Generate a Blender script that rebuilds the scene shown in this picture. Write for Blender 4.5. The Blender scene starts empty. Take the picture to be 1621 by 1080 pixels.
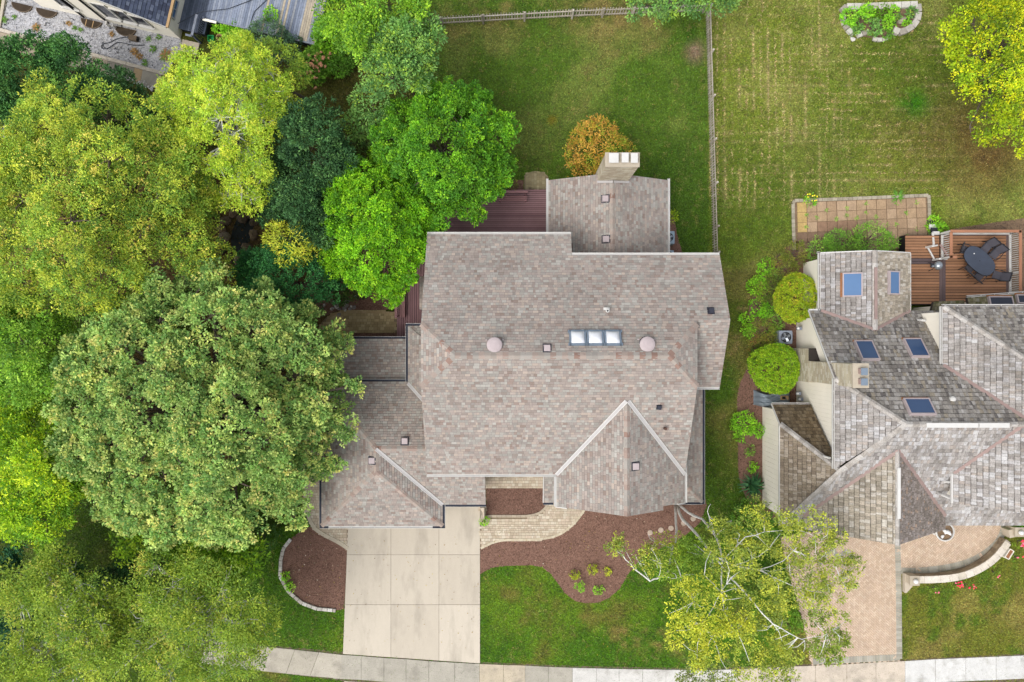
import bpy, math, random
import numpy as np
from mathutils import Vector, Matrix

# ------------------------------------------------------------------ camera, sky, sun, exposure
sc = bpy.context.scene
H = 43.2                      # drone height above the lawn (m)
F = 1080.0                    # focal length in photo pixels
cam_d = bpy.data.cameras.new("camera"); cam = bpy.data.objects.new("camera", cam_d)
sc.collection.objects.link(cam)
cam.location = (0, 0, H); cam.rotation_euler = (0, 0, 0)
cam_d.sensor_width = 36; cam_d.lens = 36 * F / 1621.0
cam_d.clip_end = 1000; sc.camera = cam

SUN_ELEV, SUN_AZ = 56, 232      # degrees; azimuth clockwise from north (+Y)
world = bpy.data.worlds.new("World"); sc.world = world; world.use_nodes = True
wn = world.node_tree; wn.nodes.clear()
sky = wn.nodes.new("ShaderNodeTexSky"); sky.sky_type = 'NISHITA'; sky.sun_disc = False
sky.sun_elevation = math.radians(SUN_ELEV); sky.sun_rotation = math.radians(SUN_AZ)
sky.dust_density = 4.0; sky.air_density = 1.0; sky.ozone_density = 1.0
hs = wn.nodes.new("ShaderNodeHueSaturation"); hs.inputs['Saturation'].default_value = 0.3
bg = wn.nodes.new("ShaderNodeBackground"); bg.inputs['Strength'].default_value = 0.15
wo = wn.nodes.new("ShaderNodeOutputWorld")
wn.links.new(sky.outputs[0], hs.inputs['Color']); wn.links.new(hs.outputs[0], bg.inputs['Color'])
wn.links.new(bg.outputs[0], wo.inputs['Surface'])
sun_d = bpy.data.lights.new("sun", 'SUN'); sun_d.energy = 0.55; sun_d.angle = math.radians(50)
sun_d.color = (1.0, 0.96, 0.9)
sun = bpy.data.objects.new("sun", sun_d); sc.collection.objects.link(sun)
sun.rotation_euler = (math.radians(90 - SUN_ELEV), 0, math.radians(180 - SUN_AZ))
sc.view_settings.view_transform = 'Standard'; sc.view_settings.look = 'None'
sc.view_settings.gamma = 1; sc.view_settings.exposure = 0.97
sc.cycles.max_bounces = 5; sc.cycles.diffuse_bounces = 3; sc.cycles.transmission_bounces = 3
sc.cycles.transparent_max_bounces = 4

# ------------------------------------------------------------------ helpers
R = random.Random(7)
COL = sc.collection
OFF = {}                      # world offset of roots whose children are given in world coordinates

def W(px, py, z=0.0):
    """photo pixel + height -> world point"""
    k = (H - z) / F
    return Vector(((px - 810.5) * k, (540 - py) * k, z))
def PX(x, y, z=0.0):
    k = F / (H - z)
    return 810.5 + x * k, 540 - y * k
def lin(c): 
    c /= 255.0
    return c / 12.92 if c <= 0.04045 else ((c + 0.055) / 1.055) ** 2.4
KEXP = 1.55
def C(r, g, b, k=None):
    k = k or KEXP
    return (min(.9, lin(r) / k), min(.9, lin(g) / k), min(.9, lin(b) / k))

def mesh_from(name, verts, faces, mat=None, cols=None, smooth=False):
    me = bpy.data.meshes.new(name)
    if isinstance(verts, np.ndarray):
        nv, nf, k = len(verts), len(faces), faces.shape[1]
        me.vertices.add(nv); me.vertices.foreach_set('co', verts.astype(np.float32).ravel())
        me.loops.add(nf * k); me.loops.foreach_set('vertex_index', faces.astype(np.int32).ravel())
        me.polygons.add(nf); me.polygons.foreach_set('loop_start', np.arange(0, nf * k, k, dtype=np.int32))
        me.polygons.foreach_set('loop_total', np.full(nf, k, dtype=np.int32))
    else:
        me.from_pydata([tuple(v) for v in verts], [], faces)
    if cols is not None:
        a = me.color_attributes.new('Col', 'FLOAT_COLOR', 'POINT')
        cc = np.ones((len(me.vertices), 4), dtype=np.float32); cc[:, :3] = np.asarray(cols, dtype=np.float32)
        a.data.foreach_set('color', cc.ravel())
    me.update(); me.validate()
    if smooth: me.polygons.foreach_set('use_smooth', np.ones(len(me.polygons), dtype=bool))
    if mat: me.materials.append(mat)
    return me

def obj(name, verts, faces, mat=None, parent=None, cols=None, smooth=False, local=False, label=None, cat=None, group=None, kind=None):
    me = verts if isinstance(verts, bpy.types.Mesh) else mesh_from(name, verts, faces, mat, cols, smooth)
    o = bpy.data.objects.new(name, me); COL.objects.link(o)
    if parent is not None:
        o.parent = parent
        if not local and parent.name in OFF:
            o.location = -OFF[parent.name]
        elif not local and parent.type == 'MESH':
            pass
    if label: o['label'] = label
    if cat: o['category'] = cat
    if group: o['group'] = group
    if kind: o['kind'] = kind
    return o

def thing(name, label, cat, loc=(0, 0, 0), rz=0.0, group=None, kind=None):
    o = bpy.data.objects.new(name, None); COL.objects.link(o)
    o.location = loc; o.rotation_euler = (0, 0, rz); o.empty_display_size = .2
    if label: o['label'] = label
    if cat: o['category'] = cat
    if group: o['group'] = group
    if kind: o['kind'] = kind
    OFF[o.name] = Vector(loc)
    return o

BOXF = [(0, 3, 2, 1), (4, 5, 6, 7), (0, 1, 5, 4), (1, 2, 6, 5), (2, 3, 7, 6), (3, 0, 4, 7)]
def boxv(c, s, M=None):
    x, y, z = c; a, b, d = s[0] / 2, s[1] / 2, s[2] / 2
    v = [Vector((x + i * a, y + j * b, z + k * d)) for k in (-1, 1) for i, j in ((-1, -1), (1, -1), (1, 1), (-1, 1))]
    return [M @ p for p in v] if M else v
def merge(parts):
    V, Fc = [], []
    for v, f in parts:
        o = len(V); V += list(v); Fc += [tuple(i + o for i in q) for q in f]
    return V, Fc
def rotm(rx=0, ry=0, rz=0, at=(0, 0, 0)):
    from mathutils import Euler
    return Matrix.Translation(at) @ Euler((rx, ry, rz)).to_matrix().to_4x4()
def box(name, c, s, mat, parent=None, rz=0, rx=0, ry=0, bevel=0, **kw):
    if rz or rx or ry:
        v = boxv((0, 0, 0), s, rotm(rx, ry, rz, c))
    else:
        v = boxv(c, s)
    return obj(name, v, BOXF, mat, parent, **kw)
def strip_geo(p0, p1, w, th, zo=0.0):
    p0 = Vector(p0); p1 = Vector(p1); d = (p1 - p0); n = Vector((-d.y, d.x, 0))
    if n.length < 1e-6: n = Vector((1, 0, 0))
    n = n.normalized() * (w / 2); u = d.cross(n).normalized()
    if u.z < 0: u = -u
    u = u * th; z = Vector((0, 0, zo))
    a = [p0 - n, p1 - n, p1 + n, p0 + n]
    v = [p + z for p in a] + [p + u + z for p in a]
    return v, BOXF
def strip(name, p0, p1, w, th, mat, parent=None, zo=0.0, **kw):
    v, f = strip_geo(p0, p1, w, th, zo)
    return obj(name, v, f, mat, parent, **kw)
def prism_geo(poly, z0, z1):
    n = len(poly)
    ar = sum(poly[i][0] * poly[(i + 1) % n][1] - poly[(i + 1) % n][0] * poly[i][1] for i in range(n))
    if ar < 0: poly = poly[::-1]
    g0 = (lambda i: z0[i]) if isinstance(z0, (list, tuple)) else (lambda i: z0)
    v = [Vector((p[0], p[1], g0(i))) for i, p in enumerate(poly)]
    v += [Vector((p[0], p[1], z1)) for p in poly]
    f = [tuple(range(n - 1, -1, -1)), tuple(range(n, 2 * n))]
    f += [(i, (i + 1) % n, n + (i + 1) % n, n + i) for i in range(n)]
    return v, f
def prism(name, poly, z0, z1, mat, parent=None, **kw):
    v, f = prism_geo(list(poly), z0, z1)
    return obj(name, v, f, mat, parent, **kw)
def tube_geo(pts, rad, n=6, cap=True):
    pts = [Vector(p) for p in pts]; V, Fc = [], []
    ref = Vector((.31, .77, .55)).normalized()
    for i, p in enumerate(pts):
        d = (pts[min(i + 1, len(pts) - 1)] - pts[max(i - 1, 0)]).normalized()
        a = d.cross(ref)
        if a.length < .05: a = d.cross(Vector((1, 0, 0)))
        a.normalize(); b = d.cross(a)
        r = rad[i] if isinstance(rad, (list, tuple)) else rad
        for k in range(n):
            t = 2 * math.pi * k / n
            V.append(p + a * (math.cos(t) * r) + b * (math.sin(t) * r))
    for i in range(len(pts) - 1):
        for k in range(n):
            k2 = (k + 1) % n
            Fc.append((i * n + k, i * n + k2, (i + 1) * n + k2, (i + 1) * n + k))
    if cap:
        Fc.append(tuple(range(n - 1, -1, -1))); Fc.append(tuple((len(pts) - 1) * n + k for k in range(n)))
    return V, Fc
def lathe_geo(prof, c, n=24):
    V, Fc = [], []
    for r, z in prof:
        for k in range(n):
            t = 2 * math.pi * k / n
            V.append(Vector((c[0] + r * math.cos(t), c[1] + r * math.sin(t), c[2] + z)))
    m = len(prof)
    for i in range(m - 1):
        for k in range(n):
            k2 = (k + 1) % n
            Fc.append((i * n + k, i * n + k2, (i + 1) * n + k2, (i + 1) * n + k))
    Fc.append(tuple(range(n - 1, -1, -1))); Fc.append(tuple((m - 1) * n + k for k in range(n)))
    return V, Fc
def rock_geo(c, r, seed, flat=.6, n=9, m=5):
    rr = random.Random(seed); V, Fc = [], []
    ph = [rr.uniform(0, 6.28) for _ in range(4)]; st = rr.uniform(.75, 1.3); rot = rr.uniform(0, 3.14)
    for i in range(m + 1):
        el = -math.pi / 2 + math.pi * i / m
        for k in range(n):
            az = 2 * math.pi * k / n
            q = 1 + .16 * math.sin(2 * az + ph[0]) + .10 * math.sin(3 * az + ph[1] + el) + .1 * math.sin(2.3 * el + ph[2]) + rr.uniform(-.06, .06)
            x, y = math.cos(az) * math.cos(el) * q * st, math.sin(az) * math.cos(el) * q / st
            V.append(Vector((c[0] + r * (x * math.cos(rot) - y * math.sin(rot)), c[1] + r * (x * math.sin(rot) + y * math.cos(rot)), c[2] + r * flat * math.sin(el) * q)))
    for i in range(m):
        for k in range(n):
            k2 = (k + 1) % n
            Fc.append((i * n + k, i * n + k2, (i + 1) * n + k2, (i + 1) * n + k))
    Fc.append(tuple(range(n - 1, -1, -1))); Fc.append(tuple(m * n + k for k in range(n)))
    return V, Fc

# value noise in numpy
def vnoise(x, y, s, seed):
    rs = np.random.RandomState(seed); L = rs.rand(64, 64)
    x = np.asarray(x) / s + 1000.3; y = np.asarray(y) / s + 1000.7
    xi = np.floor(x).astype(int); yi = np.floor(y).astype(int); fx = x - xi; fy = y - yi
    fx = fx * fx * (3 - 2 * fx); fy = fy * fy * (3 - 2 * fy)
    g = lambda i, j: L[i % 64, j % 64]
    return (g(xi, yi) * (1 - fx) + g(xi + 1, yi) * fx) * (1 - fy) + (g(xi, yi + 1) * (1 - fx) + g(xi + 1, yi + 1) * fx) * fy
def fbm(x, y, s, seed, o=4):
    t = 0; a = .5
    for i in range(o):
        t = t + a * vnoise(x, y, s / 2 ** i, seed + i); a *= .5
    return t / (1 - .5 ** o)
def inpoly(x, y, poly):
    n = len(poly); r = np.zeros(len(x), dtype=bool)
    for i in range(n):
        x0, y0 = poly[i][0], poly[i][1]; x1, y1 = poly[(i + 1) % n][0], poly[(i + 1) % n][1]
        if y0 == y1: continue
        c = ((y0 > y) != (y1 > y)) & (x < (x1 - x0) * (y - y0) / (y1 - y0) + x0)
        r ^= c
    return r
def smooth_poly(pts, k=2, closed=True):
    for _ in range(k):
        q = []; n = len(pts)
        for i in range(n if closed else n - 1):
            a, b = pts[i], pts[(i + 1) % n]
            q += [(.75 * a[0] + .25 * b[0], .75 * a[1] + .25 * b[1]), (.25 * a[0] + .75 * b[0], .25 * a[1] + .75 * b[1])]
        pts = q if closed else [pts[0]] + q + [pts[-1]]
    return pts
def clip_convex(poly, clip):
    out = poly
    n = len(clip)
    ar = sum(clip[i][0] * clip[(i + 1) % n][1] - clip[(i + 1) % n][0] * clip[i][1] for i in range(n))
    if ar < 0: clip = clip[::-1]
    for i in range(n):
        ax, ay = clip[i]; bx, by = clip[(i + 1) % n]; ex, ey = bx - ax, by - ay
        inp = out; out = []
        if not inp: return []
        s = inp[-1]; ds = ex * (s[1] - ay) - ey * (s[0] - ax)
        for p in inp:
            dp = ex * (p[1] - ay) - ey * (p[0] - ax)
            if dp >= 0:
                if ds < 0:
                    t = ds / (ds - dp); out.append((s[0] + (p[0] - s[0]) * t, s[1] + (p[1] - s[1]) * t))
                out.append(p)
            elif ds >= 0:
                t = ds / (ds - dp); out.append((s[0] + (p[0] - s[0]) * t, s[1] + (p[1] - s[1]) * t))
            s, ds = p, dp
    return out
def parea(p):
    n = len(p)
    return abs(sum(p[i][0] * p[(i + 1) % n][1] - p[(i + 1) % n][0] * p[i][1] for i in range(n))) / 2

# ------------------------------------------------------------------ materials
def material(name, col=(.5, .5, .5), rough=.8, var=.15, vscale=3.0, fine=.12, fscale=40.0, bump=.15, attr=False, spec=.3, metal=0.0,
             stain=None, stain_amt=0.0, sscale=.6, stretch=None, detail=4):
    m = bpy.data.materials.new(name); m.use_nodes = True
    nt = m.node_tree; n = nt.nodes; l = nt.links
    p = n['Principled BSDF']; p.inputs['Roughness'].default_value = rough
    p.inputs['Specular IOR Level'].default_value = spec; p.inputs['Metallic'].default_value = metal
    g = n.new('ShaderNodeNewGeometry'); pos = g.outputs['Position']
    if stretch:
        vm = n.new('ShaderNodeVectorMath'); vm.operation = 'MULTIPLY'; vm.inputs[1].default_value = stretch
        l.new(pos, vm.inputs[0]); pos = vm.outputs[0]
    if attr:
        a = n.new('ShaderNodeAttribute'); a.attribute_name = 'Col'; base = a.outputs['Color']
    else:
        rgb = n.new('ShaderNodeRGB'); rgb.outputs[0].default_value = (*col, 1); base = rgb.outputs[0]
    def noise(s, d=detail):
        t = n.new('ShaderNodeTexNoise'); t.inputs['Scale'].default_value = s; t.inputs['Detail'].default_value = d
        t.inputs['Roughness'].default_value = .6
        l.new(pos, t.inputs['Vector']); return t.outputs['Fac']
    def mulr(base, fac, amt):
        mr = n.new('ShaderNodeMapRange'); mr.inputs[1].default_value = .25; mr.inputs[2].default_value = .75
        mr.inputs[3].default_value = 1 - amt; mr.inputs[4].default_value = 1 + amt
        l.new(fac, mr.inputs[0])
        mx = n.new('ShaderNodeVectorMath'); mx.operation = 'SCALE'
        l.new(base, mx.inputs[0]); l.new(mr.outputs[0], mx.inputs['Scale']); return mx.outputs[0]
    if stain:
        f = noise(sscale, 5)
        mr = n.new('ShaderNodeMapRange'); mr.inputs[1].default_value = .5; mr.inputs[2].default_value = .72
        mr.inputs[3].default_value = 0; mr.inputs[4].default_value = stain_amt; l.new(f, mr.inputs[0])
        mx = n.new('ShaderNodeMix'); mx.data_type = 'RGBA'
        l.new(mr.outputs[0], mx.inputs[0]); l.new(base, mx.inputs[6]); mx.inputs[7].default_value = (*stain, 1)
        base = mx.outputs[2]
    if var: base = mulr(base, noise(vscale), var)
    ff = noise(fscale, 3)
    if fine: base = mulr(base, ff, fine)
    l.new(base, p.inputs['Base Color'])
    if bump:
        b = n.new('ShaderNodeBump'); b.inputs['Strength'].default_value = bump; b.inputs['Distance'].default_value = .02
        l.new(ff, b.inputs['Height']); l.new(b.outputs[0], p.inputs['Normal'])
    return m

def leaf_material(name, trans=.3, rough=.55):
    m = bpy.data.materials.new(name); m.use_nodes = True
    nt = m.node_tree; n = nt.nodes; l = nt.links
    p = n['Principled BSDF']; p.inputs['Roughness'].default_value = rough; p.inputs['Specular IOR Level'].default_value = .25
    a = n.new('ShaderNodeAttribute'); a.attribute_name = 'Col'
    t = n.new('ShaderNodeBsdfTranslucent'); mx = n.new('ShaderNodeMixShader'); mx.inputs[0].default_value = trans
    l.new(a.outputs['Color'], p.inputs['Base Color']); l.new(a.outputs['Color'], t.inputs['Color'])
    l.new(p.outputs[0], mx.inputs[1]); l.new(t.outputs[0], mx.inputs[2])
    l.new(mx.outputs[0], n['Material Output'].inputs['Surface'])
    return m

def glass_material(name, col, rough=.08):
    m = material(name, col, rough=rough, var=.05, vscale=1.5, fine=0, bump=0, spec=.25)
    return m

M = {}
M['lawn'] = material('lawn', attr=True, rough=.95, var=.10, vscale=5, fine=.5, fscale=11, bump=.9, spec=.05)
M['ground'] = material('ground', C(106, 120, 48), rough=.95, var=.2, vscale=.4, fine=.3, fscale=14, bump=.5, spec=.05)
M['grass'] = leaf_material('grass', .25, .7)
M['leaf'] = leaf_material('leaf', .32)
M['needle'] = leaf_material('needle', .12, .7)
M['mulch'] = material('mulch', C(140, 108, 94), rough=.95, var=.12, vscale=1.2, fine=.45, fscale=13, bump=1.0, spec=.05)
M['chip'] = material('chip', attr=True, rough=.95, var=.1, fine=.2, bump=.3, spec=.05)
M['dark_soil'] = material('dark_soil', C(78, 68, 58), rough=.95, var=.2, fine=.2, bump=.4, spec=.05)
M['litter'] = material('litter', C(112, 94, 62), rough=.95, var=.3, vscale=.9, fine=.5, fscale=10, bump=1.0, spec=.05)
M['soil'] = material('soil', C(136, 114, 92), rough=.95, var=.2, vscale=1.2, fine=.35, fscale=12, bump=.8, spec=.05)
M['concrete'] = material('concrete', attr=True, rough=.85, var=.045, vscale=1.1, fine=.06, fscale=30, bump=.12, stain=C(150, 142, 128), stain_amt=.5, sscale=.5, stretch=(1.8, .55, 1))
M['walk_concrete'] = material('walk_concrete', attr=True, rough=.85, var=.10, vscale=1.6, fine=.10, fscale=14, bump=.15, stain=C(148, 142, 130), stain_amt=.7, sscale=.9)
M['joint'] = material('joint', C(120, 105, 88), rough=.95, var=.2, fine=.3, bump=.3)
M['paver'] = material('paver', attr=True, rough=.9, var=.08, vscale=.9, fine=.12, fscale=25, bump=.2)
M['paver_bed'] = material('paver_bed', C(150, 132, 108), rough=.95, var=.2, fine=.25, bump=.3)
M['stone'] = material('stone', attr=True, rough=.9, var=.18, vscale=3, fine=.2, fscale=16, bump=.5)
M['gravel'] = material('gravel', C(200, 200, 204), rough=.9, var=.15, vscale=.8, fine=.4, fscale=12, bump=1.0)
M['shingle'] = material('shingle', attr=True, rough=.95, var=.09, vscale=.55, fine=.13, fscale=35, bump=.25, spec=.1)
M['shake'] = material('shake', attr=True, rough=.95, var=.12, vscale=.7, fine=.3, fscale=14, bump=.6, spec=.1, stain=C(96, 90, 82), stain_amt=.55, sscale=.6, stretch=(1.7, .7, .7))  # stain streaks: moss, and shadow of single shakes put into the colour
M['deck_sheath'] = material('deck_sheath', C(84, 74, 70), rough=.95)  # kept dark so the shingle course gaps read as shadow lines
M['shake_sheath'] = material('shake_sheath', C(72, 64, 60), rough=.95)  # dark felt in the shake gaps stands in for butt shadows
M['white_metal'] = material('white_metal', C(222, 220, 215, 1.5), rough=.5, var=.06, fine=.05, bump=.02)
M['dark_trough'] = material('dark_trough', C(52, 58, 74), rough=.6, var=.2, fine=.1, bump=.05)
M['brown_trough'] = material('brown_trough', C(92, 66, 56), rough=.8, var=.3, fine=.3, bump=.2)
M['valley_metal'] = material('valley_metal', C(196, 192, 190), rough=.55, var=.08, fine=.08, bump=.05)
M['copper'] = material('copper', C(166, 142, 135), rough=.6, var=.15, vscale=2, fine=.12, bump=.1)
M['vent_pink'] = material('vent_pink', C(192, 178, 178), rough=.6, var=.08, fine=.08, bump=.05)
M['vent_dark'] = material('vent_dark', C(52, 54, 66), rough=.6, var=.1, fine=.1, bump=.05)
M['skylight_frame'] = material('skylight_frame', C(140, 155, 170), rough=.4, var=.1, fine=.08, bump=.03, metal=.3)
M['dome'] = material('dome', C(222, 224, 228, 1.35), rough=.25, var=.04, fine=.03, bump=0, spec=.6)
M['sky_glass'] = glass_material('sky_glass', (.035, .065, .135), .15)
M['sky_glass_light'] = glass_material('sky_glass_light', (.075, .145, .27), .2)
M['dark_glass'] = glass_material('dark_glass', (.03, .035, .05), .06)
M['cream_wall'] = material('cream_wall', C(232, 226, 212, 1.0), rough=.8, var=.06, vscale=.7, fine=.06, bump=.05)
M['brick_tan'] = material('brick_tan', attr=True, rough=.9, var=.1, vscale=2, fine=.15, fscale=25, bump=.3)
M['brick_mortar'] = material('brick_mortar', C(196, 184, 164), rough=.9, var=.1, fine=.15, bump=.2)
M['wall_tan'] = material('wall_tan', C(205, 192, 172), rough=.85, var=.08, fine=.08, bump=.1)
M['purple_board'] = material('purple_board', attr=True, rough=.75, var=.08, vscale=1.5, fine=.10, fscale=20, bump=.15)
M['brown_board'] = material('brown_board', attr=True, rough=.7, var=.12, vscale=1.2, fine=.12, fscale=18, bump=.2)
M['blue_board'] = material('blue_board', attr=True, rough=.75, var=.15, vscale=1.6, fine=.2, fscale=8, bump=.2)
M['fence_wood'] = material('fence_wood', attr=True, rough=.9, var=.15, vscale=3, fine=.2, fscale=18, bump=.3)
M['table_top'] = material('table_top', C(62, 70, 86), rough=.45, var=.2, vscale=2, fine=.2, fscale=22, bump=.1, spec=.5)
M['black_metal'] = material('black_metal', C(44, 46, 52), rough=.5, var=.1, fine=.1, bump=.05)
M['sling'] = material('sling', C(86, 84, 92), rough=.8, var=.12, fine=.2, fscale=30, bump=.2)
M['steel'] = material('steel', C(175, 182, 190), rough=.3, var=.08, fine=.06, bump=.03, metal=.6)
M['ac_grey'] = material('ac_grey', C(150, 158, 172), rough=.5, var=.08, fine=.08, bump=.05)
M['ac_blue'] = material('ac_blue', C(176, 198, 214), rough=.5, var=.08, fine=.08, bump=.05)
M['tarp'] = material('tarp', C(128, 140, 150), rough=.4, var=.15, vscale=2, fine=.1, bump=.1, spec=.5)
M['water'] = glass_material('water', (.012, .016, .018), .35)
M['bark'] = material('bark', C(112, 100, 88), rough=.95, var=.2, vscale=4, fine=.3, fscale=20, bump=.6)
M['birch'] = material('birch', C(228, 226, 222, 1.3), rough=.8, var=.22, vscale=4, fine=.25, fscale=10, bump=.3)
M['rust'] = material('rust', C(160, 112, 78), rough=.9, var=.25, vscale=3, fine=.3, bump=.3)
M['orange_trim'] = material('orange_trim', C(196, 162, 118), rough=.8, var=.1, fine=.1, bump=.1)
M['green_plastic'] = material('green_plastic', C(40, 170, 90), rough=.4, var=.05, fine=.05, bump=.02)
M['hose'] = material('hose', C(60, 66, 76), rough=.6, var=.1, fine=.1, bump=.05)
M['black'] = material('black', C(30, 30, 34), rough=.7, var=.1, fine=.1, bump=.05)
M['lamp_glass'] = material('lamp_glass', C(236, 236, 236, 1.35), rough=.3, var=.04, fine=.03, bump=0)
# ------------------------------------------------------------------ ground plan (photo pixels at ground level)
def wp(pts, z=0.0): return [tuple(W(a, b, z)[:2]) for a, b in pts]
P = {}
P['drive'] = [(551, 825), (701, 825), (701, 790), (760, 790), (760, 1049), (543, 1035)]
P['bed_main'] = [(760, 869), (778, 860), (800, 855), (855, 855), (884, 849), (906, 833), (920, 816), (928, 796), (980, 780), (1110, 770), (1119, 800),
                 (1108, 828), (1082, 850), (1050, 866), (1018, 880), (995, 908), (981, 932), (964, 947), (947, 954), (928, 955), (911, 952), (894, 939), (882, 922), (871, 908), (858, 898), (841, 895), (800, 896), (778, 899), (760, 909)]
P['bed_entry'] = [(769, 773), (862, 773), (872, 792), (866, 804), (853, 814), (836, 818), (769, 818)]
P['bed_round'] = [(480, 838), (461, 852), (449, 868), (444, 887), (444, 912), (457, 936), (478, 955), (502, 964), (529, 967), (545, 964), (550, 871), (537, 860), (510, 847), (497, 836), (490, 834)]
P['path_entry'] = [(760, 800), (769, 800), (769, 819), (836, 819), (853, 815), (865, 805), (873, 790), (935, 790), (928, 800), (920, 816), (906, 833), (884, 849), (855, 855), (800, 855), (778, 860), (760, 869)]
P['path_porch'] = [(765, 735), (880, 735), (880, 773), (765, 773)]
P['path_garage'] = [(500, 600), (530, 600), (530, 830), (551, 830), (551, 871), (537, 860), (510, 847), (496, 836), (484, 815), (478, 785), (480, 700)]
P['path_side'] = [(628, 494), (545, 492), (529, 495), (517, 502), (505, 516), (500, 545), (530, 540), (540, 530), (552, 527), (628, 527)]
P['bed_side'] = [(500, 400), (560, 380), (640, 400), (640, 494), (545, 491), (529, 494), (505, 505), (480, 480)]
P['bed_side_strip'] = [(536, 532), (552, 527), (630, 527), (630, 560), (536, 560)]
P['pad_round'] = [(830, 300), (830, 279), (837, 274), (849, 271), (860, 274), (868, 281), (868, 300)]
P['bed_back'] = [(790, 285), (829, 285), (829, 310), (780, 310)]
P['bed_back_east'] = [(1050, 330), (1066, 340), (1072, 372), (1080, 400), (1050, 410)]
P['bed_neighbour'] = [(1262, 380), (1240, 394), (1222, 410), (1204, 432), (1194, 462), (1184, 490), (1184, 530), (1190, 560), (1180, 590), (1168, 612), (1166, 650), (1168, 700), (1168, 760), (1186, 800), (1215, 830), (1300, 800), (1300, 480), (1330, 395), (1450, 400), (1450, 372), (1400, 378), (1330, 372)]
P['drive_neighbour'] = [(1235, 850), (1420, 820), (1424, 862), (1424, 1046), (1284, 1052), (1274, 1000), (1262, 950), (1246, 905)]
P['court_neighbour'] = [(1424, 820), (1480, 780), (1560, 760), (1578, 795), (1590, 818), (1594, 830), (1586, 856), (1566, 876), (1536, 892), (1500, 901), (1450, 906), (1424, 902)]
P['patio'] = [(1255, 316), (1470, 308), (1473, 388), (1450, 395), (1260, 398)]
P['gravel'] = [(2, 46), (14, -8), (50, -8), (160, 28), (286, 60), (289, 74), (262, 118), (120, 77)]
P['path_left'] = [(-20, 44), (0, 47), (120, 79), (262, 120), (256, 140), (110, 103), (-20, 70)]
P['litter'] = [(225, 205), (300, 225), (330, 250), (420, 270), (440, 380), (540, 400), (540, 500), (430, 560), (300, 500), (100, 470), (-20, 420), (-20, 330), (100, 280)]
P['litter_south'] = [(150, 560), (250, 540), (480, 560), (495, 620), (480, 760), (380, 760), (250, 700), (150, 690)]
P['pond'] = [(424, 268), (440, 285), (438, 320), (420, 340), (400, 358), (396, 385), (384, 405), (370, 402), (364, 380), (372, 350), (392, 330), (408, 305), (412, 280)]
P['bed_top'] = [(1334, 16), (1450, 12), (1452, 30), (1440, 46), (1424, 54), (1412, 50), (1395, 62), (1375, 60), (1350, 55), (1338, 40)]
P['bed_deck_east'] = [(1474, 372), (1520, 360), (1625, 345), (1640, 470), (1610, 470), (1474, 400)]
for k in ('bed_main', 'bed_round', 'bed_entry', 'bed_neighbour', 'litter', 'litter_south', 'pond', 'bed_side', 'gravel'):
    if k in ('litter', 'litter_south', 'pond', 'bed_neighbour', 'bed_side'): P[k] = smooth_poly(P[k], 2)
HOUSE_EXC = [[(511, 600), (672, 520), (1115, 400), (1110, 800), (880, 795), (760, 745), (700, 825), (511, 825)], [(868, 300), (1050, 300), (1050, 420), (868, 420)],
             [(1265, 420), (1430, 410), (1440, 370), (1640, 370), (1640, 800), (1500, 800), (1430, 850), (1215, 810), (1207, 650), (1265, 600)], [(628, 300), (868, 300), (868, 540), (628, 540)],
             [(50, -20), (286, 62), (500, 75), (520, -20)]]
EXC = [p for k, p in P.items()] + HOUSE_EXC

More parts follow.
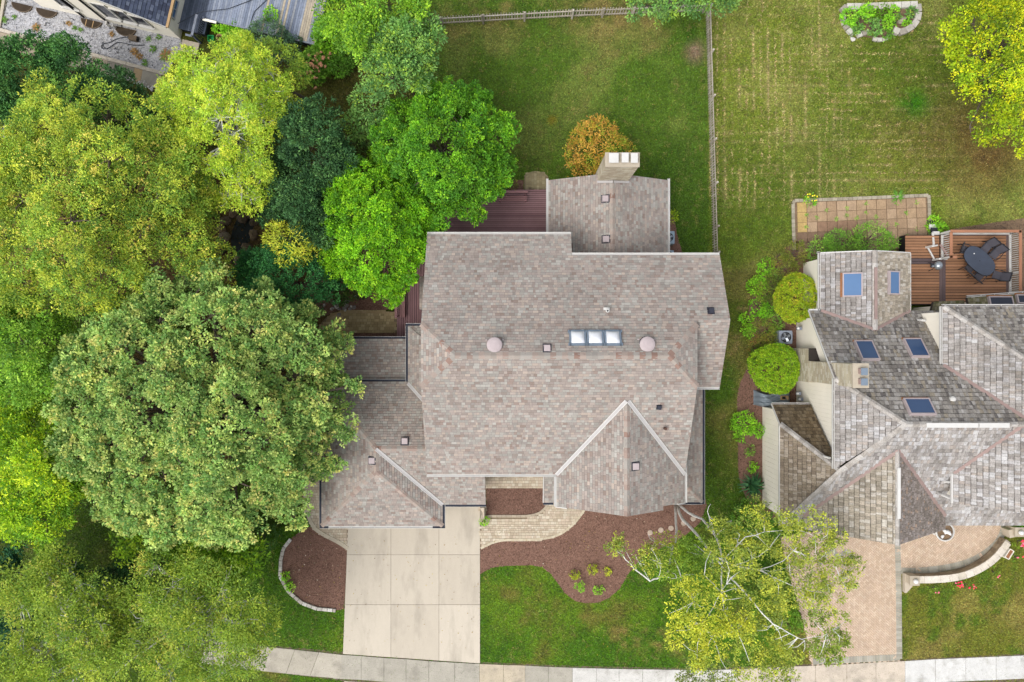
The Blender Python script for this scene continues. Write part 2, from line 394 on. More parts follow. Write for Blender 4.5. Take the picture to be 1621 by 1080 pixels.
# lawn colour as it grows: healthy, dry and worn grass
def lawn_color(x, y, fine=True):
    px, py = 810.5 + 25 * x, 540 - 25 * y
    n1 = fbm(x, y, 3.0, 11); n2 = fbm(x, y, 1.0, 21); n3 = fbm(x, y, 7.0, 31); n4 = fbm(x, y, .45, 41, 3)
    def c(r, g, b): return np.array(C(r, g, b))[None, :]
    def mixc(a, b, t): t = np.clip(t, 0, 1)[:, None]; return a * (1 - t) + b * t
    def sm(v, a, b): t = np.clip((v - a) / (b - a), 0, 1); return t * t * (3 - 2 * t)
    def blob(cx, cy, rx, ry): return np.clip(1.25 - np.hypot((px - cx) / rx, (py - cy) / ry), 0, 1)
    one = np.ones_like(px)
    back = mixc(one[:, None] * c(96, 128, 40), c(124, 142, 62), sm(n1, .42, .68))
    back = mixc(back, c(76, 110, 30), sm(n3, .5, .7) * .7)
    back = mixc(back, c(158, 134, 84), sm(n2 * .6 + n1 * .5, .66, .86) * .35)
    dry = sm(95 - py, 0, 60) * (px > 690) * (px < 1120)
    back = mixc(back, c(160, 140, 86), dry * sm(n1 * .4 + n2 * .5 + n4 * .2, .42, .76) * .75)
    back = mixc(back, c(150, 128, 104), blob(1100, 82, 18, 22)); back = mixc(back, c(70, 112, 26), blob(1092, 55, 12, 18) * .8)
    back = mixc(back, c(150, 136, 40), blob(874, 190, 8, 8)); 
    right = mixc(one[:, None] * c(130, 146, 52), c(154, 160, 78), sm(n1, .4, .65))
    right = mixc(right, c(104, 126, 40), sm(n3, .45, .65) * .8)
    zone = sm(px + 60 * (n3 - .5), 1400, 1260)
    def lines(u, v, sp, seed): f = u / sp + .35 * vnoise(u, v, 3.0, seed); f = np.abs(f - np.floor(f) - .5); return sm(f, .17, .06) * sm(vnoise(u * 2.5, v * .45, 1.0, seed + 1) * .6 + .4 * vnoise(u, v, .3, seed + 2), .42, .62)
    streak = zone * lines(x, y, .46, 71) + (1 - .6 * zone) * lines(y, x, .5, 81) * sm(1560 - px, 0, 120)
    streak = np.clip(streak, 0, 1) * sm(355 - py, 0, 60)
    right = mixc(right, c(206, 184, 130), streak * (1.0 if fine else .4))
    right = mixc(right, c(122, 98, 54), blob(1560, 230, 80, 90) * sm(n2 * .5 + n1 * .5, .32, .6)); right = mixc(right, c(128, 108, 60), blob(1500, 220, 130, 90) * .5)
    right = mixc(right, c(196, 176, 120), sm(vnoise(x, y, .22, 91) * .5 + n2 * .5, .58, .72) * sm(1560 - px, 0, 150) * (py < 330) * (.35 if fine else .1))
    right = mixc(right, c(70, 128, 24), blob(1447, 164, 32, 26) * sm(n4, .2, .4)); right = mixc(right, c(84, 122, 30), blob(1403, 112, 10, 10) * .7)
    right = mixc(right, c(90, 120, 34), sm(n2, .55, .7) * .5 * sm(py, 250, 330))
    front = mixc(one[:, None] * c(84, 126, 28), c(108, 142, 36), sm(n1, .4, .65))
    front = mixc(front, c(122, 122, 52), sm(n2 * .5 + n1 * .5, .52, .7) * .7)
    front = mixc(front, c(150, 134, 74), sm(n1 * .5 + n2 * .5 + .22 * blob(1030, 1015, 110, 40) * n4 * 2 + .12 * sm(py, 1020, 1050), .6, .9) * (.3 + .9 * n4))
    front = mixc(front, c(132, 118, 60), blob(810, 940, 18, 14) * .7)
    rfront = mixc(one[:, None] * c(130, 136, 50), c(156, 148, 74), sm(n1, .4, .65)); rfront = mixc(rfront, c(102, 128, 38), sm(n2, .5, .68))
    side = mixc(one[:, None] * c(100, 118, 38), c(132, 130, 64), sm(n1, .42, .64)); side = mixc(side, c(150, 128, 84), sm(n4, .66, .8) * .7); side = mixc(side, c(84, 116, 32), sm(n3, .5, .65))
    left = mixc(one[:, None] * c(76, 104, 26), c(94, 114, 38), sm(n1, .4, .65))
    tl = mixc(one[:, None] * c(88, 96, 36), c(106, 106, 48), sm(n1, .4, .65))
    out = np.where((py < 500)[:, None], tl, left)
    w = sm(px, 640, 700) * (py < 500); out = mixc(out, back, w)
    out = mixc(out, side, ((px > 1095) & (px < 1300) & (py > 400)) * 1.0)
    out = np.where(((px > 1122) & (py < 430))[:, None], right, out)
    t = sm(py, 380, 470) * ((px > 1100) & (px < 1260)); out = mixc(out, side, t)
    out = np.where(((px > 400) & (px < 1290) & (py > 835))[:, None], front, out)
    out = np.where(((px > 1400) & (py > 830))[:, None], rfront, out)
    n5 = fbm(x, y, .28, 51, 2); n6 = fbm(x + 7, y, .6, 61, 3)
    if fine:
        out = mixc(out, c(172, 156, 92), sm(n5 * .6 + n6 * .45, .58, .78) * .4)
        out = mixc(out, out * .66, sm(n6, .56, .74) * .4)
    return out * (0.93 + .4 * (n4 - .5))[:, None]

big = obj('ground', [(-400, -400, -.03), (400, -400, -.03), (400, 400, -.03), (-400, 400, -.03)], [(0, 1, 2, 3)], M['ground'], kind='structure')
gx = np.arange(-37.2, 37.21, .3); gy = np.arange(-26.1, 26.11, .3)
XX, YY = np.meshgrid(gx, gy); nx, ny = len(gx), len(gy)
gv = np.stack([XX.ravel(), YY.ravel(), np.zeros(nx * ny)], 1)
ii = (np.arange(ny - 1)[:, None] * nx + np.arange(nx - 1)[None, :]).ravel()
gf = np.stack([ii, ii + 1, ii + nx + 1, ii + nx], 1)
obj('lawn', gv, gf, M['lawn'], cols=lawn_color(gv[:, 0], gv[:, 1], False) * .88, kind='structure')

def grass_blades(n, seed):
    rs = np.random.RandomState(seed)
    x = rs.uniform(-33.5, 33.5, n); y = rs.uniform(-22.5, 22.5, n)
    px, py = 810.5 + 25 * x, 540 - 25 * y
    keep = np.ones(n, bool)
    for p in EXC: keep &= ~inpoly(px, py, p)
    x, y = x[keep], y[keep]; n = len(x)
    a = rs.uniform(0, 2 * np.pi, n); L = rs.uniform(.06, .17, n); w = rs.uniform(.02, .042, n); h = rs.uniform(.02, .08, n)
    d = np.stack([np.cos(a), np.sin(a)], 1); q = np.stack([-d[:, 1], d[:, 0]], 1) * w[:, None]
    b = np.stack([x, y], 1); v = np.zeros((n, 3, 3))
    v[:, 0, :2] = b - q; v[:, 1, :2] = b + q; v[:, 2, :2] = b + d * L[:, None]; v[:, 0, 2] = v[:, 1, 2] = .004; v[:, 2, 2] = h
    c = lawn_color(x, y) * rs.uniform(.45, 1.8, n)[:, None]
    c *= 1 + rs.uniform(-.12, .12, (n, 3))
    f = np.arange(n * 3).reshape(n, 3)
    return v.reshape(-1, 3), f, np.repeat(c, 3, axis=0)
v, f, c = grass_blades(630000, 5)
obj('grass', v, f, M['grass'], cols=c, kind='stuff', label='short mown lawn grass, green with dry straw patches', cat='grass')

# ------------------------------------------------------------------ beds of mulch, soil, gravel and litter
def ngon(name, pts, z, mat, parent=None, **kw):
    w = wp(pts, 0)
    n = len(w); ar = sum(w[i][0] * w[(i + 1) % n][1] - w[(i + 1) % n][0] * w[i][1] for i in range(n))
    if ar < 0: w = w[::-1]
    return obj(name, [(a, b, z) for a, b in w], [tuple(range(n))], mat, parent, **kw)
def chips(name, pts, z, n, pal, smin, smax, seed, parent=None, mat='chip', thick=.02, label=None, cat=None):
    """loose flakes or pebbles spread over a bed"""
    rs = np.random.RandomState(seed); w = wp(pts)
    xs = [p[0] for p in w]; ys = [p[1] for p in w]
    x = rs.uniform(min(xs), max(xs), n); y = rs.uniform(min(ys), max(ys), n); k = inpoly(x, y, w); x, y = x[k], y[k]; n = len(x)
    a = rs.uniform(0, 6.28, n); L = rs.uniform(smin, smax, n); wd = L * rs.uniform(.25, .6, n)
    d = np.stack([np.cos(a), np.sin(a), rs.uniform(-.3, .3, n)], 1) * L[:, None]; q = np.stack([-np.sin(a), np.cos(a), rs.uniform(-.4, .4, n)], 1) * wd[:, None]
    b = np.stack([x, y, np.full(n, z + thick) + rs.uniform(0, thick, n)], 1)
    v = np.stack([b - d, b - q, b + d, b + q], 1).reshape(-1, 3)
    pi = rs.randint(0, len(pal), n); c = np.array(pal)[pi] * rs.uniform(.8, 1.2, n)[:, None]
    return obj(name, v, np.arange(n * 4).reshape(n, 4), M[mat], parent, cols=np.repeat(c, 4, axis=0), kind='stuff', label=label, cat=cat)
MULCH = [C(140, 108, 94), C(118, 88, 77), C(158, 126, 111), C(110, 82, 71), C(146, 116, 102), C(130, 100, 87)]
ZB = .012
for nm, n in (('bed_main', 16000), ('bed_entry', 2600), ('bed_round', 4200), ('bed_side', 3500), ('bed_side_strip', 800), ('bed_back', 500), ('bed_back_east', 500)):
    b = ngon('mulch_bed', P[nm], ZB, M['mulch'], kind='structure')
    chips('mulch_chips', P[nm], ZB, n, MULCH, .02, .055, hash(nm) % 999 if False else len(nm) * 7 + n % 13, b)
    if nm in ('bed_main', 'bed_round'):
        chips('pale_chips', P[nm], ZB + .02, 90 if nm == 'bed_main' else 60, [C(210, 190, 160), C(190, 165, 140), C(225, 210, 190)], .03, .06, 3, b)
b = ngon('mulch_bed', P['bed_neighbour'], ZB, M['mulch'], kind='structure')
chips('mulch_chips', P['bed_neighbour'], ZB, 9000, [C(100, 78, 66), C(82, 62, 52), C(124, 100, 84), C(96, 80, 64)], .02, .06, 8, b)
b = ngon('mulch_bed', P['bed_deck_east'], ZB, M['soil'], kind='structure')
chips('mulch_chips', P['bed_deck_east'], ZB, 2500, [C(112, 94, 84), C(92, 76, 66), C(134, 114, 100)], .02, .06, 9, b)
LIT = [C(122, 92, 52), C(92, 72, 44), C(70, 62, 36), C(150, 116, 70), C(80, 84, 40), C(66, 50, 36)]
for nm, n in (('litter', 9000), ('litter_south', 4000)):
    b = ngon('leaf_litter_ground', P[nm], .006, M['litter'], kind='structure')
    chips('fallen_leaves', P[nm], .006, n, LIT, .03, .07, n % 17, b)
g = ngon('gravel_bed', P['gravel'], .008, M['gravel'], kind='structure')
chips('gravel_stones', P['gravel'], .012, 9000, [C(196, 196, 200), C(214, 214, 216), C(170, 172, 178), C(150, 150, 154), C(205, 200, 192), C(120, 120, 126)], .025, .06, 4, g, 'stone', .03)
chips('gap_shade', P['gravel'], .05, 160, [C(70, 72, 80), C(86, 84, 82)], .04, .11, 6, g, 'stone', .02)  # dark flakes laid on top, painted as the shade between stones

# ------------------------------------------------------------------ pond with rocks
ngon('pond', P['pond'], .02, M['water'], kind='structure')
RK = [C(126, 106, 84), C(98, 84, 68), C(130, 116, 98), C(84, 74, 62), C(112, 96, 76)]
rocks = [(280, 269, 9), (297, 268, 8), (315, 276, 9), (330, 250, 7), (358, 350, 10), (372, 338, 9), (385, 346, 9), (356, 378, 11), (352, 396, 8), (392, 392, 9), (402, 372, 9), (404, 352, 8), (378, 414, 10), (366, 410, 8),
         (386, 428, 12), (440, 300, 8), (444, 320, 8), (430, 268, 8), (396, 340, 7), (410, 330, 7), (352, 362, 8), (376, 432, 8)]
ORD = ['first', 'second', 'third', 'fourth', 'fifth', 'sixth', 'seventh', 'eighth', 'ninth', 'tenth', 'eleventh', 'twelfth', 'thirteenth', 'fourteenth']
def bank(a, b_): return 'left' if a < 404 - max(0, b_ - 300) * .24 else 'right'
def rock_label(a, b_):
    same = sorted(q[1] * 1000 + q[0] for q in rocks if bank(q[0], q[1]) == bank(a, b_)); return 'brown boulder, %s from the top on the %s bank of the small dark pond' % (ORD[same.index(b_ * 1000 + a)], bank(a, b_))
for i, (a, b_, r) in enumerate(rocks):
    p = W(a, b_); v, f = rock_geo((p.x, p.y, .08), r / 25, 100 + i, .55)
    cc = RK[i % 5]
    obj('rock', v, f, M['stone'], cols=[cc] * len(v), smooth=True, label=rock_label(a, b_), cat='rock', group='boulders around the pond')
# white stones heap and edging
rw = random.Random(3)
for i in range(26):
    a, b_ = rw.gauss(546, 9), rw.gauss(484, 6); p = W(a, b_); v, f = rock_geo((p.x, p.y, .05), rw.uniform(.07, .13), 300 + i, .6, 7, 4)
    obj('white_stone', v, f, M['stone'], cols=[C(*rw.choice([(190, 182, 176), (160, 152, 148), (206, 200, 194)]))] * len(v), label='small white stone in the heap at the bend of the side path', cat='stone', group='white stones by the side path')
for i in range(34):
    t = i / 33; a, b_ = 193 + 64 * t + rw.uniform(-2, 2), 122 + 22 * t + rw.uniform(-4, 4); p = W(a, b_); v, f = rock_geo((p.x, p.y, .05), rw.uniform(.06, .11), 400 + i, .6, 7, 4)
    obj('white_stone', v, f, M['stone'], cols=[C(*rw.choice([(214, 212, 206), (190, 186, 178), (226, 224, 220)]))] * len(v), label='small white stone edging the concrete path at upper left', cat='stone', group='white stones edging the upper left path')

# ------------------------------------------------------------------ driveway, sidewalks
def slab_geo(pts, z0, z1, inset=.006):
    w = wp(pts); cx = sum(p[0] for p in w) / len(w); cy = sum(p[1] for p in w) / len(w)
    q = [(p[0] + (cx - p[0]) * inset, p[1] + (cy - p[1]) * inset) for p in w]
    return prism_geo(q, z0, z1)
def slab(name, pts, mat, parent, col, z1=.05, inset=.006, j=6):
    v, f = slab_geo(pts, -.05, z1 + R.uniform(-.002, .002), inset); k = R.uniform(-j, j)
    return obj(name, v, f, mat, parent, cols=[C(col[0] + k, col[1] + k, col[2] + k)] * len(v))
dw = ngon('driveway', P['drive'], .02, M['joint'], kind='structure')
xl = lambda y: 551 + (543 - 551) * (y - 835) / 200
rows = [(818, 878), (878, 957), (957, 1040)]
yb = lambda x: 1035 + (x - 543) * 15 / 217
for r, (y0, y1) in enumerate(rows):
    for c_ in range(3):
        x0 = [xl, lambda y: 619, lambda y: 695][c_]; x1 = [lambda y: 619, lambda y: 695, lambda y: 760][c_]
        ya0, ya1 = (790, 878) if (c_ == 2 and r == 0) else (y0, y1)
        b0, b1 = (yb(x0(1035)), yb(x1(1035))) if r == 2 else (ya1, ya1)
        slab('slab', [(x0(ya0), ya0), (x1(ya0), ya0), (x1(b1), b1), (x0(b0), b0)], M['concrete'], dw, (213, 202, 184))
v, f = slab_geo([(756, 800), (760, 800), (760, 818), (756, 818)], .0, .053)
sw = ngon('sidewalk', [(330, 1010), (430, 1022), (543, 1032), (760, 1048), (905, 1054), (1110, 1058), (1260, 1052), (1430, 1044), (1660, 1033), (1660, 1078), (1430, 1085), (1110, 1104), (905, 1100), (760, 1094), (543, 1078), (380, 1058), (300, 1040)], .012, M['joint'], kind='structure')
topl = [(330, 1011), (392, 1019), (430, 1024), (467, 1028), (505, 1032), (541, 1036), (572, 1038), (608, 1041), (643, 1043), (679, 1046), (720, 1048.5), (759, 1050.5), (797, 1052), (831, 1053), (868, 1055), (906, 1056.5), (944, 1057.5), (980, 1058.5), (1017, 1059), (1054, 1059.5), (1090, 1060), (1128, 1060), (1166, 1059), (1204, 1057), (1245, 1055), (1290, 1053), (1340, 1051), (1386, 1048), (1432, 1046), (1480, 1043), (1528, 1041), (1576, 1039), (1621, 1037), (1665, 1035)]
for i in range(len(topl) - 1):
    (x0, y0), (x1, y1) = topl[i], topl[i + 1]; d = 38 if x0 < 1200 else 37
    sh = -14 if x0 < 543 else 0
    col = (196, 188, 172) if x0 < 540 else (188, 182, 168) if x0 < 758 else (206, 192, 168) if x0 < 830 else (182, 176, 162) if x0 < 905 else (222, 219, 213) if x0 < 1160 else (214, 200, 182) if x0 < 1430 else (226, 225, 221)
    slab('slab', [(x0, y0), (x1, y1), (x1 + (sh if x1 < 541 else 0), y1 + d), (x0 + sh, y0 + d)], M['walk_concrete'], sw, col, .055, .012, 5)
rd = ngon('road_apron', [(541, 1076), (760, 1091), (905, 1096), (905, 1160), (541, 1160)], .016, M['joint'], kind='structure')
for i in range(3):
    x0, x1 = 545 + 72 * i, 545 + 72 * (i + 1)
    slab('slab', [(x0, yb(x0) + 42), (x1, yb(x1) + 42), (x1, 1160), (x0, 1160)], M['walk_concrete'], rd, (200, 188, 168), .05, .01)
# upper left path with kerb
pl = ngon('garden_path', P['path_left'], .008, M['joint'], kind='structure')
seg = [(-20, 47, 70), (18, 55, 79), (30, 58, 82), (62, 66, 91), (100, 76, 101), (139, 86, 111), (147, 88, 113), (172, 94, 119), (214, 105, 130), (227, 109, 134), (256, 119, 141)]
cl = [(172, 158, 138), (206, 202, 196), (168, 154, 134), (170, 158, 140), (166, 156, 140), (206, 204, 200), (172, 158, 138), (150, 144, 132), (184, 160, 124), (170, 164, 150)]
for i in range(len(seg) - 1):
    a, b_ = seg[i], seg[i + 1]
    slab('slab', [(a[0], a[1]), (b_[0], b_[1]), (b_[0] - 5, b_[2]), (a[0] - 5, a[2])], M['walk_concrete'], pl, cl[i], .05, .01)
kb = thing('stone_kerb', 'pale weathered concrete kerb along the white gravel bed', 'kerb', W(130, 76))
for i in range(9):
    x0, x1 = -8 + 30 * i, -8 + 30 * i + 29.4
    yk = lambda x: 44 + (x + 8) * .268
    v, f = prism_geo(wp([(x0, yk(x0) - 1), (x1, yk(x1) - 1), (x1 - 1, yk(x1) + 4), (x0 - 1, yk(x0) + 4)]), 0, .12 + R.uniform(-.01, .01))
    obj('kerb_block', v, f, M['stone'], kb, cols=[C(206, 196, 180)] * len(v))
v, f = prism_geo(wp([(-2, 46), (2, 47), (12, -10), (7, -10)]), 0, .12); obj('kerb_block', v, f, M['stone'], kb, cols=[C(200, 190, 172)] * len(v))

# ------------------------------------------------------------------ paver fields
def paver_field(name, pts, z, rows_h, wr, pal, seed, ang=0.0, bed='paver_bed', parent_kind='structure', gap=.012):
    root = ngon(name, pts, z - .03, M[bed], kind='structure')
    w = wp(pts); ca, sa = math.cos(ang), math.sin(ang)
    loc = [(p[0] * ca + p[1] * sa, -p[0] * sa + p[1] * ca) for p in w]
    rr = random.Random(seed); V, Fc, Cc = [], [], []
    la = np.array(loc)
    y = min(p[1] for p in loc); ymax = max(p[1] for p in loc); x0 = min(p[0] for p in loc); xm = max(p[0] for p in loc)
    cand = []
    while y < ymax:
        h = rr.choice(rows_h); x = x0 - rr.uniform(0, .3)
        while x < xm:
            ww = rr.uniform(*wr); cand.append((x, y, ww, h)); x += ww
        y += h
    cx = np.array([c[0] + c[2] / 2 for c in cand]); cy = np.array([c[1] + c[3] / 2 for c in cand]); ok = inpoly(cx, cy, loc)
    for (x, y, ww, h), k in zip(cand, ok):
        if not k: continue
        zt = z + rr.uniform(-.003, .003)
        q = [(x + gap / 2, y + gap / 2), (x + ww - gap / 2, y + gap / 2), (x + ww - gap / 2, y + h - gap / 2), (x + gap / 2, y + h - gap / 2)]
        q = [(a * ca - b * sa, a * sa + b * ca) for a, b in q]; o = len(V)
        V += [(a, b, z - .035) for a, b in q] + [(a, b, zt) for a, b in q]
        Fc += [(o + 4, o + 5, o + 6, o + 7)] + [(o + i, o + (i + 1) % 4, o + 4 + (i + 1) % 4, o + 4 + i) for i in range(4)]
        c0 = rr.choice(pal); s = rr.uniform(.92, 1.08); Cc += [(c0[0] * s, c0[1] * s, c0[2] * s)] * 8
    obj('pavers', V, Fc, M['paver'], root, cols=Cc, kind='stuff')
    return root
TANP = [C(212, 198, 174), C(204, 188, 164), C(220, 208, 186), C(196, 180, 156), C(208, 190, 168)]
paver_field('front_walkway', P['path_entry'], .052, [.13, .18, .18], (.12, .28), TANP, 1)
paver_field('porch_paving', P['path_porch'], .052, [.13, .18, .18], (.12, .28), TANP, 2)
paver_field('garage_path', P['path_garage'], .045, [.13, .18, .18], (.12, .28), TANP, 3)
SIDEP = [C(202, 180, 136), C(190, 168, 126), C(212, 190, 148), C(182, 160, 120)]
paver_field('side_path', P['path_side'], .045, [.17, .2], (.16, .34), SIDEP, 4)
paver_field('round_pad', P['pad_round'], .045, [.17, .2], (.16, .34), [C(184, 172, 134), C(174, 160, 122), C(166, 152, 116)], 5, ang=math.pi / 2)
def border_course(name, line, width, ln, z, pal, seed, label, cat, root=None, closed=False, mat='paver', h=.06, gap=.012, side=0):
    """blocks laid end to end along a line (pixels): every block its own part"""
    pts = [Vector((*W(a, b)[:2], 0)) for a, b in line]; rr = random.Random(seed)
    segl = [(pts[i + 1] - pts[i]).length for i in range(len(pts) - 1)]; tot = sum(segl)
    def at(s):
        for i, L in enumerate(segl):
            if s <= L or i == len(segl) - 1: return pts[i] + (pts[i + 1] - pts[i]) * (s / L)
            s -= L
    if root is None: root = thing(name[0], label, cat, at(tot / 2))
    s = 0
    while s < tot - .04:
        l_ = min(ln * rr.uniform(.85, 1.15), tot - s); a, b = at(s + gap / 2), at(s + l_ - gap / 2); d = (b - a).normalized(); n = Vector((-d.y, d.x, 0))
        a0, b0 = a + n * (side * width / 2), b + n * (side * width / 2)
        n = n * (width / 2)
        v, f = prism_geo([tuple((p)[:2]) for p in (a0 - n, b0 - n, b0 + n, a0 + n)], 0, z + rr.uniform(-.006, .006))
        c0 = rr.choice(pal); obj(name[1], v, f, M[mat], root, cols=[c0] * len(v)); s += l_
    return root
WHITEST = [C(222, 216, 206), C(206, 200, 190), C(230, 226, 218), C(196, 188, 178)]
border_course(('bed_edging', 'edging_stone'), [(461, 853), (449, 868), (445, 887), (444, 912), (457, 936), (478, 954), (502, 963), (532, 966)], .2, .31, .12, WHITEST, 3, 'curved row of whitish edging blocks round the mulch bed left of the driveway', 'edging', mat='stone', gap=.03)
border_course(('path_border', 'border_stone'), [(484, 775), (485, 800), (489, 820), (498, 836), (512, 846), (538, 859), (551, 868)], .24, .5, .07, [C(206, 194, 172), C(196, 184, 164)], 5, 'pale border stones along the paver path left of the garage', 'edging', gap=.015)
border_course(('path_border', 'border_stone'), [(770, 817), (836, 817), (853, 813), (864, 804), (870, 794)], .16, .3, .068, [C(190, 176, 154), C(180, 166, 146)], 6, 'darker border course on the inner curve of the front walkway', 'edging', gap=.012)
border_course(('path_border', 'border_stone'), smooth_poly([(761, 868), (778, 859), (800, 854), (855, 854), (884, 848), (906, 832), (920, 815), (927, 803)], 1, False), .14, .26, .064, [C(216, 204, 178), C(206, 192, 166)], 7, 'tan border course on the outer curve of the front walkway', 'edging', gap=.012)
border_course(('path_border', 'border_stone'), smooth_poly([(520, 503), (529, 497), (545, 493.5), (626, 495.5)], 1, False), .14, .25, .058, [C(186, 162, 122), C(196, 172, 132)], 8, 'brown border course along the upper side path', 'edging', gap=.012)
border_course(('path_border', 'border_stone'), smooth_poly([(830, 280), (837, 275), (849, 272), (860, 275), (867, 281)], 1, False), .12, .22, .058, [C(160, 148, 112), C(172, 158, 120)], 9, 'arched border course of the small pad behind the back deck', 'edging', gap=.012)

# herringbone driveway and court of the neighbour
def herring(name, pts, z, ang, pal, seed, L=.23, Wd=.115):
    root = ngon(name, pts, z - .03, M['paver_bed'], kind='structure'); w = wp(pts); rr = random.Random(seed)
    ca, sa = math.cos(ang), math.sin(ang); loc = [(p[0] * ca + p[1] * sa, -p[0] * sa + p[1] * ca) for p in w]
    x0, x1 = min(p[0] for p in loc), max(p[0] for p in loc); y0, y1 = min(p[1] for p in loc), max(p[1] for p in loc)
    cand = []; u = Wd
    ni, nj = int((x1 - x0) / u) + 8, int((y1 - y0) / u) + 8
    for i in range(-4, ni):
        for j in range(-4, nj):
            m = (i - j) % 4
            if m == 0: cand.append((x0 + i * u, y0 + j * u, L, Wd))
            elif m == 3: cand.append((x0 + i * u, y0 + j * u, Wd, L))
    cx = np.array([c[0] + c[2] / 2 for c in cand]); cy = np.array([c[1] + c[3] / 2 for c in cand]); ok = inpoly(cx, cy, loc)
    V, Fc, Cc = [], [], []; g = .008
    for (x, y, ww, h), k in zip(cand, ok):
        if not k: continue
        q = [(x + g, y + g), (x + ww - g, y + g), (x + ww - g, y + h - g), (x + g, y + h - g)]; q = [(a * ca - b * sa, a * sa + b * ca) for a, b in q]; o = len(V)
        zt = z + rr.uniform(-.003, .003)
        V += [(a, b, z - .035) for a, b in q] + [(a, b, zt) for a, b in q]
        Fc += [(o + 4, o + 5, o + 6, o + 7)] + [(o + i, o + (i + 1) % 4, o + 4 + (i + 1) % 4, o + 4 + i) for i in range(4)]
        c0 = rr.choice(pal); s = rr.uniform(.93, 1.07); Cc += [(c0[0] * s, c0[1] * s, c0[2] * s)] * 8
    obj('herringbone_pavers', V, Fc, M['paver'], root, cols=Cc, kind='stuff'); return root
PINKP = [C(225, 200, 174), C(220, 194, 168), C(228, 205, 180), C(215, 189, 163), C(223, 197, 173)]
herring('neighbour_driveway', P['drive_neighbour'], .05, math.radians(45), PINKP, 11)
herring('neighbour_court', P['court_neighbour'], .05, math.radians(45), PINKP, 12)
GREYP = [C(176, 172, 156), C(186, 182, 168), C(166, 162, 148)]
for ln, w_, lb in (([(1420, 846), (1422, 940), (1423, 1043)], .36, 'grey paver border strip running down the right edge of the herringbone driveway'),
                   ([(1286, 1047), (1350, 1043.5), (1424, 1040)], .4, 'grey paver border strip across the foot of the herringbone driveway'),
                   (smooth_poly([(1426, 903), (1450, 904), (1500, 898.5), (1535, 889), (1563, 873), (1583, 853), (1590, 830), (1586, 812), (1574, 794)], 1, False), .4, 'grey paver border curving along the foot of the garden wall'),
                   ([(1296, 893), (1318, 868), (1326, 884), (1340, 870), (1348, 884)], .28, 'zigzag of grey pavers inlaid in the herringbone driveway')):
    border_course(('paver_border', 'border_paver'), ln, w_, .16, .057, GREYP, 13, lb, 'edging')

# square-stone patio of the right garden
pt = ngon('patio', P['patio'], .012, M['soil'], kind='structure')
tl, tr, br, bl = (1261, 321), (1465, 313), (1469, 392), (1263, 400)
for i in range(13):
    for j in range(5):
        def q(u, v): 
            u = (i + u) / 13; v = (j + v) / 5
            a = (tl[0] + (tr[0] - tl[0]) * u, tl[1] + (tr[1] - tl[1]) * u); b_ = (bl[0] + (br[0] - bl[0]) * u, bl[1] + (br[1] - bl[1]) * u)
            return (a[0] + (b_[0] - a[0]) * v, a[1] + (b_[1] - a[1]) * v)
        gx_, gy_ = .035, .02
        col = R.choice([(184, 156, 124), (176, 148, 118), (190, 162, 132), (170, 144, 116)])
        if i == 0 and j < 3: col = (202, 172, 112)
        if i in (2,) and j < 3 and R.random() < .6: col = (196, 150, 104)
        if i in (2, 3, 4, 5) and j in (2,): col = (160, 128, 104)
        if i < 7 and j >= 3: col = R.choice([(138, 112, 92), (150, 120, 98), (128, 106, 90)])
        v, f = prism_geo(wp([q(gx_, gy_), q(1 - gx_, gy_), q(1 - gx_, 1 - gy_), q(gx_, 1 - gy_)]), 0, .035 + R.uniform(-.006, .006))
        obj('paving_stone', v, f, M['stone'], pt, cols=[C(*col)] * len(v))
border_course(('patio', 'border_stone'), [(1257, 396), (1255.5, 356), (1255, 318), (1340, 315), (1470, 309.5), (1472, 388)], .2, .3, .06, [C(176, 166, 146), C(184, 174, 154), C(168, 158, 138)], 15, '', '', root=pt, mat='stone', gap=.02)
# stone-edged planting bed on the right lawn
bt = ngon('raised_garden_bed', P['bed_top'], .03, M['soil'], kind='structure')
chips('mulch_chips', P['bed_top'], .03, 900, [C(150, 124, 104), C(130, 106, 92)], .02, .05, 2, bt)
STN = [C(206, 200, 188), C(188, 182, 170), C(214, 210, 200), C(176, 168, 156)]
border_course(('x', 'edging_stone'), [(1330, 20), (1334, 13), (1360, 13), (1450, 9.5), (1452, 30), (1441, 45), (1424, 54.5), (1411, 49)], .38, .5, .26, STN, 16, '', '', root=bt, mat='stone', gap=.03)
border_course(('x', 'edging_stone'), [(1332, 24), (1335, 40), (1343, 51), (1349, 57)], .28, .36, .2, STN, 17, '', '', root=bt, mat='stone', gap=.04)
border_course(('x', 'edging_stone'), [(1355, 58), (1366, 54), (1374, 52)], .3, .36, .2, STN, 18, '', '', root=bt, mat='stone', gap=.04)
border_course(('x', 'edging_stone'), [(1380, 62), (1390, 65), (1400, 63), (1408, 59)], .22, .3, .16, STN, 19, '', '', root=bt, mat='stone', gap=.04)
border_course(('x', 'edging_stone'), [(1381, 33), (1390, 30), (1402, 32)], .22, .3, .16, STN, 20, '', '', root=bt, mat='stone', gap=.04)
p = W(1349, 63); v, f = rock_geo((p.x, p.y, .08), .17, 900, .5); obj('rock', v, f, M['stone'], cols=[C(222, 218, 210)] * len(v), label='loose white block lying just outside the stone-edged garden bed', cat='rock')
p = W(1426, 34); v, f = rock_geo((p.x, p.y, .15), .26, 901, .6); obj('rock', v, f, M['stone'], cols=[C(180, 168, 150)] * len(v), smooth=True, label='rounded tan boulder inside the stone-edged garden bed', cat='rock')
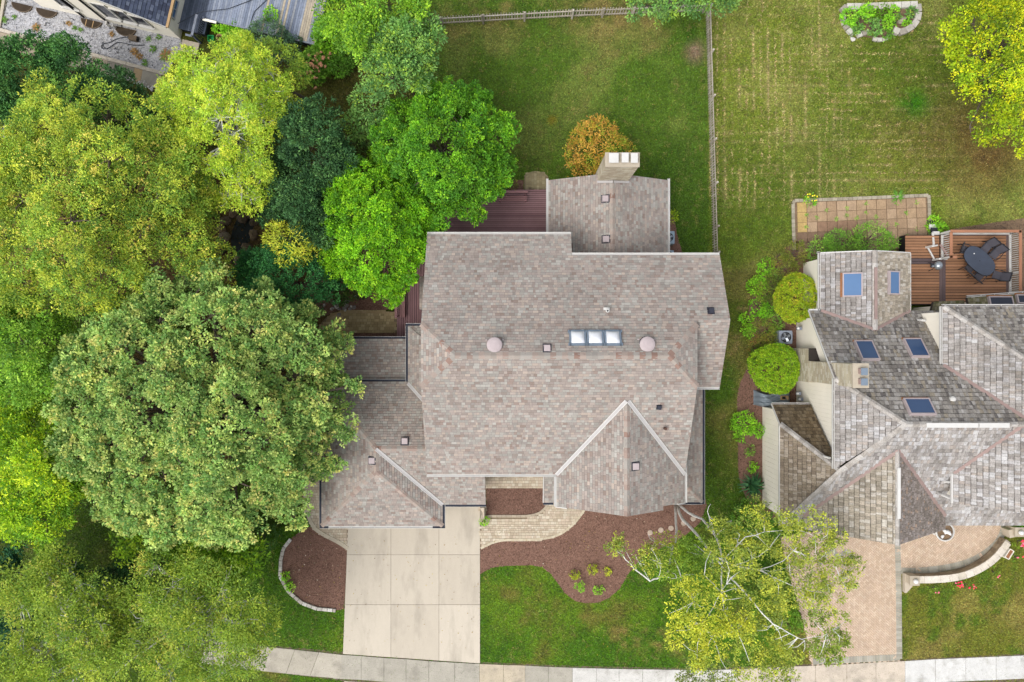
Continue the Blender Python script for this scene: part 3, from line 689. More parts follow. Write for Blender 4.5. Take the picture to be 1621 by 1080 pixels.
# round stepping stones
for i, (a, b_) in enumerate([(1029, 843), (1046, 839), (1062, 836), (1035, 866), (1097, 821), (1082, 828)]):
    p = W(a, b_); v, f = lathe_geo([(.17, 0), (.175, .03), (.165, .045), (.10, .05)], (p.x, p.y, ZB), 14)
    obj('stepping_stone', v, f, M['stone'], cols=[C(196, 176, 158)] * len(v), label=['leftmost of three round stepping stones in a row below the gable', 'middle of three round stepping stones in a row below the gable', 'rightmost of three round stepping stones in a row below the gable', 'lone round stepping stone lower down near the bare birch branches', 'round stepping stone between the birch trunks farthest right', 'round stepping stone between the birch trunks nearer the house gable'][i], cat='stepping stone', group='round stepping stones in the front mulch bed')

for nm_, pts_, n_, pal_ in (('lawn', [(430, 0), (1621, 0), (1621, 300), (1150, 300), (1100, 260), (640, 260)], 900, [C(196, 170, 90), C(170, 140, 70), C(210, 190, 120)]), ('front', [(400, 840), (1300, 840), (1300, 1050), (400, 1030)], 700, [C(196, 176, 80), C(170, 140, 70), C(120, 96, 60)]), ('right', [(1430, 900), (1621, 880), (1621, 1040), (1430, 1045)], 160, [C(190, 170, 90), C(150, 120, 70)])):
    chips('fallen_leaves', pts_, .07, n_, pal_, .02, .05, n_, None, 'chip', .03, label={'lawn': 'dry fallen leaves scattered over the back lawns', 'front': 'dry fallen leaves scattered over the front yard and driveway', 'right': 'dry fallen leaves on the lawn below the curved wall'}[nm_], cat='leaves')
# ------------------------------------------------------------------ roofs built from single shingles
def plane3(p, q, r):
    p, q, r = Vector(p), Vector(q), Vector(r); n = (q - p).cross(r - p)
    b, c = -n.x / n.z, -n.y / n.z
    return (p.z - b * p.x - c * p.y, b, c)
def pz(pl, x, y): return pl[0] + pl[1] * x + pl[2] * y
def on_plane(pl, px, py):
    dx, dy = (px - 810.5) / F, (540 - py) / F; k = pl[1] * dx + pl[2] * dy
    z = (pl[0] + k * H) / (1 + k); return Vector((dx * (H - z), dy * (H - z), z))
class House:
    def __init__(s, name, label, cat, loc):
        s.root = thing(name, label, cat, loc); s.sh = []; s.decks = {}
    def plane(s, roof, pl, polys, expo, wr, pal, seed, thick=.026, th_deck=.16, rev=False, jit=.06, gapv=.09, gapu=.03):
        """polys: convex XY polygons lying in the plane pl = (a, b, c)"""
        g = math.hypot(pl[1], pl[2]); up = (pl[1] / g, pl[2] / g); ev = (-up[1], up[0]); cs = 1 / math.sqrt(1 + g * g)
        d = s.decks.setdefault(roof, [])
        for p in polys:
            n = len(p); q = list(p)
            if sum(q[i][0] * q[(i + 1) % n][1] - q[(i + 1) % n][0] * q[i][1] for i in range(n)) < 0: q = q[::-1]
            v = [Vector((x, y, pz(pl, x, y) - th_deck)) for x, y in q] + [Vector((x, y, pz(pl, x, y))) for x, y in q]
            f = [tuple(range(n - 1, -1, -1)), tuple(range(n, 2 * n))] + [(i, (i + 1) % n, n + (i + 1) % n, n + i) for i in range(n)]
            d.append((v, f))
        uv = [[(x * ev[0] + y * ev[1], x * up[0] + y * up[1]) for x, y in p] for p in polys]
        u0 = min(a for p in uv for a, b in p); u1 = max(a for p in uv for a, b in p)
        v0 = min(b for p in uv for a, b in p); v1 = max(b for p in uv for a, b in p)
        rr = random.Random(seed); e = expo * cs; v = v0; row = 0
        while v < v1:
            u = u0 - rr.uniform(0, wr[1])
            while u < u1:
                w = rr.uniform(*wr); t = thick * rr.uniform(.7, 1.5); dv = rr.uniform(0, jit) * e
                c = pal(rr, row)
                rect = [(u, v - dv), (u + w, v - dv), (u + w, v + e * (1 - gapv)), (u, v + e * (1 - gapv))]  # open gap above each course bares dark sheathing as a painted shadow line
                for p in uv:
                    if max(a for a, b in p) < u or min(a for a, b in p) > u + w: continue
                    k = clip_convex(rect, p)
                    if len(k) < 3 or parea(k) < .0015: continue
                    cu = sum(a for a, b in k) / len(k); cv = sum(b for a, b in k) / len(k)
                    top, bot = [], []
                    for a, b in k:
                        a = cu + (a - cu) * (1 - gapu)
                        x, y = a * ev[0] + b * up[0], a * ev[1] + b * up[1]; z = pz(pl, x, y)
                        hh = t * (1 - .8 * (b - (v - dv)) / (e + dv)) + .004
                        top.append(Vector((x, y, z + hh))); bot.append(Vector((x, y, z - .004)))
                    n = len(k); vs = bot + top
                    ar = sum(top[i].x * top[(i + 1) % n].y - top[(i + 1) % n].x * top[i].y for i in range(n))
                    if ar < 0: vs = bot[::-1] + top[::-1]
                    fs = [tuple(range(n, 2 * n))] + [(i, (i + 1) % n, n + (i + 1) % n, n + i) for i in range(n)]
                    pa = [PX(q.x, q.y, q.z) for q in top]
                    s.sh.append((parea(pa), roof, vs, fs, c))
                u += w
            v += e; row += 1
    def finish(s, mat, deckmat, single, nmax=300, frame=True):
        R_ = {}
        for roof, parts in s.decks.items():
            v, f = merge(parts); R_[roof] = obj('roof', v, f, deckmat, s.root)
        def vis(t):
            q = t[2][-1]; x, y = PX(q.x, q.y, q.z); return 0 <= x <= 1621 and 0 <= y <= 1080
        sh = sorted(s.sh, key=lambda t: -(t[0] if vis(t) else 0))
        for a, roof, vs, fs, c in sh[:nmax]:
            obj(single, vs, fs, mat, R_[roof], cols=[c] * len(vs))
        V, Fc, Cc = [], [], []
        for a, roof, vs, fs, c in sh[nmax:]:
            o = len(V); V += vs; Fc += [tuple(i + o for i in q) for q in fs]; Cc += [c] * len(vs)
        if V: obj(single + 's', V, Fc, mat, s.root, cols=Cc, kind='stuff')
        s.R = R_
        return R_
    def wall(s, foot, mat, z0=0.0, name='wall'):
        n = len(foot); q = list(foot)
        if sum(q[i][0] * q[(i + 1) % n][1] - q[(i + 1) % n][0] * q[i][1] for i in range(n)) < 0: q = q[::-1]
        v = [Vector((a, b, z0)) for a, b, c in q] + [Vector(p) for p in q]
        v.append(Vector((sum(p[0] for p in q) / n, sum(p[1] for p in q) / n, min(p[2] for p in q) - .15)))
        f = [(n + i, n + (i + 1) % n, 2 * n) for i in range(n)] + [(i, (i + 1) % n, n + (i + 1) % n, n + i) for i in range(n)]
        return obj(name, v, f, mat, s.root)
def caps(root, p0, p1, s0, s1, w, ln, mat, pal, seed, zo=.022, name='ridge_cap'):
    """saddle-shaped cap pieces along a ridge or hip; s0/s1 = drop per metre on either side"""
    p0, p1 = Vector(p0), Vector(p1); L = (p1 - p0).length; n = max(1, round(L / ln)); rr = random.Random(seed)
    d = (p1 - p0) / L; hn = Vector((-d.y, d.x, 0)).normalized()
    for i in range(n):
        a = p0 + d * (L * i / n); b = p0 + d * (L * (i + 1.08) / n); t = .02; ww = w / 2 * rr.uniform(.92, 1.05)
        V = []
        for p, zz in ((a, zo + t), (b, zo)):
            for k, sl in ((-1, s0), (0, 0), (1, s1)):
                V.append(p + hn * (k * ww) + Vector((0, 0, zz - sl * ww)))
        V += [q - Vector((0, 0, t * 2)) for q in V]
        Fc = [(0, 1, 4, 3), (1, 2, 5, 4), (6, 7, 1, 0), (7, 8, 2, 1), (3, 4, 10, 9), (4, 5, 11, 10), (0, 3, 9, 6), (2, 8, 11, 5)]
        obj(name, V, Fc, mat, root, cols=[pal(rr, i)] * 12)
def gutter(root, p0, p1, out, mat, inner, w=.13, h=.11, hang=0.8, rimw=.03):
    """open channel: two rims and a floor, with hangers across it"""
    p0, p1 = Vector(p0), Vector(p1); o = Vector((out[0], out[1], 0)).normalized(); dn = Vector((0, 0, -h))
    def slab4(a, b): 
        q = [p0 + o * a, p1 + o * a, p1 + o * b, p0 + o * b]; return q
    parts = []
    for a, b in ((.0, rimw), (w - rimw, w)):
        q = slab4(a, b); parts.append((([p + dn for p in q] + q), BOXF))
    dark = inner is M['dark_trough']
    g = obj('gutter', *merge(parts), inner if dark else mat, root)
    if dark: q = slab4(w, w + .014); obj('outer_lip', [p + dn for p in q] + [p + Vector((0, 0, .004)) for p in q], BOXF, mat, g)
    q = slab4(rimw, w - rimw); obj('gutter_floor', [p + dn for p in q] + [p + dn * .55 for p in q], BOXF, inner, g)
    L = (p1 - p0).length; n = int(L / hang)
    for i in range(1, n):
        c = p0 + (p1 - p0) * (i / n); d = (p1 - p0).normalized() * .018
        q = [c - d, c + d, c + d + o * w, c - d + o * w]
        obj('hanger', [p + Vector((0, 0, .001)) for p in q] + [p + Vector((0, 0, .012)) for p in q], BOXF, M['white_metal'], g)
    return g
def weighted(pal):
    cs = [c for c, w in pal for _ in range(w)]
    def f(rr, row):
        c = rr.choice(cs); k = rr.uniform(.9, 1.1); return (c[0] * k, c[1] * k, c[2] * k)
    return f
BR = weighted([(C(170, 158, 150), 6), (C(176, 164, 155), 6), (C(170, 165, 157), 6), (C(180, 176, 168), 4), (C(161, 149, 141), 4), (C(184, 170, 158), 3), (C(157, 140, 131), 2), (C(160, 153, 146), 3)])
CAP = weighted([(C(176, 160, 149), 4), (C(166, 146, 135), 3), (C(172, 162, 152), 4), (C(160, 132, 120), 1), (C(170, 164, 156), 4)])

def roof_vent(house, roof, pl, px, py, s=.36, h=.16, mat='vent_pink'):
    p = on_plane(pl, px, py); r = thing('x', None, None, p) if False else None
    prof = [(-s / 2, -s / 2), (s / 2, -s / 2), (s / 2, s / 2), (-s / 2, s / 2)]
    v = [Vector((p.x + a, p.y + b, pz(pl, p.x + a, p.y + b) - .02)) for a, b in prof]
    v += [Vector((p.x + a * .86, p.y + b * .86, p.z + h)) for a, b in prof]
    o = obj('roof_vent', v, BOXF, M[mat], house.root)
    fl = [(-s * .62, -s * .62), (s * .62, -s * .62), (s * .62, s * .62), (-s * .62, s * .62)]
    v = [Vector((p.x + a, p.y + b, pz(pl, p.x + a, p.y + b) + .02)) for a, b in fl] + [Vector((p.x + a, p.y + b, pz(pl, p.x + a, p.y + b) + .036)) for a, b in fl]
    obj('flashing', v, BOXF, M['vent_dark'], o)
    return o

# ------------------------------------------------------------------ the brown-shingled main house
hs_ = House('house', 'large house with brown and grey asphalt shingle roof in the middle of the photo', 'house', (2.4, -.7, 0))
rt = hs_.root; SL = .5; EX = .155; WR = (.10, .32)
xL, xR, yN, yS, zE = -4.68, 9.53, 5.88, -7.35, 5.6
yr = (yN + yS) / 2; zr = zE + SL * (yN - yr); yN2, xX = 4.66, 11.26
plN = (zE + SL * yN, 0, -SL); plS = (zE - SL * yS, 0, SL)
zc = 8.1; yc0 = yN - (zc - zE) / SL; yc1 = yS + (zc - zE) / SL; jx = -2.87; jx2 = 7.92
ye = 1.08; zx = pz(plN, 0, ye); yS2 = ye - (yN2 - ye); plS2 = (zx - SL * ye, 0, SL)
xstep = (905 - 810.5) * (H - 6.1) / F
hs_.plane('main', plN, [[(xL, yc0), (xL, yN), (xstep, yN), (xstep, yr), (jx, yr)], [(xstep, yr), (xstep, yN2), (xR, yN2), (xR, yc0), (jx2, yr)], [(xR, ye), (xR, yN2), (xX, yN2), (xX, ye)]], EX, WR, BR, 1)
hs_.plane('main', plS, [[(xL, yS), (xL, yc1), (jx, yr), (jx2, yr), (xR, yc1), (xR, yS)]], EX, WR, BR, 2)
plW = plane3((xL, yc0, zc), (xL, yc1, zc), (jx, yr, zr)); plE = plane3((xR, yc0, zc), (xR, yc1, zc), (jx2, yr, zr))
hs_.plane('main', plW, [[(xL, yc0), (xL, yc1), (jx, yr)]], EX, WR, BR, 3)
hs_.plane('main', plE, [[(xR, yc0), (xR, yc1), (jx2, yr)]], EX, WR, BR, 4)
hs_.plane('extension', plS2, [[(xR - .3, yS2), (xX, yS2), (xX, ye), (xR - .3, ye)]], EX, WR, BR, 5)
# front gable
gx0, gx1 = 2.45, 9.52; gxm = (gx0 + gx1) / 2; gs = .6; gz = zE + gs * (gxm - gx0); gyS = -9.12; gyN = yS + (gz - zE) / SL
plGW = (zE - gs * gx0, gs, 0); plGE = (zE + gs * gx1, -gs, 0)
hs_.plane('front_gable', plGW, [[(gx0, gyS), (gxm, gyS), (gxm, gyN), (gx0, yS)]], EX, WR, BR, 6)
xn = 8.15
hs_.plane('front_gable', plGE, [[(gxm, gyS), (xn, gyS), (xn, yS + (gx1 - xn) * gs / SL), (gxm, gyN)], [(xn, gyS + .22), (gx1, gyS + .22), (gx1, yS), (xn, yS + (gx1 - xn) * gs / SL)]], EX, WR, BR, 7)
# garage wing
ex0, ex1, ey0, zg = -11.25, -4.09, -10.93, 2.9
gm = (ex0 + ex1) / 2; hw = (ex1 - ex0) / 2; zgr = zg + SL * hw; wy = -9.66; wr_ = wy + hw; wn = wr_ + hw + .1
plgW = (zg - SL * ex0, SL, 0); plgE = (zg + SL * ex1, -SL, 0); plgS = (zg - SL * ey0, 0, SL); plwS = (zg - SL * wy, 0, SL); plwN = (zgr + SL * wr_, 0, -SL)
hs_.plane('garage', plgW, [[(ex0, ey0), (gm, ey0 + hw), (gm, wr_), (ex0, wr_ + hw)]], EX, WR, BR, 8)
hs_.plane('garage', plgS, [[(ex0, ey0), (ex1, ey0), (gm, ey0 + hw)]], EX, WR, BR, 9)
hs_.plane('garage', plgE, [[(ex1, ey0), (ex1, wy), (gm, wr_), (gm, ey0 + hw)]], EX, WR, BR, 10)
xp = -1.55
hs_.plane('garage', plwS, [[(ex1, wy), (xp, wy), (xp, wr_), (gm, wr_)]], EX, WR, BR, 11)
hs_.plane('garage', plwN, [[(ex0, wn), (gm, wr_), (-4.4, wr_), (-4.4, wn)]], EX, WR, BR, 12)
# side lean-to along the west wall, porch roof, east lean-to, entry roof
lx = -6.14; ly = .9; plL = (zg - SL * lx, SL, 0)
hs_.plane('side', plL, [[(lx, wn - .1), (lx, ly), (-4.45, ly - 1.3), (-4.45, -4.2)]], EX, WR, BR, 13)
plLN = (zg + SL * ly, 0, -SL); hs_.plane('side', plLN, [[(lx, ly), (-4.45, ly), (-4.45, ly - 1.69)]], EX, WR, BR, 14)
plP = (2.25 + .13 * .13, 0, -.13); hs_.plane('porch', plP, [[(-11.1, .13), (-6.2, .13), (-6.2, -2.45), (-11.1, -2.45)]], EX, WR, BR, 15)
ax = 11.25; ays = -9.52; plA = (zg + SL * ax, -SL, 0); hs_.plane('east', plA, [[(ax, ays), (ax, -2.0), (9.3, -2.0), (9.3, ays + 1.95)]], EX, WR, BR, 16)
plAS = (zg - SL * ays, 0, SL); hs_.plane('east', plAS, [[(9.3, ays), (ax, ays), (9.3, ays + 1.95)]], EX, WR, BR, 17)
plEn = (3.0 - .3 * -9.52, 0, .3); hs_.plane('entry', plEn, [[(1.85, -9.52), (2.5, -9.52), (2.5, -7.3), (1.85, -7.3)]], EX, WR, BR, 18)
# north wing with the chimney
nx0, nx1, ny1 = 2.15, 9.2, 9.5; nm = (nx0 + nx1) / 2; nz = zg + SL * (nm - nx0); plnW = (zg - SL * nx0, SL, 0); plnE = (zg + SL * nx1, -SL, 0)
hs_.plane('north', plnW, [[(nx0, 4.5), (nm, 4.5), (nm, ny1), (nx0, ny1)]], EX, WR, BR, 19)
hs_.plane('north', plnE, [[(nm, 4.5), (nx1, 4.5), (nx1, ny1), (nm, ny1)]], EX, WR, BR, 20)
# bay roof over the side deck
plB = (2.6 - .35 * -5.55, .35, 0); hs_.plane('bay', plB, [[(-5.5, 1.9), (-4.6, 1.5), (-4.6, 4.1), (-5.5, 3.8)]], EX, WR, BR, 21)
hs_.finish(M['shingle'], M['deck_sheath'], 'shingle')
# walls
wm = M['wall_tan']; o_ = .3
hs_.wall([(xL + o_, yS + .4, zE - .05), (xR - o_, yS + .4, zE - .05), (xR - o_, yc1, zc - .2), (xR - o_, yc0, zc - .2), (xR - o_, yN2 - .3, zE + .4), (xstep - .3, yN2 - .3, zE + .4), (xstep - .3, yN - .4, zE - .05), (xL + o_, yN - .4, zE - .05), (xL + o_, yc0, zc - .2), (xL + o_, yc1, zc - .2)], wm)
hs_.wall([(xR - .5, yS2 + .4, pz(plS2, 0, yS2 + .4) - .2), (xX - .25, yS2 + .4, pz(plS2, 0, yS2 + .4) - .2), (xX - .25, ye, zx - .2), (xX - .25, yN2 - .4, pz(plN, 0, yN2 - .4) - .2), (xR - .5, yN2 - .4, pz(plN, 0, yN2 - .4) - .2)], wm)
hs_.wall([(gx0 + .35, yS + .3, zE), (gx0 + .35, gyS + .4, zE), (gxm, gyS + .4, gz - .2), (gx1 - .4, gyS + .4, zE), (gx1 - .4, yS + .3, zE)], wm)
hs_.wall([(ex0 + .35, ey0 + .35, zg), (ex1 - .35, ey0 + .35, zg), (ex1 - .35, wy + .35, zg), (xp - .3, wy + .35, zg), (xp - .3, yS + .5, zg + .7), (-4.4, yS + .5, zg + .9), (-4.4, wn - .4, zg), (ex0 + .35, wn - .4, zg)], wm)
hs_.wall([(lx + .3, wn - .5, zg), (lx + .3, ly - .3, zg), (-4.4, ly - .3, zg + .3), (-4.4, wn - .5, zg + .3)], wm)
hs_.wall([(9.2, -2.4, zg + .4), (ax - .35, -2.4, zg), (ax - .35, ays + .4, zg), (9.2, ays + .4, zg)], wm)
hs_.wall([(nx0 + .35, 4.3, zg), (nx0 + .35, ny1 - .3, zg), (nm, ny1 - .3, nz - .2), (nx1 - .35, ny1 - .3, zg), (nx1 - .35, 4.3, zg)], wm)
hs_.wall([(-10.9, -.2, 2.1), (-10.7, -.2, 2.1), (-10.7, -2.2, 2.5), (-10.9, -2.2, 2.5)], wm)
hs_.wall([(-5.2, 1.8, 2.5), (-4.4, 1.6, 2.5), (-4.4, 4.0, 2.5), (-5.2, 3.7, 2.5)], wm)
# small front door pier and step seen beside the porch
hs_.wall([(1.2, -7.85, 2.6), (1.5, -7.85, 2.6), (1.5, -7.0, 2.6), (1.2, -7.0, 2.6)], M['white_metal'], name='porch_post')
hs_.wall([(-1.98, -11.05, .9), (-1.72, -11.05, .9), (-1.72, -10.35, .9), (-1.98, -10.35, .9)], M['wall_tan'], name='stone_pier')
def front_window(x0, x1, z0, z1, y, mull=1):
    c = ((x0 + x1) / 2, (z0 + z1) / 2); L, h = x1 - x0, z1 - z0; t = .09
    fr = [boxv((c[0], y - .02, c[1] + s_ * h / 2), (L + t, .08, t)) for s_ in (-1, 1)] + [boxv((c[0] + s_ * L / 2, y - .019, c[1]), (t, .076, h - t)) for s_ in (-1, 1)] + [boxv((x0 + L * (k + 1) / (mull + 1), y - .018, c[1]), (.05, .07, h - t)) for k in range(mull)]
    w = obj('window', *merge([(v, BOXF) for v in fr]), M['white_metal'], rt); obj('pane', boxv((c[0], y - .012, c[1]), (L - t, .02, h - t)), BOXF, M['dark_glass'], w)
yg_ = gyS + .4
front_window(4.2, 5.6, 1.0, 2.4, yg_, 1); front_window(6.3, 7.7, 1.0, 2.4, yg_, 1); front_window(4.6, 7.4, 3.7, 5.1, yg_, 2)
for a_ in (-3.4, -1.4, .6): front_window(a_, a_ + 1.1, 3.9, 5.1, yS + .4, 1)
for a_ in (-10.4, -7.4):   # garage doors with their panels
    gd = box('garage_door', (a_ + 1.25, ey0 + .335, 1.12), (2.5, .06, 2.2), M['white_metal'], rt)
    for i_ in range(4):
        for j_ in range(4): box('door_panel', (a_ + .34 + .607 * i_, ey0 + .30, .34 + .53 * j_), (.52, .03, .42), M['white_metal'], gd)
fd = box('front_door', (.1, yS + .38, 1.1), (1.0, .08, 2.1), M['brown_trough'], rt); box('door_handle', (.48, yS + .33, 1.05), (.05, .06, .2), M['steel'], fd)
# ridge and hip caps
sm_ = M['shingle']
caps(rt, (jx, yr, zr), (jx2, yr, zr), SL, SL, .34, .30, sm_, CAP, 1)
for a, b in (((xL, yc0, zc), (jx, yr, zr)), ((xL, yc1, zc), (jx, yr, zr)), ((xR, yc0, zc), (jx2, yr, zr)), ((xR, yc1, zc), (jx2, yr, zr))): caps(rt, a, b, .32, .32, .3, .30, sm_, CAP, 2)
caps(rt, (gxm, gyS, gz), (gxm, gyN + .3, gz), gs, gs, .32, .28, sm_, CAP, 3)
caps(rt, (gm, ey0 + hw, zgr), (gm, wr_, zgr), SL, SL, .3, .28, sm_, CAP, 4)
caps(rt, (gm, wr_, zgr), (-4.75, wr_, zgr), SL, SL, .3, .28, sm_, CAP, 5)
for a, b in (((ex0, ey0, zg), (gm, ey0 + hw, zgr)), ((ex1, ey0, zg), (gm, ey0 + hw, zgr)), ((ex0, wr_ + hw, zg), (gm, wr_, zgr))): caps(rt, a, b, .35, .35, .28, .30, sm_, CAP, 6)
caps(rt, (nm, 4.9, nz), (nm, ny1, nz), SL, SL, .32, .28, sm_, CAP, 7)
caps(rt, (ax, ays, zg), (9.5, ays + 1.75, zg + .87), .35, .35, .24, .3, sm_, CAP, 8)
# valleys: pale metal
for a, b, w_ in (((gx0, yS, zE), (gxm - .05, gyN, gz), .17), ((gx1, yS, zE), (gxm + .05, gyN, gz), .17), ((ex1, wy, zg), (gm, wr_, zgr), .17), ((lx, wn - .1, zg), (-4.5, -4.15, zg + .82), .15)):
    strip('valley_flashing', Vector(a) + Vector((0, 0, 0)), b, w_, .03, M['valley_metal'], rt, .045)
    for sgn in (-1, 1):
        d = Vector(b) - Vector(a); n = Vector((-d.y, d.x, 0)).normalized() * (sgn * w_ * .5)
        strip('valley_edge', Vector(a) + n, Vector(b) + n, .03, .035, M['white_metal'], rt, .06)
# gutters
wmt, dk = M['white_metal'], M['dark_trough']
gutter(rt, (xL, yN, zE), (xstep, yN, zE), (0, 1), wmt, wmt)
gutter(rt, (xstep, yN2, pz(plN, 0, yN2)), (xX, yN2, pz(plN, 0, yN2)), (0, 1), wmt, wmt)
gutter(rt, (xL, yS, zE), (gx0, yS, zE), (0, -1), wmt, wmt, hang=20)
gutter(rt, (xR, yS2, pz(plS2, 0, yS2)), (xX, yS2, pz(plS2, 0, yS2)), (0, -1), wmt, wmt, hang=20)
gutter(rt, (gx0, yS - .1, zE), (gx0, gyS, zE), (-1, 0), wmt, wmt, hang=20); gutter(rt, (gx1, yS + .5, zE), (gx1, gyS + .2, zE), (1, 0), wmt, wmt, hang=20)
gutter(rt, (nx0, 5.9, zg), (nx0, ny1 + .1, zg), (-1, 0), wmt, wmt); gutter(rt, (nx1, 4.7, zg), (nx1, ny1 + .1, zg), (1, 0), wmt, wmt)
gutter(rt, (ex0, ey0, zg), (ex0, wn, zg), (-1, 0), wmt, dk, hang=30, rimw=.015); gutter(rt, (ex0 + .4, ey0, zg), (ex1 - .6, ey0, zg), (0, -1), wmt, wmt, hang=.62)
gutter(rt, (ex0 - .13, ey0 - .001, zg), (ex0 + .4, ey0 - .001, zg), (0, -1), wmt, dk, hang=30, rimw=.015); gutter(rt, (ex1 - .6, ey0 - .001, zg), (ex1 + .13, ey0 - .001, zg), (0, -1), wmt, dk, hang=30, rimw=.015)
gutter(rt, (ex1, ey0, zg), (ex1, wy, zg), (1, 0), wmt, dk, hang=30, rimw=.015); gutter(rt, (ex1 + .13, wy, zg), (xp, wy, zg), (0, -1), wmt, dk, hang=30, rimw=.015)
gutter(rt, (ex0, wn, zg - .05), (lx - .13, wn, zg - .05), (0, 1), wmt, dk, hang=30, rimw=.02); gutter(rt, (lx, wn - .05, zg), (lx, ly, zg), (-1, 0), wmt, dk, hang=30, rimw=.025); gutter(rt, (lx - .13, ly, zg), (-4.5, ly, zg), (0, 1), wmt, dk, hang=30, rimw=.03)
gutter(rt, (-11.1, .13, 2.25), (-6.2, .13, 2.25), (0, 1), wmt, dk, hang=30, rimw=.02)
gutter(rt, (ax, -2.0, zg), (ax, ays - .12, zg), (1, 0), wmt, dk, hang=30, rimw=.025); gutter(rt, (9.4, ays, zg), (ax, ays, zg), (0, -1), wmt, dk, hang=30, rimw=.02)
gutter(rt, (1.85, -9.52, 3.0), (2.45, -9.52, 3.0), (0, -1), wmt, dk, hang=30, rimw=.02)
strip('fascia', (1.84, -9.52, 2.95), (1.84, -7.4, 3.55), .05, .06, wmt, rt); strip('fascia', (gx0, gyS - .02, zE - .1), (gx0 + .6, gyS - .02, zE + .26), .04, .12, wmt, rt); strip('fascia', (gx1 - .5, gyS + .2, zE + .2), (gx1, gyS + .2, zE - .1), .04, .12, wmt, rt)
# skylight trio
p = on_plane(plN, 942, 536)
sk = obj('skylight', [], [], M['skylight_frame'], rt)
parts = []
tilt = math.atan(SL); MM = rotm(-tilt, 0, 0, p)
MM = Matrix.Translation(p) @ Matrix.Rotation(-tilt, 4, 'X')
fr = [boxv((0, .37, .06), (2.75, .12, .16), MM), boxv((0, -.37, .06), (2.75, .12, .16), MM)]
for k in range(3):
    cx = (k - 1) * .89
    for s_ in (-1, 1): fr.append(boxv((cx + s_ * .38, 0, .06), (.10, .86, .16), MM))
bpy.data.objects.remove(sk)
sk = obj('skylight', *merge([(v, BOXF) for v in fr]), M['skylight_frame'], rt)
for k in range(3):
    cx = (k - 1) * .89; V, Fc = [], []; n = 8
    for i in range(n + 1):
        for j in range(n + 1):
            u, v_ = 2 * i / n - 1, 2 * j / n - 1; h = .20 * (1 - abs(u) ** 2.6) ** .7 * (1 - abs(v_) ** 2.6) ** .7 if abs(u) < 1 and abs(v_) < 1 else 0
            V.append(MM @ Vector((cx + u * .33, v_ * .33, .15 + h)))
    for i in range(n):
        for j in range(n): Fc.append((i * (n + 1) + j, (i + 1) * (n + 1) + j, (i + 1) * (n + 1) + j + 1, i * (n + 1) + j + 1))
    obj('dome_pane', V, Fc, M['dome'], sk, smooth=True)
# round attic fans
for px_, py_ in ((783, 546), (1024, 545)):
    p = on_plane(plN, px_, py_)
    v, f = lathe_geo([(.40, -.18), (.40, .02), (.30, .03), (.30, .12)], p, 24); fan = obj('attic_fan', v, f, M['vent_dark'], rt)
    v, f = lathe_geo([(.39, .12), (.40, .17), (.37, .21), (.25, .25), (.05, .27)], p, 24); obj('fan_cap', v, f, M['vent_pink'], fan, smooth=False)
    for s_ in (-1, 1): box('bracket', (p.x + s_ * .42, p.y + .25, pz(plN, 0, p.y + .25) + .04), (.1, .05, .05), M['vent_pink'], fan)
roof_vent(hs_, 'main', plN, 866, 551)
for a, b, pl_ in ((958, 315, plnW), (959, 379, plnW), (641, 698, plwN), (589, 729, plgW), (1006, 738, plGE)): roof_vent(hs_, 'x', pl_, a, b, .38)
for a, b, pl_ in ((1125, 492, plN), (1043, 645, plS)): roof_vent(hs_, 'x', pl_, a, b, .3 if a > 1100 else .22, .2, 'vent_dark')
p = on_plane(plS, 1052, 678); v, f = tube_geo([p - Vector((0, 0, .1)), p + Vector((0, 0, .3))], .08, 10); obj('vent_pipe', v, f, M['brown_trough'], rt)
p = on_plane(plN, 960, 491); bt_ = box('plumbing_boot', (p.x, p.y + .06, p.z + .03), (.32, .14, .06), M['white_metal'], rt); v, f = tube_geo([p - Vector((-.03, .05, .1)), p + Vector((.03, -.05, .28))], .09, 12); obj('vent_pipe', v, f, M['white_metal'], bt_); v, f = tube_geo([p + Vector((.03, -.05, .27)), p + Vector((.03, -.05, .285))], .05, 10); obj('pipe_mouth', v, f, M['black'], bt_)
# chimney of single bricks: mortar core, brick courses, crown, flue caps
def brick_block(root, name, x0, x1, y0, y1, z0, z1, pal, seed, bl=.32, bh=.13, part='brick', faces='NSEW'):
    core = obj(name, boxv(((x0 + x1) / 2, (y0 + y1) / 2, (z0 + z1) / 2), (x1 - x0, y1 - y0, z1 - z0)), BOXF, M['brick_mortar'], root)
    rr = random.Random(seed); g = .012; V, Fc, Cc = [], [], []; z = z0; row = 0
    while z < z1 - .02:
        h = min(bh, z1 - z)
        for side in faces:
            L = (x1 - x0) if side in 'NS' else (y1 - y0); s = -(row % 2) * bl / 2
            while s < L:
                a, b = max(0, s + g / 2), min(L, s + bl - g / 2)
                if b - a > .03:
                    if side == 'S': c = ((x0 + (a + b) / 2), y0 - .004, z + h / 2); sz = (b - a, .016, h - g)
                    if side == 'N': c = ((x0 + (a + b) / 2), y1 + .004, z + h / 2); sz = (b - a, .016, h - g)
                    if side == 'W': c = (x0 - .004, y0 + (a + b) / 2, z + h / 2); sz = (.016, b - a, h - g)
                    if side == 'E': c = (x1 + .004, y0 + (a + b) / 2, z + h / 2); sz = (.016, b - a, h - g)
                    o = len(V); V += boxv(c, sz); Fc += [tuple(i + o for i in q) for q in BOXF]; k = pal[rr.randrange(len(pal))]; m = rr.uniform(.9, 1.08); Cc += [(k[0] * m, k[1] * m, k[2] * m)] * 8
                s += bl
        z += bh; row += 1
    obj(part + 's', V, Fc, M['brick_tan'], core, cols=Cc, kind='stuff'); return core
TB = [C(206, 194, 170), C(196, 182, 156), C(214, 204, 182), C(188, 174, 150)]
ch = brick_block(rt, 'chimney', 4.9, 6.62, 9.12, 9.8, 2.0, 7.55, TB, 4)
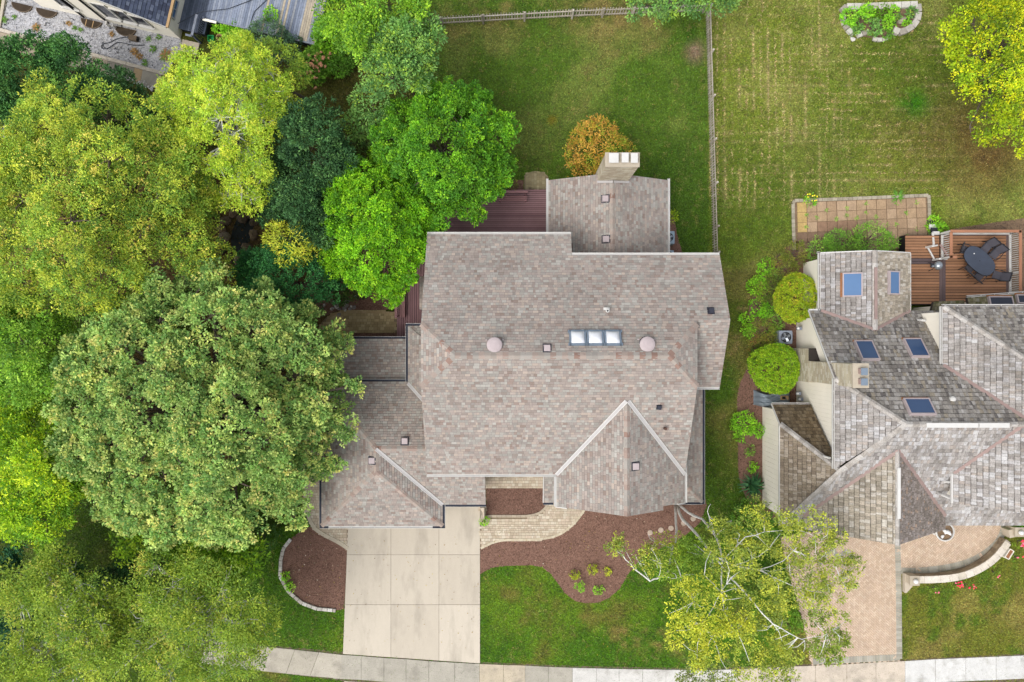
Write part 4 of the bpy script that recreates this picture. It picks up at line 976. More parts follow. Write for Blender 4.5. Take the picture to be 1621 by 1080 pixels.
box('crown', (5.76, 9.46, 7.585), (1.80, .76, .07), M['brick_mortar'], ch)
for cx, w_, dz in ((5.28, .5, .16), (5.86, .36, .22), (6.35, .36, .15)):
    fl = box('flue', (cx, 9.5, 7.62 + dz / 2 - .02), (w_ * .8, .38, dz), M['vent_dark'], ch); box('flue_cap', (cx, 9.5, 7.64 + dz), (w_, .5, .04), M['white_metal'], ch)
strip('cricket_flashing', (4.85, 9.05, 4.42), (5.7, 8.98, 4.74), .12, .02, M['valley_metal'], rt, .0); strip('cricket_flashing', (6.67, 9.05, 4.36), (5.75, 8.98, 4.74), .12, .02, M['valley_metal'], rt, .0)

# ------------------------------------------------------------------ main house decks
def board_deck(name, label, x0, x1, y0, y1, z, axis, bw, pal, matname, seed, gap=.026, th=.035, dark=None):
    r = thing(name, label, 'deck', ((x0 + x1) / 2, (y0 + y1) / 2, 0)); rr = random.Random(seed)
    box('frame', ((x0 + x1) / 2, (y0 + y1) / 2, (z - th) / 2 - .002), (x1 - x0 - .04, y1 - y0 - .04, z - th - .01), M['black'], r)
    a, b = (y0, y1) if axis == 'x' else (x0, x1); n = max(1, round((b - a) / bw)); w = (b - a) / n
    for i in range(n):
        c = a + w * (i + .5); col = rr.choice(pal); k = rr.uniform(.93, 1.07); col = tuple(q * k for q in col)
        ctr, sz = (((x0 + x1) / 2, c, z - th / 2 + rr.uniform(-.002, .002)), (x1 - x0, w - gap, th)) if axis == 'x' else ((c, (y0 + y1) / 2, z - th / 2 + rr.uniform(-.002, .002)), (w - gap, y1 - y0, th))
        v = boxv(ctr, sz); obj('board', v, BOXF, M[matname], r, cols=[col] * 8)
    return r
PUR = [C(160, 122, 124), C(152, 114, 118), C(168, 130, 132)]
zd = .45
a = W(702, 371, zd); b = W(867, 300, zd)
board_deck('back_deck', 'purplish brown plank deck behind the house beside the chimney wing', a.x - 1.0, b.x - .02, 5.4, b.y, zd, 'x', .125, PUR, 'purple_board', 1)
a = W(628, 530, zd); b = W(690, 395, zd)
dk2 = board_deck('side_deck', 'purplish brown plank deck along the left wall of the house', a.x, -4.45, -.1, 5.39, zd, 'y', .14, PUR, 'purple_board', 2)
def bench(label, c, rz, L):
    r = thing('deck_bench', label, 'bench', c, rz)
    cols = lambda n: [C(164, 122, 122)] * n
    for k in range(3): obj('seat_slat', boxv((0, -.18 + .12 * k, .42), (L, .1, .04)), BOXF, M['purple_board'], r, cols=cols(8), local=True)
    obj('back_rail', boxv((0, .26, .84), (L + .1, .14, .04)), BOXF, M['purple_board'], r, cols=cols(8), local=True)
    n = int(L / .13)
    for i in range(n): obj('back_slat', boxv((-L / 2 + (i + .5) * L / n, .24, .62), (.06, .04, .42)), BOXF, M['purple_board'], r, cols=[C(122, 88, 90)] * 8, local=True)
    for s_ in (-1, 1):
        for y in (-.16, .22): obj('leg', boxv((s_ * (L / 2 - .08), y, .2), (.09, .09, .4)), BOXF, M['purple_board'], r, cols=cols(8), local=True)
    return r
p = W(812, 312, zd); bench('purplish slatted bench with back along the upper edge of the back deck', (p.x, p.y - .12, zd), 0, 1.75)
p = W(633, 474, zd); bench('purplish slatted bench with back on the left edge of the side deck', (p.x + .15, p.y, zd), math.pi / 2, 2.3)

def ac_unit(label, px, py, mat, sx=.8, sy=.8, h=.75, rz=0.0):
    p = W(px, py, h); r = thing('air_conditioner', label, 'air conditioner', (p.x, p.y, 0), rz)
    obj('pad', boxv((0, 0, .04), (sx + .12, sy + .12, .08)), BOXF, M['joint'], r, local=True)
    obj('case', boxv((0, 0, .08 + (h - .12) / 2), (sx, sy, h - .12)), BOXF, mat, r, local=True)
    v, f = prism_geo([(sx * .5 * a, sy * .5 * b) for a, b in ((-1, -.8), (-.8, -1), (.8, -1), (1, -.8), (1, .8), (.8, 1), (-.8, 1), (-1, .8))], h - .04, h); obj('top', v, f, mat, r, local=True)
    rr_ = min(sx, sy) * .40
    v, f = lathe_geo([(rr_, h + .002), (rr_, h + .008), (rr_ * .98, h + .01)], (0, 0, 0), 24); well = obj('fan_well', v, f, M['black'], r, local=True)
    for k in range(4):
        t = k * math.pi / 2 + .4; MM = Matrix.Translation((math.cos(t) * rr_ * .5, math.sin(t) * rr_ * .5, h + .03)) @ Matrix.Rotation(t, 4, 'Z') @ Matrix.Rotation(.35, 4, 'X')
        obj('fan_blade', boxv((0, 0, 0), (rr_ * .7, rr_ * .42, .006), MM), BOXF, M['steel'], well, local=True)
    for k in range(3):
        v, f = lathe_geo([(rr_ * (.35 + .3 * k), h + .055), (rr_ * (.35 + .3 * k) + .012, h + .06), (rr_ * (.35 + .3 * k), h + .065)], (0, 0, 0), 24)
        f = f[:-2]; obj('grille_ring', v, f, mat, r, local=True)
    return r
ac_unit('pale blue air conditioner beside the right wall of the chimney wing', 1059, 376, M['ac_blue'], .7, .78)
ac_unit('second pale blue air conditioner half hidden under the back gutter', 1059, 404, M['ac_blue'], .6, .6, .7)
ac_unit('grey air conditioner with round fan between the two globe shrubs', 1244, 534, M['ac_grey'], .82, .82, .85)
# ------------------------------------------------------------------ grey-shake neighbour house
nb = House('house', 'neighbouring house on the right with weathered grey cedar shake roof and cream walls', 'house', (20, -4, 0))
nr = nb.root; SE = .27; SW_ = (.09, .22)
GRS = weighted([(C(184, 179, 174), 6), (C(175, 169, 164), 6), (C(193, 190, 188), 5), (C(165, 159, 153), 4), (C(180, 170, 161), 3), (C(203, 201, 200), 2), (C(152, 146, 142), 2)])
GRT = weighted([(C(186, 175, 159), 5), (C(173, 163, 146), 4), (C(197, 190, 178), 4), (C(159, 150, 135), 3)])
GRS_SHADE = weighted([(C(165, 159, 151), 6), (C(152, 146, 139), 6), (C(175, 170, 164), 5), (C(137, 131, 126), 4), (C(165, 155, 139), 4), (C(120, 115, 112), 2), (C(186, 182, 177), 2)])  # north slopes: darker copy of the grey mix, shade put into the colour
BRL_SHADE = weighted([(C(132, 116, 92), 5), (C(120, 104, 82), 4), (C(146, 130, 106), 4), (C(104, 90, 72), 3)])  # north slope of the low wing: shade put into the brown mix
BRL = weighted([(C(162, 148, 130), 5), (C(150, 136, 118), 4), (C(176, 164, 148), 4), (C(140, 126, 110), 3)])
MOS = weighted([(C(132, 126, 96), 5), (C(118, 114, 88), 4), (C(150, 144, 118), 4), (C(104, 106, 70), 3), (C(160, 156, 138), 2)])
kw = dict(thick=.05, th_deck=.2, jit=.10, gapv=.12, gapu=.06)
bs = .84; by0, bz0 = 1.79, 3.0; bx = 17.5
plBN = (bz0 + bs * by0, 0, -bs); zri = 8.1; yri = by0 - (zri - bz0) / bs; xhip = 20.26
zC = 6.2; yC0 = by0 - (zC - bz0) / bs; ss = .72
plBS = (zri - ss * yri, 0, ss)
yC1 = yri - (zri - zC) / ss
XE = 31.0
nb.plane('main', plBN, [[(bx, by0), (XE, by0), (XE, yri), (xhip, yri), (bx, yC0)]], SE, SW_, GRS_SHADE, 31, **kw)
plC = plane3((bx, yC0, zC), (bx, yC1, zC), (xhip, yri, zri))
nb.plane('main', plC, [[(bx, yC0), (bx, yC1), (xhip, yri)]], SE, SW_, GRS, 32, **kw)
# low left wing: apex T
T = Vector((17.85, -7.04, 6.1)); dX = 15.6; dzE = 3.45
plD2 = plane3((dX, 0, dzE), (dX, 1, dzE), T); plD1 = plane3((0, -4.80, dzE), (1, -4.80, dzE), T); yD2 = -4.80
zS_e = 3.45; yS_e = yri - (zri - zS_e) / ss          # south eave of the main slope
plBSw = plBS
nb.plane('main', plBS, [[(xhip, yri), (XE, yri), (XE, yS_e), (dX, yS_e), (T.x, T.y)]], SE, SW_, GRS, 33, **kw)
nb.plane('left', plD2, [[(dX, yD2), (T.x, T.y), (dX, yS_e - .1)]], SE, SW_, BRL, 34, **kw)
nb.plane('left', plD1, [[(dX, -3.8), (17.9, -3.8), (T.x, T.y), (dX, yD2)]], SE, SW_, BRL_SHADE, 35, **kw)
# front gable
fx, fz, fyN, fyS = 20.46, 7.0, -5.8, -10.83; fxw, fxe = 16.75, 24.9; fze = 3.95; fye = yri - (zri - fze) / ss
sw1 = (fz - fze) / (fx - fxw); sw2 = (fz - fze) / (fxe - fx)
plFW = (fz - sw1 * fx, sw1, 0); plFE = (fz + sw2 * fx, -sw2, 0)
nb.plane('front', plFW, [[(fxw, fyS), (fx, fyS), (fx, fyN), (fxw, fye)]], SE, SW_, GRT, 36, **kw)
nb.plane('front', plFE, [[(fx, fyS), (fxe, fyS), (fxe, fye), (fx, fyN)]], SE * .6, (.1, .2), weighted([(C(150, 140, 132), 5), (C(138, 128, 120), 4), (C(164, 154, 148), 3), (C(172, 150, 132), 1)]), 37, **kw)  # east slope gets a darkened mix, its shade put into the colour
# east front block
ex, ez, es = 24.06, 6.0, .93; plEF = (ez - es * ex, es, 0)
nb.plane('east_front', plEF, [[(ex, -8.85), (28.2, -8.85), (28.2, yri), (26.32, yri), (ex, -7.2)]], SE, SW_, GRS, 38, **kw)
# upper right hipped block
gX, gY, gZ, g8 = 23.73, 1.91, 5.6, .8; gV = by0 - (gZ - bz0) / bs
plGWs = (gZ - g8 * gX, g8, 0); plGNs = (gZ + g8 * gY, 0, -g8)
nb.plane('upper', plGWs, [[(gX, gY), (gX + 3.6, gY - 3.6), (27.4, yri), (26.85, yri), (gX, gV)]], SE, SW_, GRS, 39, **kw)
nb.plane('upper', plGNs, [[(gX, gY), (31, gY), (31, gY - 3.6), (gX + 3.6, gY - 3.6)]], SE * .8, SW_, GRS_SHADE, 40, **kw)
# north dormer wing with two skylights
dx0, dx1, dyN, dze = 18.2, 23.6, 5.4, 3.0
a0 = W(1299, 401, dze); a1 = W(1440, 394, dze); dx0, dx1 = a0.x, a1.x; dyN = a0.y; dm = (dx0 + dx1) / 2 + .05; dsl = .36; dzr = dze + dsl * (dm - dx0)
plDW = (dze - dsl * dx0, dsl, 0); plDE = (dzr + dsl * dm, -dsl, 0)
yv0 = by0 - (dze - bz0) / bs; yv1 = by0 - (dzr - bz0) / bs
nb.plane('north', plDW, [[(dx0, yv0 + .9), (dx0, dyN), (dm, dyN), (dm, yv1)], [(dx0, yv0), (dx0, yv0 + .9), (dm, yv1)]], SE, SW_, GRS, 41, **kw)
nb.plane('north', plDE, [[(dm, yv1), (dm, dyN), (dx1, dyN), (dx1, yv0)]], SE * .75, SW_, GRT, 42, **kw)
# low mossy roofs between the deck and the upper block
h0 = W(1531, 471, 2.6); plH = (2.6 + .3 * h0.y, 0, -.3)
nb.plane('low', plH, [[(h0.x, h0.y), (32, h0.y + .35), (32, 1.2), (h0.x, 1.2)]], .22, SW_, MOS, 43, **kw)
h1 = W(1478, 478, 2.3); plH2 = (2.3 + .3 * h1.y, 0, -.3)
nb.plane('low', plH2, [[(h1.x, h1.y), (h0.x, h1.y + .1), (h0.x, 1.0), (h1.x - .6, 1.0)]], .22, SW_, MOS, 44, **kw)
nb.finish(M['shake'], M['shake_sheath'], 'shake')
cw = M['cream_wall']
bw_ = bx + .5
nb.wall([(bw_, by0 - .4, bz0 + .1), (30.5, by0 - .4, bz0 + .1), (30.5, yri, zri - .4), (bw_, yri, zC - .05), (bw_, yC0, zC - .15)], cw)
nb.wall([(bw_ + .002, yri + .2, zC - .05), (20, yri + .2, zC), (20, yC1 + .4, zC - .1), (bw_ + .002, yC1 + .4, zC - .1)], cw)
nb.wall([(dX + .25, -4.15, 2.45), (18.3, -4.15, 2.45), (18.3, yS_e + .4, 3.3), (dX + .25, yS_e + .4, 3.3), (dX + .25, yD2 - .1, 3.2)], cw)
nb.wall([(fxw + .4, fye + .6, fze), (fxw + .4, fyS + .4, fze), (fx, fyS + .4, fz - .25), (fxe - .4, fyS + .4, fze), (fxe - .4, fye + .6, fze)], cw)
nb.wall([(ex + .25, -6.9, ez), (ex + .25, -8.55, ez), (27.5, -8.55, ez + 1.6), (31, -8.55, ez + 1.6), (31, -6.5, ez + 1.4)], cw)
nb.wall([(gX + .25, gY - .3, gZ - .05), (31, gY - .3, gZ - .05), (31, yri + .3, gZ), (gX + .25, yri + .3, gZ)], cw)
nb.wall([(dx0 + .25, dyN - .25, dze), (dm, dyN - .25, dzr - .2), (dx1 - .2, dyN - .25, dze), (dx1 - .2, 1.0, dze), (dx0 + .25, 1.0, dze)], cw)
nb.wall([(h0.x + .2, h0.y - .25, 2.5), (32, h0.y + .1, 2.5), (32, 1.5, 2.5), (h0.x + .2, 1.5, 2.5)], cw)
nb.wall([(h1.x + .1, h1.y - .25, 2.2), (h0.x, h1.y - .2, 2.2), (h0.x, 1.5, 2.2), (h1.x + .1, 1.5, 2.2)], cw)
# caps, copper valleys, white ridge vents
SHC = weighted([(C(190, 184, 177), 4), (C(178, 171, 163), 4), (C(198, 193, 187), 3)])
sk_ = M['shake']
for a, b, s_ in (((bx, yC0, zC), (xhip, yri, zri), .5), ((dX, yS_e, zS_e), (T.x, T.y, T.z), .5), ((T.x, T.y, T.z), (xhip, yri, zri), .5), ((dX, yD2, dzE), (T.x, T.y, T.z), .55),
                 ((gX, gY, gZ), (gX + 3.6, gY - 3.6, gZ + 3.6 * g8), .5), ((xhip, yri, zri), (29, yri, zri), .8)):
    caps(nr, a, b, s_, s_, .28, .34, sk_, SHC, 11, .12)
caps(nr, (fx, fyS, fz), (fx, fyN, fz), .8, .8, .24, .34, sk_, SHC, 12, .1); caps(nr, (dm, yv1, dzr), (dm, dyN, dzr), .36, .36, .3, .34, sk_, SHC, 13, .1)
cp = M['copper']
for a, b in (((fxw, fye, fze), (fx, fyN, fz)), ((fxe, fye, fze), (fx, fyN, fz)), ((ex, -7.2, ez), (26.32, yri, zri)), ((gX, gV, gZ), (26.85, yri, zri)), ((dx0, yv0, dze), (dm, yv1, dzr)), ((dx1, yv0, dze), (dm, yv1, dzr))):
    strip('copper_valley', a, b, .19, .03, cp, nr, .06)
strip('copper_ridge', (dm, yv1 + .6, dzr), (dm, dyN - .95, dzr), .16, .06, cp, nr, .1)
wmt = M['white_metal']
for x0, x1 in ((21.25, 23.9), (23.95, 25.5)): strip('ridge_vent', (x0, yri - .04, zri), (x1, yri - .04, zri), .24, .06, wmt, nr, .09)
strip('ridge_vent', (fx, fyN - .9, fz), (fx, fyN - 3.6, fz), .17, .06, wmt, nr, .09)
# eave gutters with brown debris
bt2 = M['brown_trough']
gutter(nr, (bx, yC0, zC), (bx, yC1, zC), (-1, 0), wmt, bt2, w=.11, hang=.7, rimw=.03); gutter(nr, (gX, gY, gZ), (gX, gV, gZ), (-1, 0), wmt, bt2, w=.12, hang=.7, rimw=.035); gutter(nr, (gX, gY, gZ), (31, gY, gZ), (0, 1), wmt, bt2, w=.12, hang=.8, rimw=.04)
gutter(nr, (dx0, yv0, dze), (dx0, dyN, dze), (-1, 0), wmt, bt2, w=.14, hang=.6, rimw=.04); gutter(nr, (dx0 - .15, dyN, 2.9), (dx0 + .01, dyN, 2.9), (0, 1), wmt, bt2, w=.1, hang=9)
gutter(nr, (dX, -3.8, pz(plD1, 0, -3.8)), (17.85, -3.8, pz(plD1, 0, -3.8)), (0, 1), wmt, bt2, w=.1, hang=.7, rimw=.03); gutter(nr, (ex, -8.85, ez), (ex, -7.25, ez), (-1, 0), wmt, bt2, w=.1, hang=.7, rimw=.05)
gutter(nr, (h0.x, h0.y, 2.6), (32, h0.y + .35, 2.6), (0, 1), wmt, bt2, w=.12, hang=.8, rimw=.04); gutter(nr, (bx, by0, bz0), (18.3, by0, bz0), (0, 1), wmt, bt2, w=.1, hang=9, rimw=.05)
for a, b in (((bx - .03, by0, bz0 - .05), (bx - .03, yC0, zC - .05)), ((dX - .03, -3.8, pz(plD1, 0, -3.8) - .05), (dX - .03, yD2, dzE - .05)), ((dx0 - .02, dyN + .02, dze), (dm, dyN + .02, dzr)), ((dx1, dyN + .02, dze), (dm, dyN + .02, dzr)), ((dx1 + .02, dyN, dze), (dx1 + .02, yv0, dze)), ((dX - .03, yD2, dzE - .03), (dX - .03, yS_e, dzE - .03))):
    strip('rake_board', a, b, .06, .06, wmt, nr, .0)
def downspout(pts, r=.06): v, f = tube_geo(pts, r, 8); obj('downspout', v, f, wmt, nr)
downspout([(gX - .1, gV + .1, gZ - .1), (gX - .2, gV + .05, gZ - .35), (gX - .3, gV + .4, gZ - .5)]); downspout([(ex - .1, -7.7, ez - .1), (ex - .25, -7.75, ez - .4)]); downspout([(ex - .1, -8.6, ez - .1), (ex - .3, -8.5, ez - .5), (ex - .3, -8.2, 3.6)]); downspout([(bx - .1, -6.4, zC - .3), (bx - .5, -6.35, 4.6), (bx - .6, -6.3, 4.5)])
p = on_plane(plBN, 1453, 507); v, f = tube_geo([p + Vector((0, 0, .0)), p + Vector((.05, 0, .25)), p + Vector((.3, -.05, .28))], .07, 8); obj('vent_pipe', v, f, wmt, nr)
p = on_plane(plBN, 1507, 632); v, f = lathe_geo([(.16, -.05), (.16, .1), (.10, .16)], p, 12); obj('roof_vent', v, f, wmt, nr)
p = on_plane(plBN, 1319, 573); box('chimney_flashing', (p.x, p.y, p.z + .05), (.3, .12, .05), wmt, nr)
def skylight(pl, px, py, w, d, glass, axis='y'):
    """w across the slope, d along it"""
    p = on_plane(pl, px, py); g = Vector((pl[1], pl[2], 0)); gl = g.length; up = (g / gl + Vector((0, 0, gl))).normalized(); ac = Vector((-g.y / gl, g.x / gl, 0)); nn = ac.cross(up); nn = nn if nn.z > 0 else -nn
    MM = Matrix(((ac.x, up.x, nn.x, p.x), (ac.y, up.y, nn.y, p.y), (ac.z, up.z, nn.z, p.z), (0, 0, 0, 1)))
    t = .07; fr = [boxv((0, s_ * d / 2, .09), (w + t, t, .24), MM) for s_ in (-1, 1)] + [boxv((s_ * w / 2, 0, .09), (t, d - t, .236), MM) for s_ in (-1, 1)]
    s = obj('skylight', *merge([(v, BOXF) for v in fr]), M['vent_pink'], nr)
    obj('pane', boxv((0, 0, .17), (w - t, d - t, .03), MM), BOXF, glass, s)
    obj('sill_flashing', boxv((0, -d / 2 - .09, .06), (w + .1, .12, .1), MM), BOXF, M['rust'], s)
    return s
skylight(plDW, 1349, 451, 1.32, .98, M['sky_glass_light']); skylight(plDE, 1412, 448, 1.3, .72, M['sky_glass_light'])
skylight(plBN, 1371, 557, .95, 1.3, M['sky_glass']); skylight(plBN, 1449, 553, .95, 1.25, M['sky_glass']); skylight(plBN, 1454, 646, 1.3, .95, M['sky_glass'])
skylight(plH, 1582, 478, 1.35, .5, M['dark_glass']); skylight(plH, 1626, 475, 1.35, .5, M['dark_glass'])
# neighbour chimney with stepped shoulder
TB2 = [C(214, 204, 180), C(204, 192, 166), C(222, 214, 194), C(196, 184, 160)]
c2 = brick_block(nr, 'chimney', 17.62, 18.35, -2.38, -1.2, 0, 7.9, TB2, 8)
brick_block(nr, 'chimney_base', 17.6, 18.1, -2.44, -.45, 0, 2.75, TB2, 9)
v, f = prism_geo([(17.58, -1.18), (18.12, -1.18), (18.12, -.43), (17.58, -.43)], 2.75, 2.8); v = [Vector((q.x, q.y, q.z + (.55 if q.y < -1 else 0) * (1 if i > 3 else 0))) for i, q in enumerate(v)]; obj('shoulder', v, f, M['shake_sheath'], nr)
box('crown', (18.0, -1.79, 7.95), (.84, 1.28, .1), M['brick_mortar'], c2)
for y in (-1.55, -2.08):
    fl = box('flue', (17.98, y, 8.07), (.24, .28, .2), M['copper'], c2); box('flue_cap', (18.08, y - .02, 8.2), (.34, .36, .04), M['skylight_frame'], c2)

# vertical siding battens on the cream walls that face the lawn
def battens(x, y0, y1, zf, n, z0=0.05):
    for i in range(n):
        y = y0 + (y1 - y0) * (i + .5) / n; zt = zf(y)
        box('batten', (x, y, (z0 + zt) / 2), (.02, .03, zt - z0), cw, nr)
battens(bw_, by0 - .5, -.3, lambda y: min(zC, pz(plBN, 0, y)) - .25, 9); battens(bw_, -2.6, yC1 + .5, lambda y: zC - .2, 16); battens(dX + .25, -4.4, yS_e + .5, lambda y: 3.1, 20); battens(gX + .24, gY - .4, -2.0, lambda y: gZ - .2, 12, 2)

# white fence panel and covered heap beside the house
p = W(1226, 632, .5); tr_ = thing('tarp_heap', 'grey tarpaulin draped over boxes below the lower globe shrub', 'tarpaulin', (p.x, p.y, 0))
n = 22; V, Fc = [], []; rs_ = random.Random(5); ph = [rs_.uniform(0, 6) for _ in range(6)]
for i in range(n + 1):
    for j in range(n + 1):
        u, v_ = i / n - .5, j / n - .5; e = min(.5 - abs(u), .5 - abs(v_)); h = min(1, e / .14); h = h * h * (3 - 2 * h) * .62 + .05 * math.sin(14 * u + ph[0] + 5 * v_) * h + .05 * math.sin(20 * v_ - 8 * u + ph[1]) + .03 * math.sin(33 * u + 21 * v_)
        V.append(Vector((u * 2.3, v_ * .95 + .08 * math.sin(9 * u), max(.015, h))))
for i in range(n):
    for j in range(n): Fc.append((i * (n + 1) + j, (i + 1) * (n + 1) + j, (i + 1) * (n + 1) + j + 1, i * (n + 1) + j + 1))
obj('tarpaulin', V, Fc, M['tarp'], tr_, smooth=True, local=True); box('crate', (.55, .1, .68), (.5, .26, .06), M['orange_trim'], tr_, local=True); box('crate_lid', (.5, .1, .72), (.2, .16, .03), M['black'], tr_, local=True)
for k, (a, b_) in enumerate(((1262, 623), (1265, 632), (1263, 520))):
    p = W(a, b_, 1.0); m_ = box('utility_meter', (p.x + .1, p.y, .95), (.22, .2, .3), M['ac_grey'], label=['grey utility meter on the cream wall right of the tarpaulin', 'lower grey utility meter on the cream wall right of the tarpaulin', 'small white utility meter on the wall right of the grey air conditioner'][k], cat='meter')
    v, f = lathe_geo([(.08, 0), (.08, .06), (.05, .09)], (p.x - .03, p.y, 1.1), 12); obj('meter_dial', v, f, M['lamp_glass'], m_)

# ------------------------------------------------------------------ neighbour deck with dining set
zd2 = .85
q0 = W(1441, 405, zd2); q1 = W(1598, 368, zd2); dkx0, dkx1 = q0.x - .3, q1.x - .05; dky1, dky0 = q1.y - .1, 2.2
nd = thing('timber_deck', 'reddish brown plank deck with white railing behind the neighbouring house', 'deck', ((dkx0 + dkx1) / 2, (dky0 + dky1) / 2, 0))
box('frame', ((dkx0 + dkx1) / 2, (dky0 + dky1) / 2, .4), (dkx1 - dkx0 - .1, dky1 - dky0 - .1, .78), M['black'], nd)
BRD = [C(174, 128, 94), C(164, 120, 88), C(182, 134, 100), C(156, 114, 84)]; DKB = [C(112, 94, 92), C(104, 88, 88)]
xs1, xs2 = W(1487, 440, zd2).x, W(1497, 440, zd2).x; bw = .178; n = int((dky1 - dky0) / bw)
ystair = W(1480, 390, zd2).y
for i in range(n):
    yc = dky1 - .09 - (i + .5) * bw; z = zd2 - .02 + R.uniform(-.002, .002)
    segs = [(xs2 + .005, dkx1 - .16)] + ([(dkx0, xs1 - .005)] if yc < ystair + 1.1 else [])
    if yc > W(0, 411, zd2).y: segs[0] = (W(1489, 400, zd2).x, dkx1 - .16)
    for a, b in segs:
        if a < xs1 and abs(yc - W(0, 412, zd2).y) < .18: c_ = R.choice(DKB)
        else: c_ = R.choice(BRD)
        obj('board', boxv(((a + b) / 2, yc, z), (b - a, bw - .034, .04)), BOXF, M['brown_board'], nd, cols=[c_] * 8)
for k in range(2):
    x = xs1 + (xs2 - xs1) * (k + .5) / 2; obj('dark_board', boxv((x, (dky0 + W(0, 411, zd2).y) / 2, zd2 - .019), ((xs2 - xs1) / 2 - .012, W(0, 411, zd2).y - dky0, .04)), BOXF, M['brown_board'], nd, cols=[DKB[k]] * 8)
obj('dark_board', boxv((dkx1 - .08, (dky0 + dky1) / 2, zd2 - .019), (.15, dky1 - dky0, .04)), BOXF, M['brown_board'], nd, cols=[DKB[0]] * 8)
obj('dark_board', boxv(((W(1489, 0, zd2).x + dkx1 - .16) / 2, dky1 - .05, zd2 - .019), (dkx1 - .16 - W(1489, 0, zd2).x, .075, .04)), BOXF, M['brown_board'], nd, cols=[DKB[1]] * 8)
RAILC = C(176, 124, 94)
def railing(p0, p1, zb, h=.95, nbal=None, posts=(0, 1), top=True):
    p0, p1 = Vector((*p0, 0)), Vector((*p1, 0)); d = p1 - p0; L = d.length; an = math.atan2(d.y, d.x); n = nbal or int(L / .13)
    c = (p0 + p1) / 2
    box('bottom_rail', (c.x, c.y, zb + .1), (L, .13, .07), M['white_metal'], nd, rz=an)
    v = boxv((0, 0, 0), (L + .1, .17, .045), rotm(0, 0, an, (c.x, c.y, zb + h))); obj('top_rail', v, BOXF, M['brown_board'], nd, cols=[RAILC] * 8)
    for i in range(n):
        q = p0 + d * ((i + .5) / n); box('baluster', (q.x, q.y, zb + .13 + (h - .16) / 2), (.045, .045, h - .16), M['white_metal'], nd)
    for t in posts:
        q = p0 + d * t; box('post', (q.x, q.y, zb + h / 2), (.11, .11, h), M['white_metal'], nd)
xE_, yN_ = dkx1 + .02, dky1 + .02; xg = W(1490, 0, zd2).x; yg = W(0, 410, zd2).y
railing((xg, yN_), (xE_, yN_), zd2, posts=(0, .55, 1)); railing((xE_, yN_), (xE_, dky0), zd2, posts=(.0, .55, 1)); railing((xg, yN_ - .1), (xg, yg), zd2, posts=(1,))
railing((xg - .02, yg), (xg + .3, yg), zd2, nbal=2, posts=(0,))
# open gate at the stair head
ga, gb = W(1466, 392, zd2), W(1477, 412, zd2)
gt = thing('gate', 'small white gate standing open at the head of the deck stairs', 'gate', (ga.x, ga.y, zd2))
for a, b in ((ga, gb), (gb, W(1496, 409, zd2)), (ga, W(1482, 389, zd2))):
    strip('rail', a + Vector((0, 0, .12)), b + Vector((0, 0, .12)), .09, .06, M['white_metal'], gt)
strip('top_rail', W(1480, 389, zd2) + Vector((0, 0, .5)), W(1494, 410, zd2) + Vector((0, 0, .5)), .12, .05, M['copper'], gt)
for a in (ga, gb): box('post', (a.x, a.y, zd2 + .35), (.11, .11, .7), M['white_metal'], gt)
for i in range(4):
    y = dky1 + .05 - .0 + .25 * i; z = zd2 - .17 * (i + 1)
    if z > .05: x = W(1483, 0, zd2).x; box('stair_tread', (x + .05, y, z), (.42, .28, .05), M['white_metal'] if i % 2 == 0 else M['black_metal'], nd)
strip('stair_stringer', (W(1480, 0, zd2).x - .1, dky1 - .8, zd2 + .02), (W(1480, 0, zd2).x - .1, dky1 + .1, zd2 - .1), .12, .06, M['white_metal'], nd)
# oval table
zt = zd2 + .74; pc = W(1551, 413, zt); ang = math.radians(-41)
tb = thing('dining_table', 'dark slate oval dining table on the brown deck', 'table', (pc.x, pc.y, zd2), ang)
ov = [(1.06 * math.copysign(abs(math.cos(t)) ** .8, math.cos(t)), .62 * math.copysign(abs(math.sin(t)) ** .8, math.sin(t))) for t in [2 * math.pi * k / 36 for k in range(36)]]
v, f = prism_geo(ov, .70, .735); obj('tabletop', v, f, M['table_top'], tb, local=True)
v, f = prism_geo([(a * 1.02, b * 1.03) for a, b in ov], .695, .72); obj('rim', v, f, M['black_metal'], tb, local=True)
v, f = lathe_geo([(.03, .735), (.03, .74), (.02, .741)], (0, 0, 0), 10); obj('umbrella_hole', v, f, M['black'], tb, local=True); v, f = lathe_geo([(.035, .735), (.035, .765), (.01, .77)], (-.55, .1, 0), 10); obj('candle', v, f, M['lamp_glass'], tb, local=True)
for sx_, sy_ in ((-1, -1), (-1, 1), (1, -1), (1, 1)):
    v, f = tube_geo([(sx_ * .75, sy_ * .36, .7), (sx_ * .68, sy_ * .32, .35), (sx_ * .78, sy_ * .4, 0)], .03, 6); obj('leg', v, f, M['black_metal'], tb, local=True)
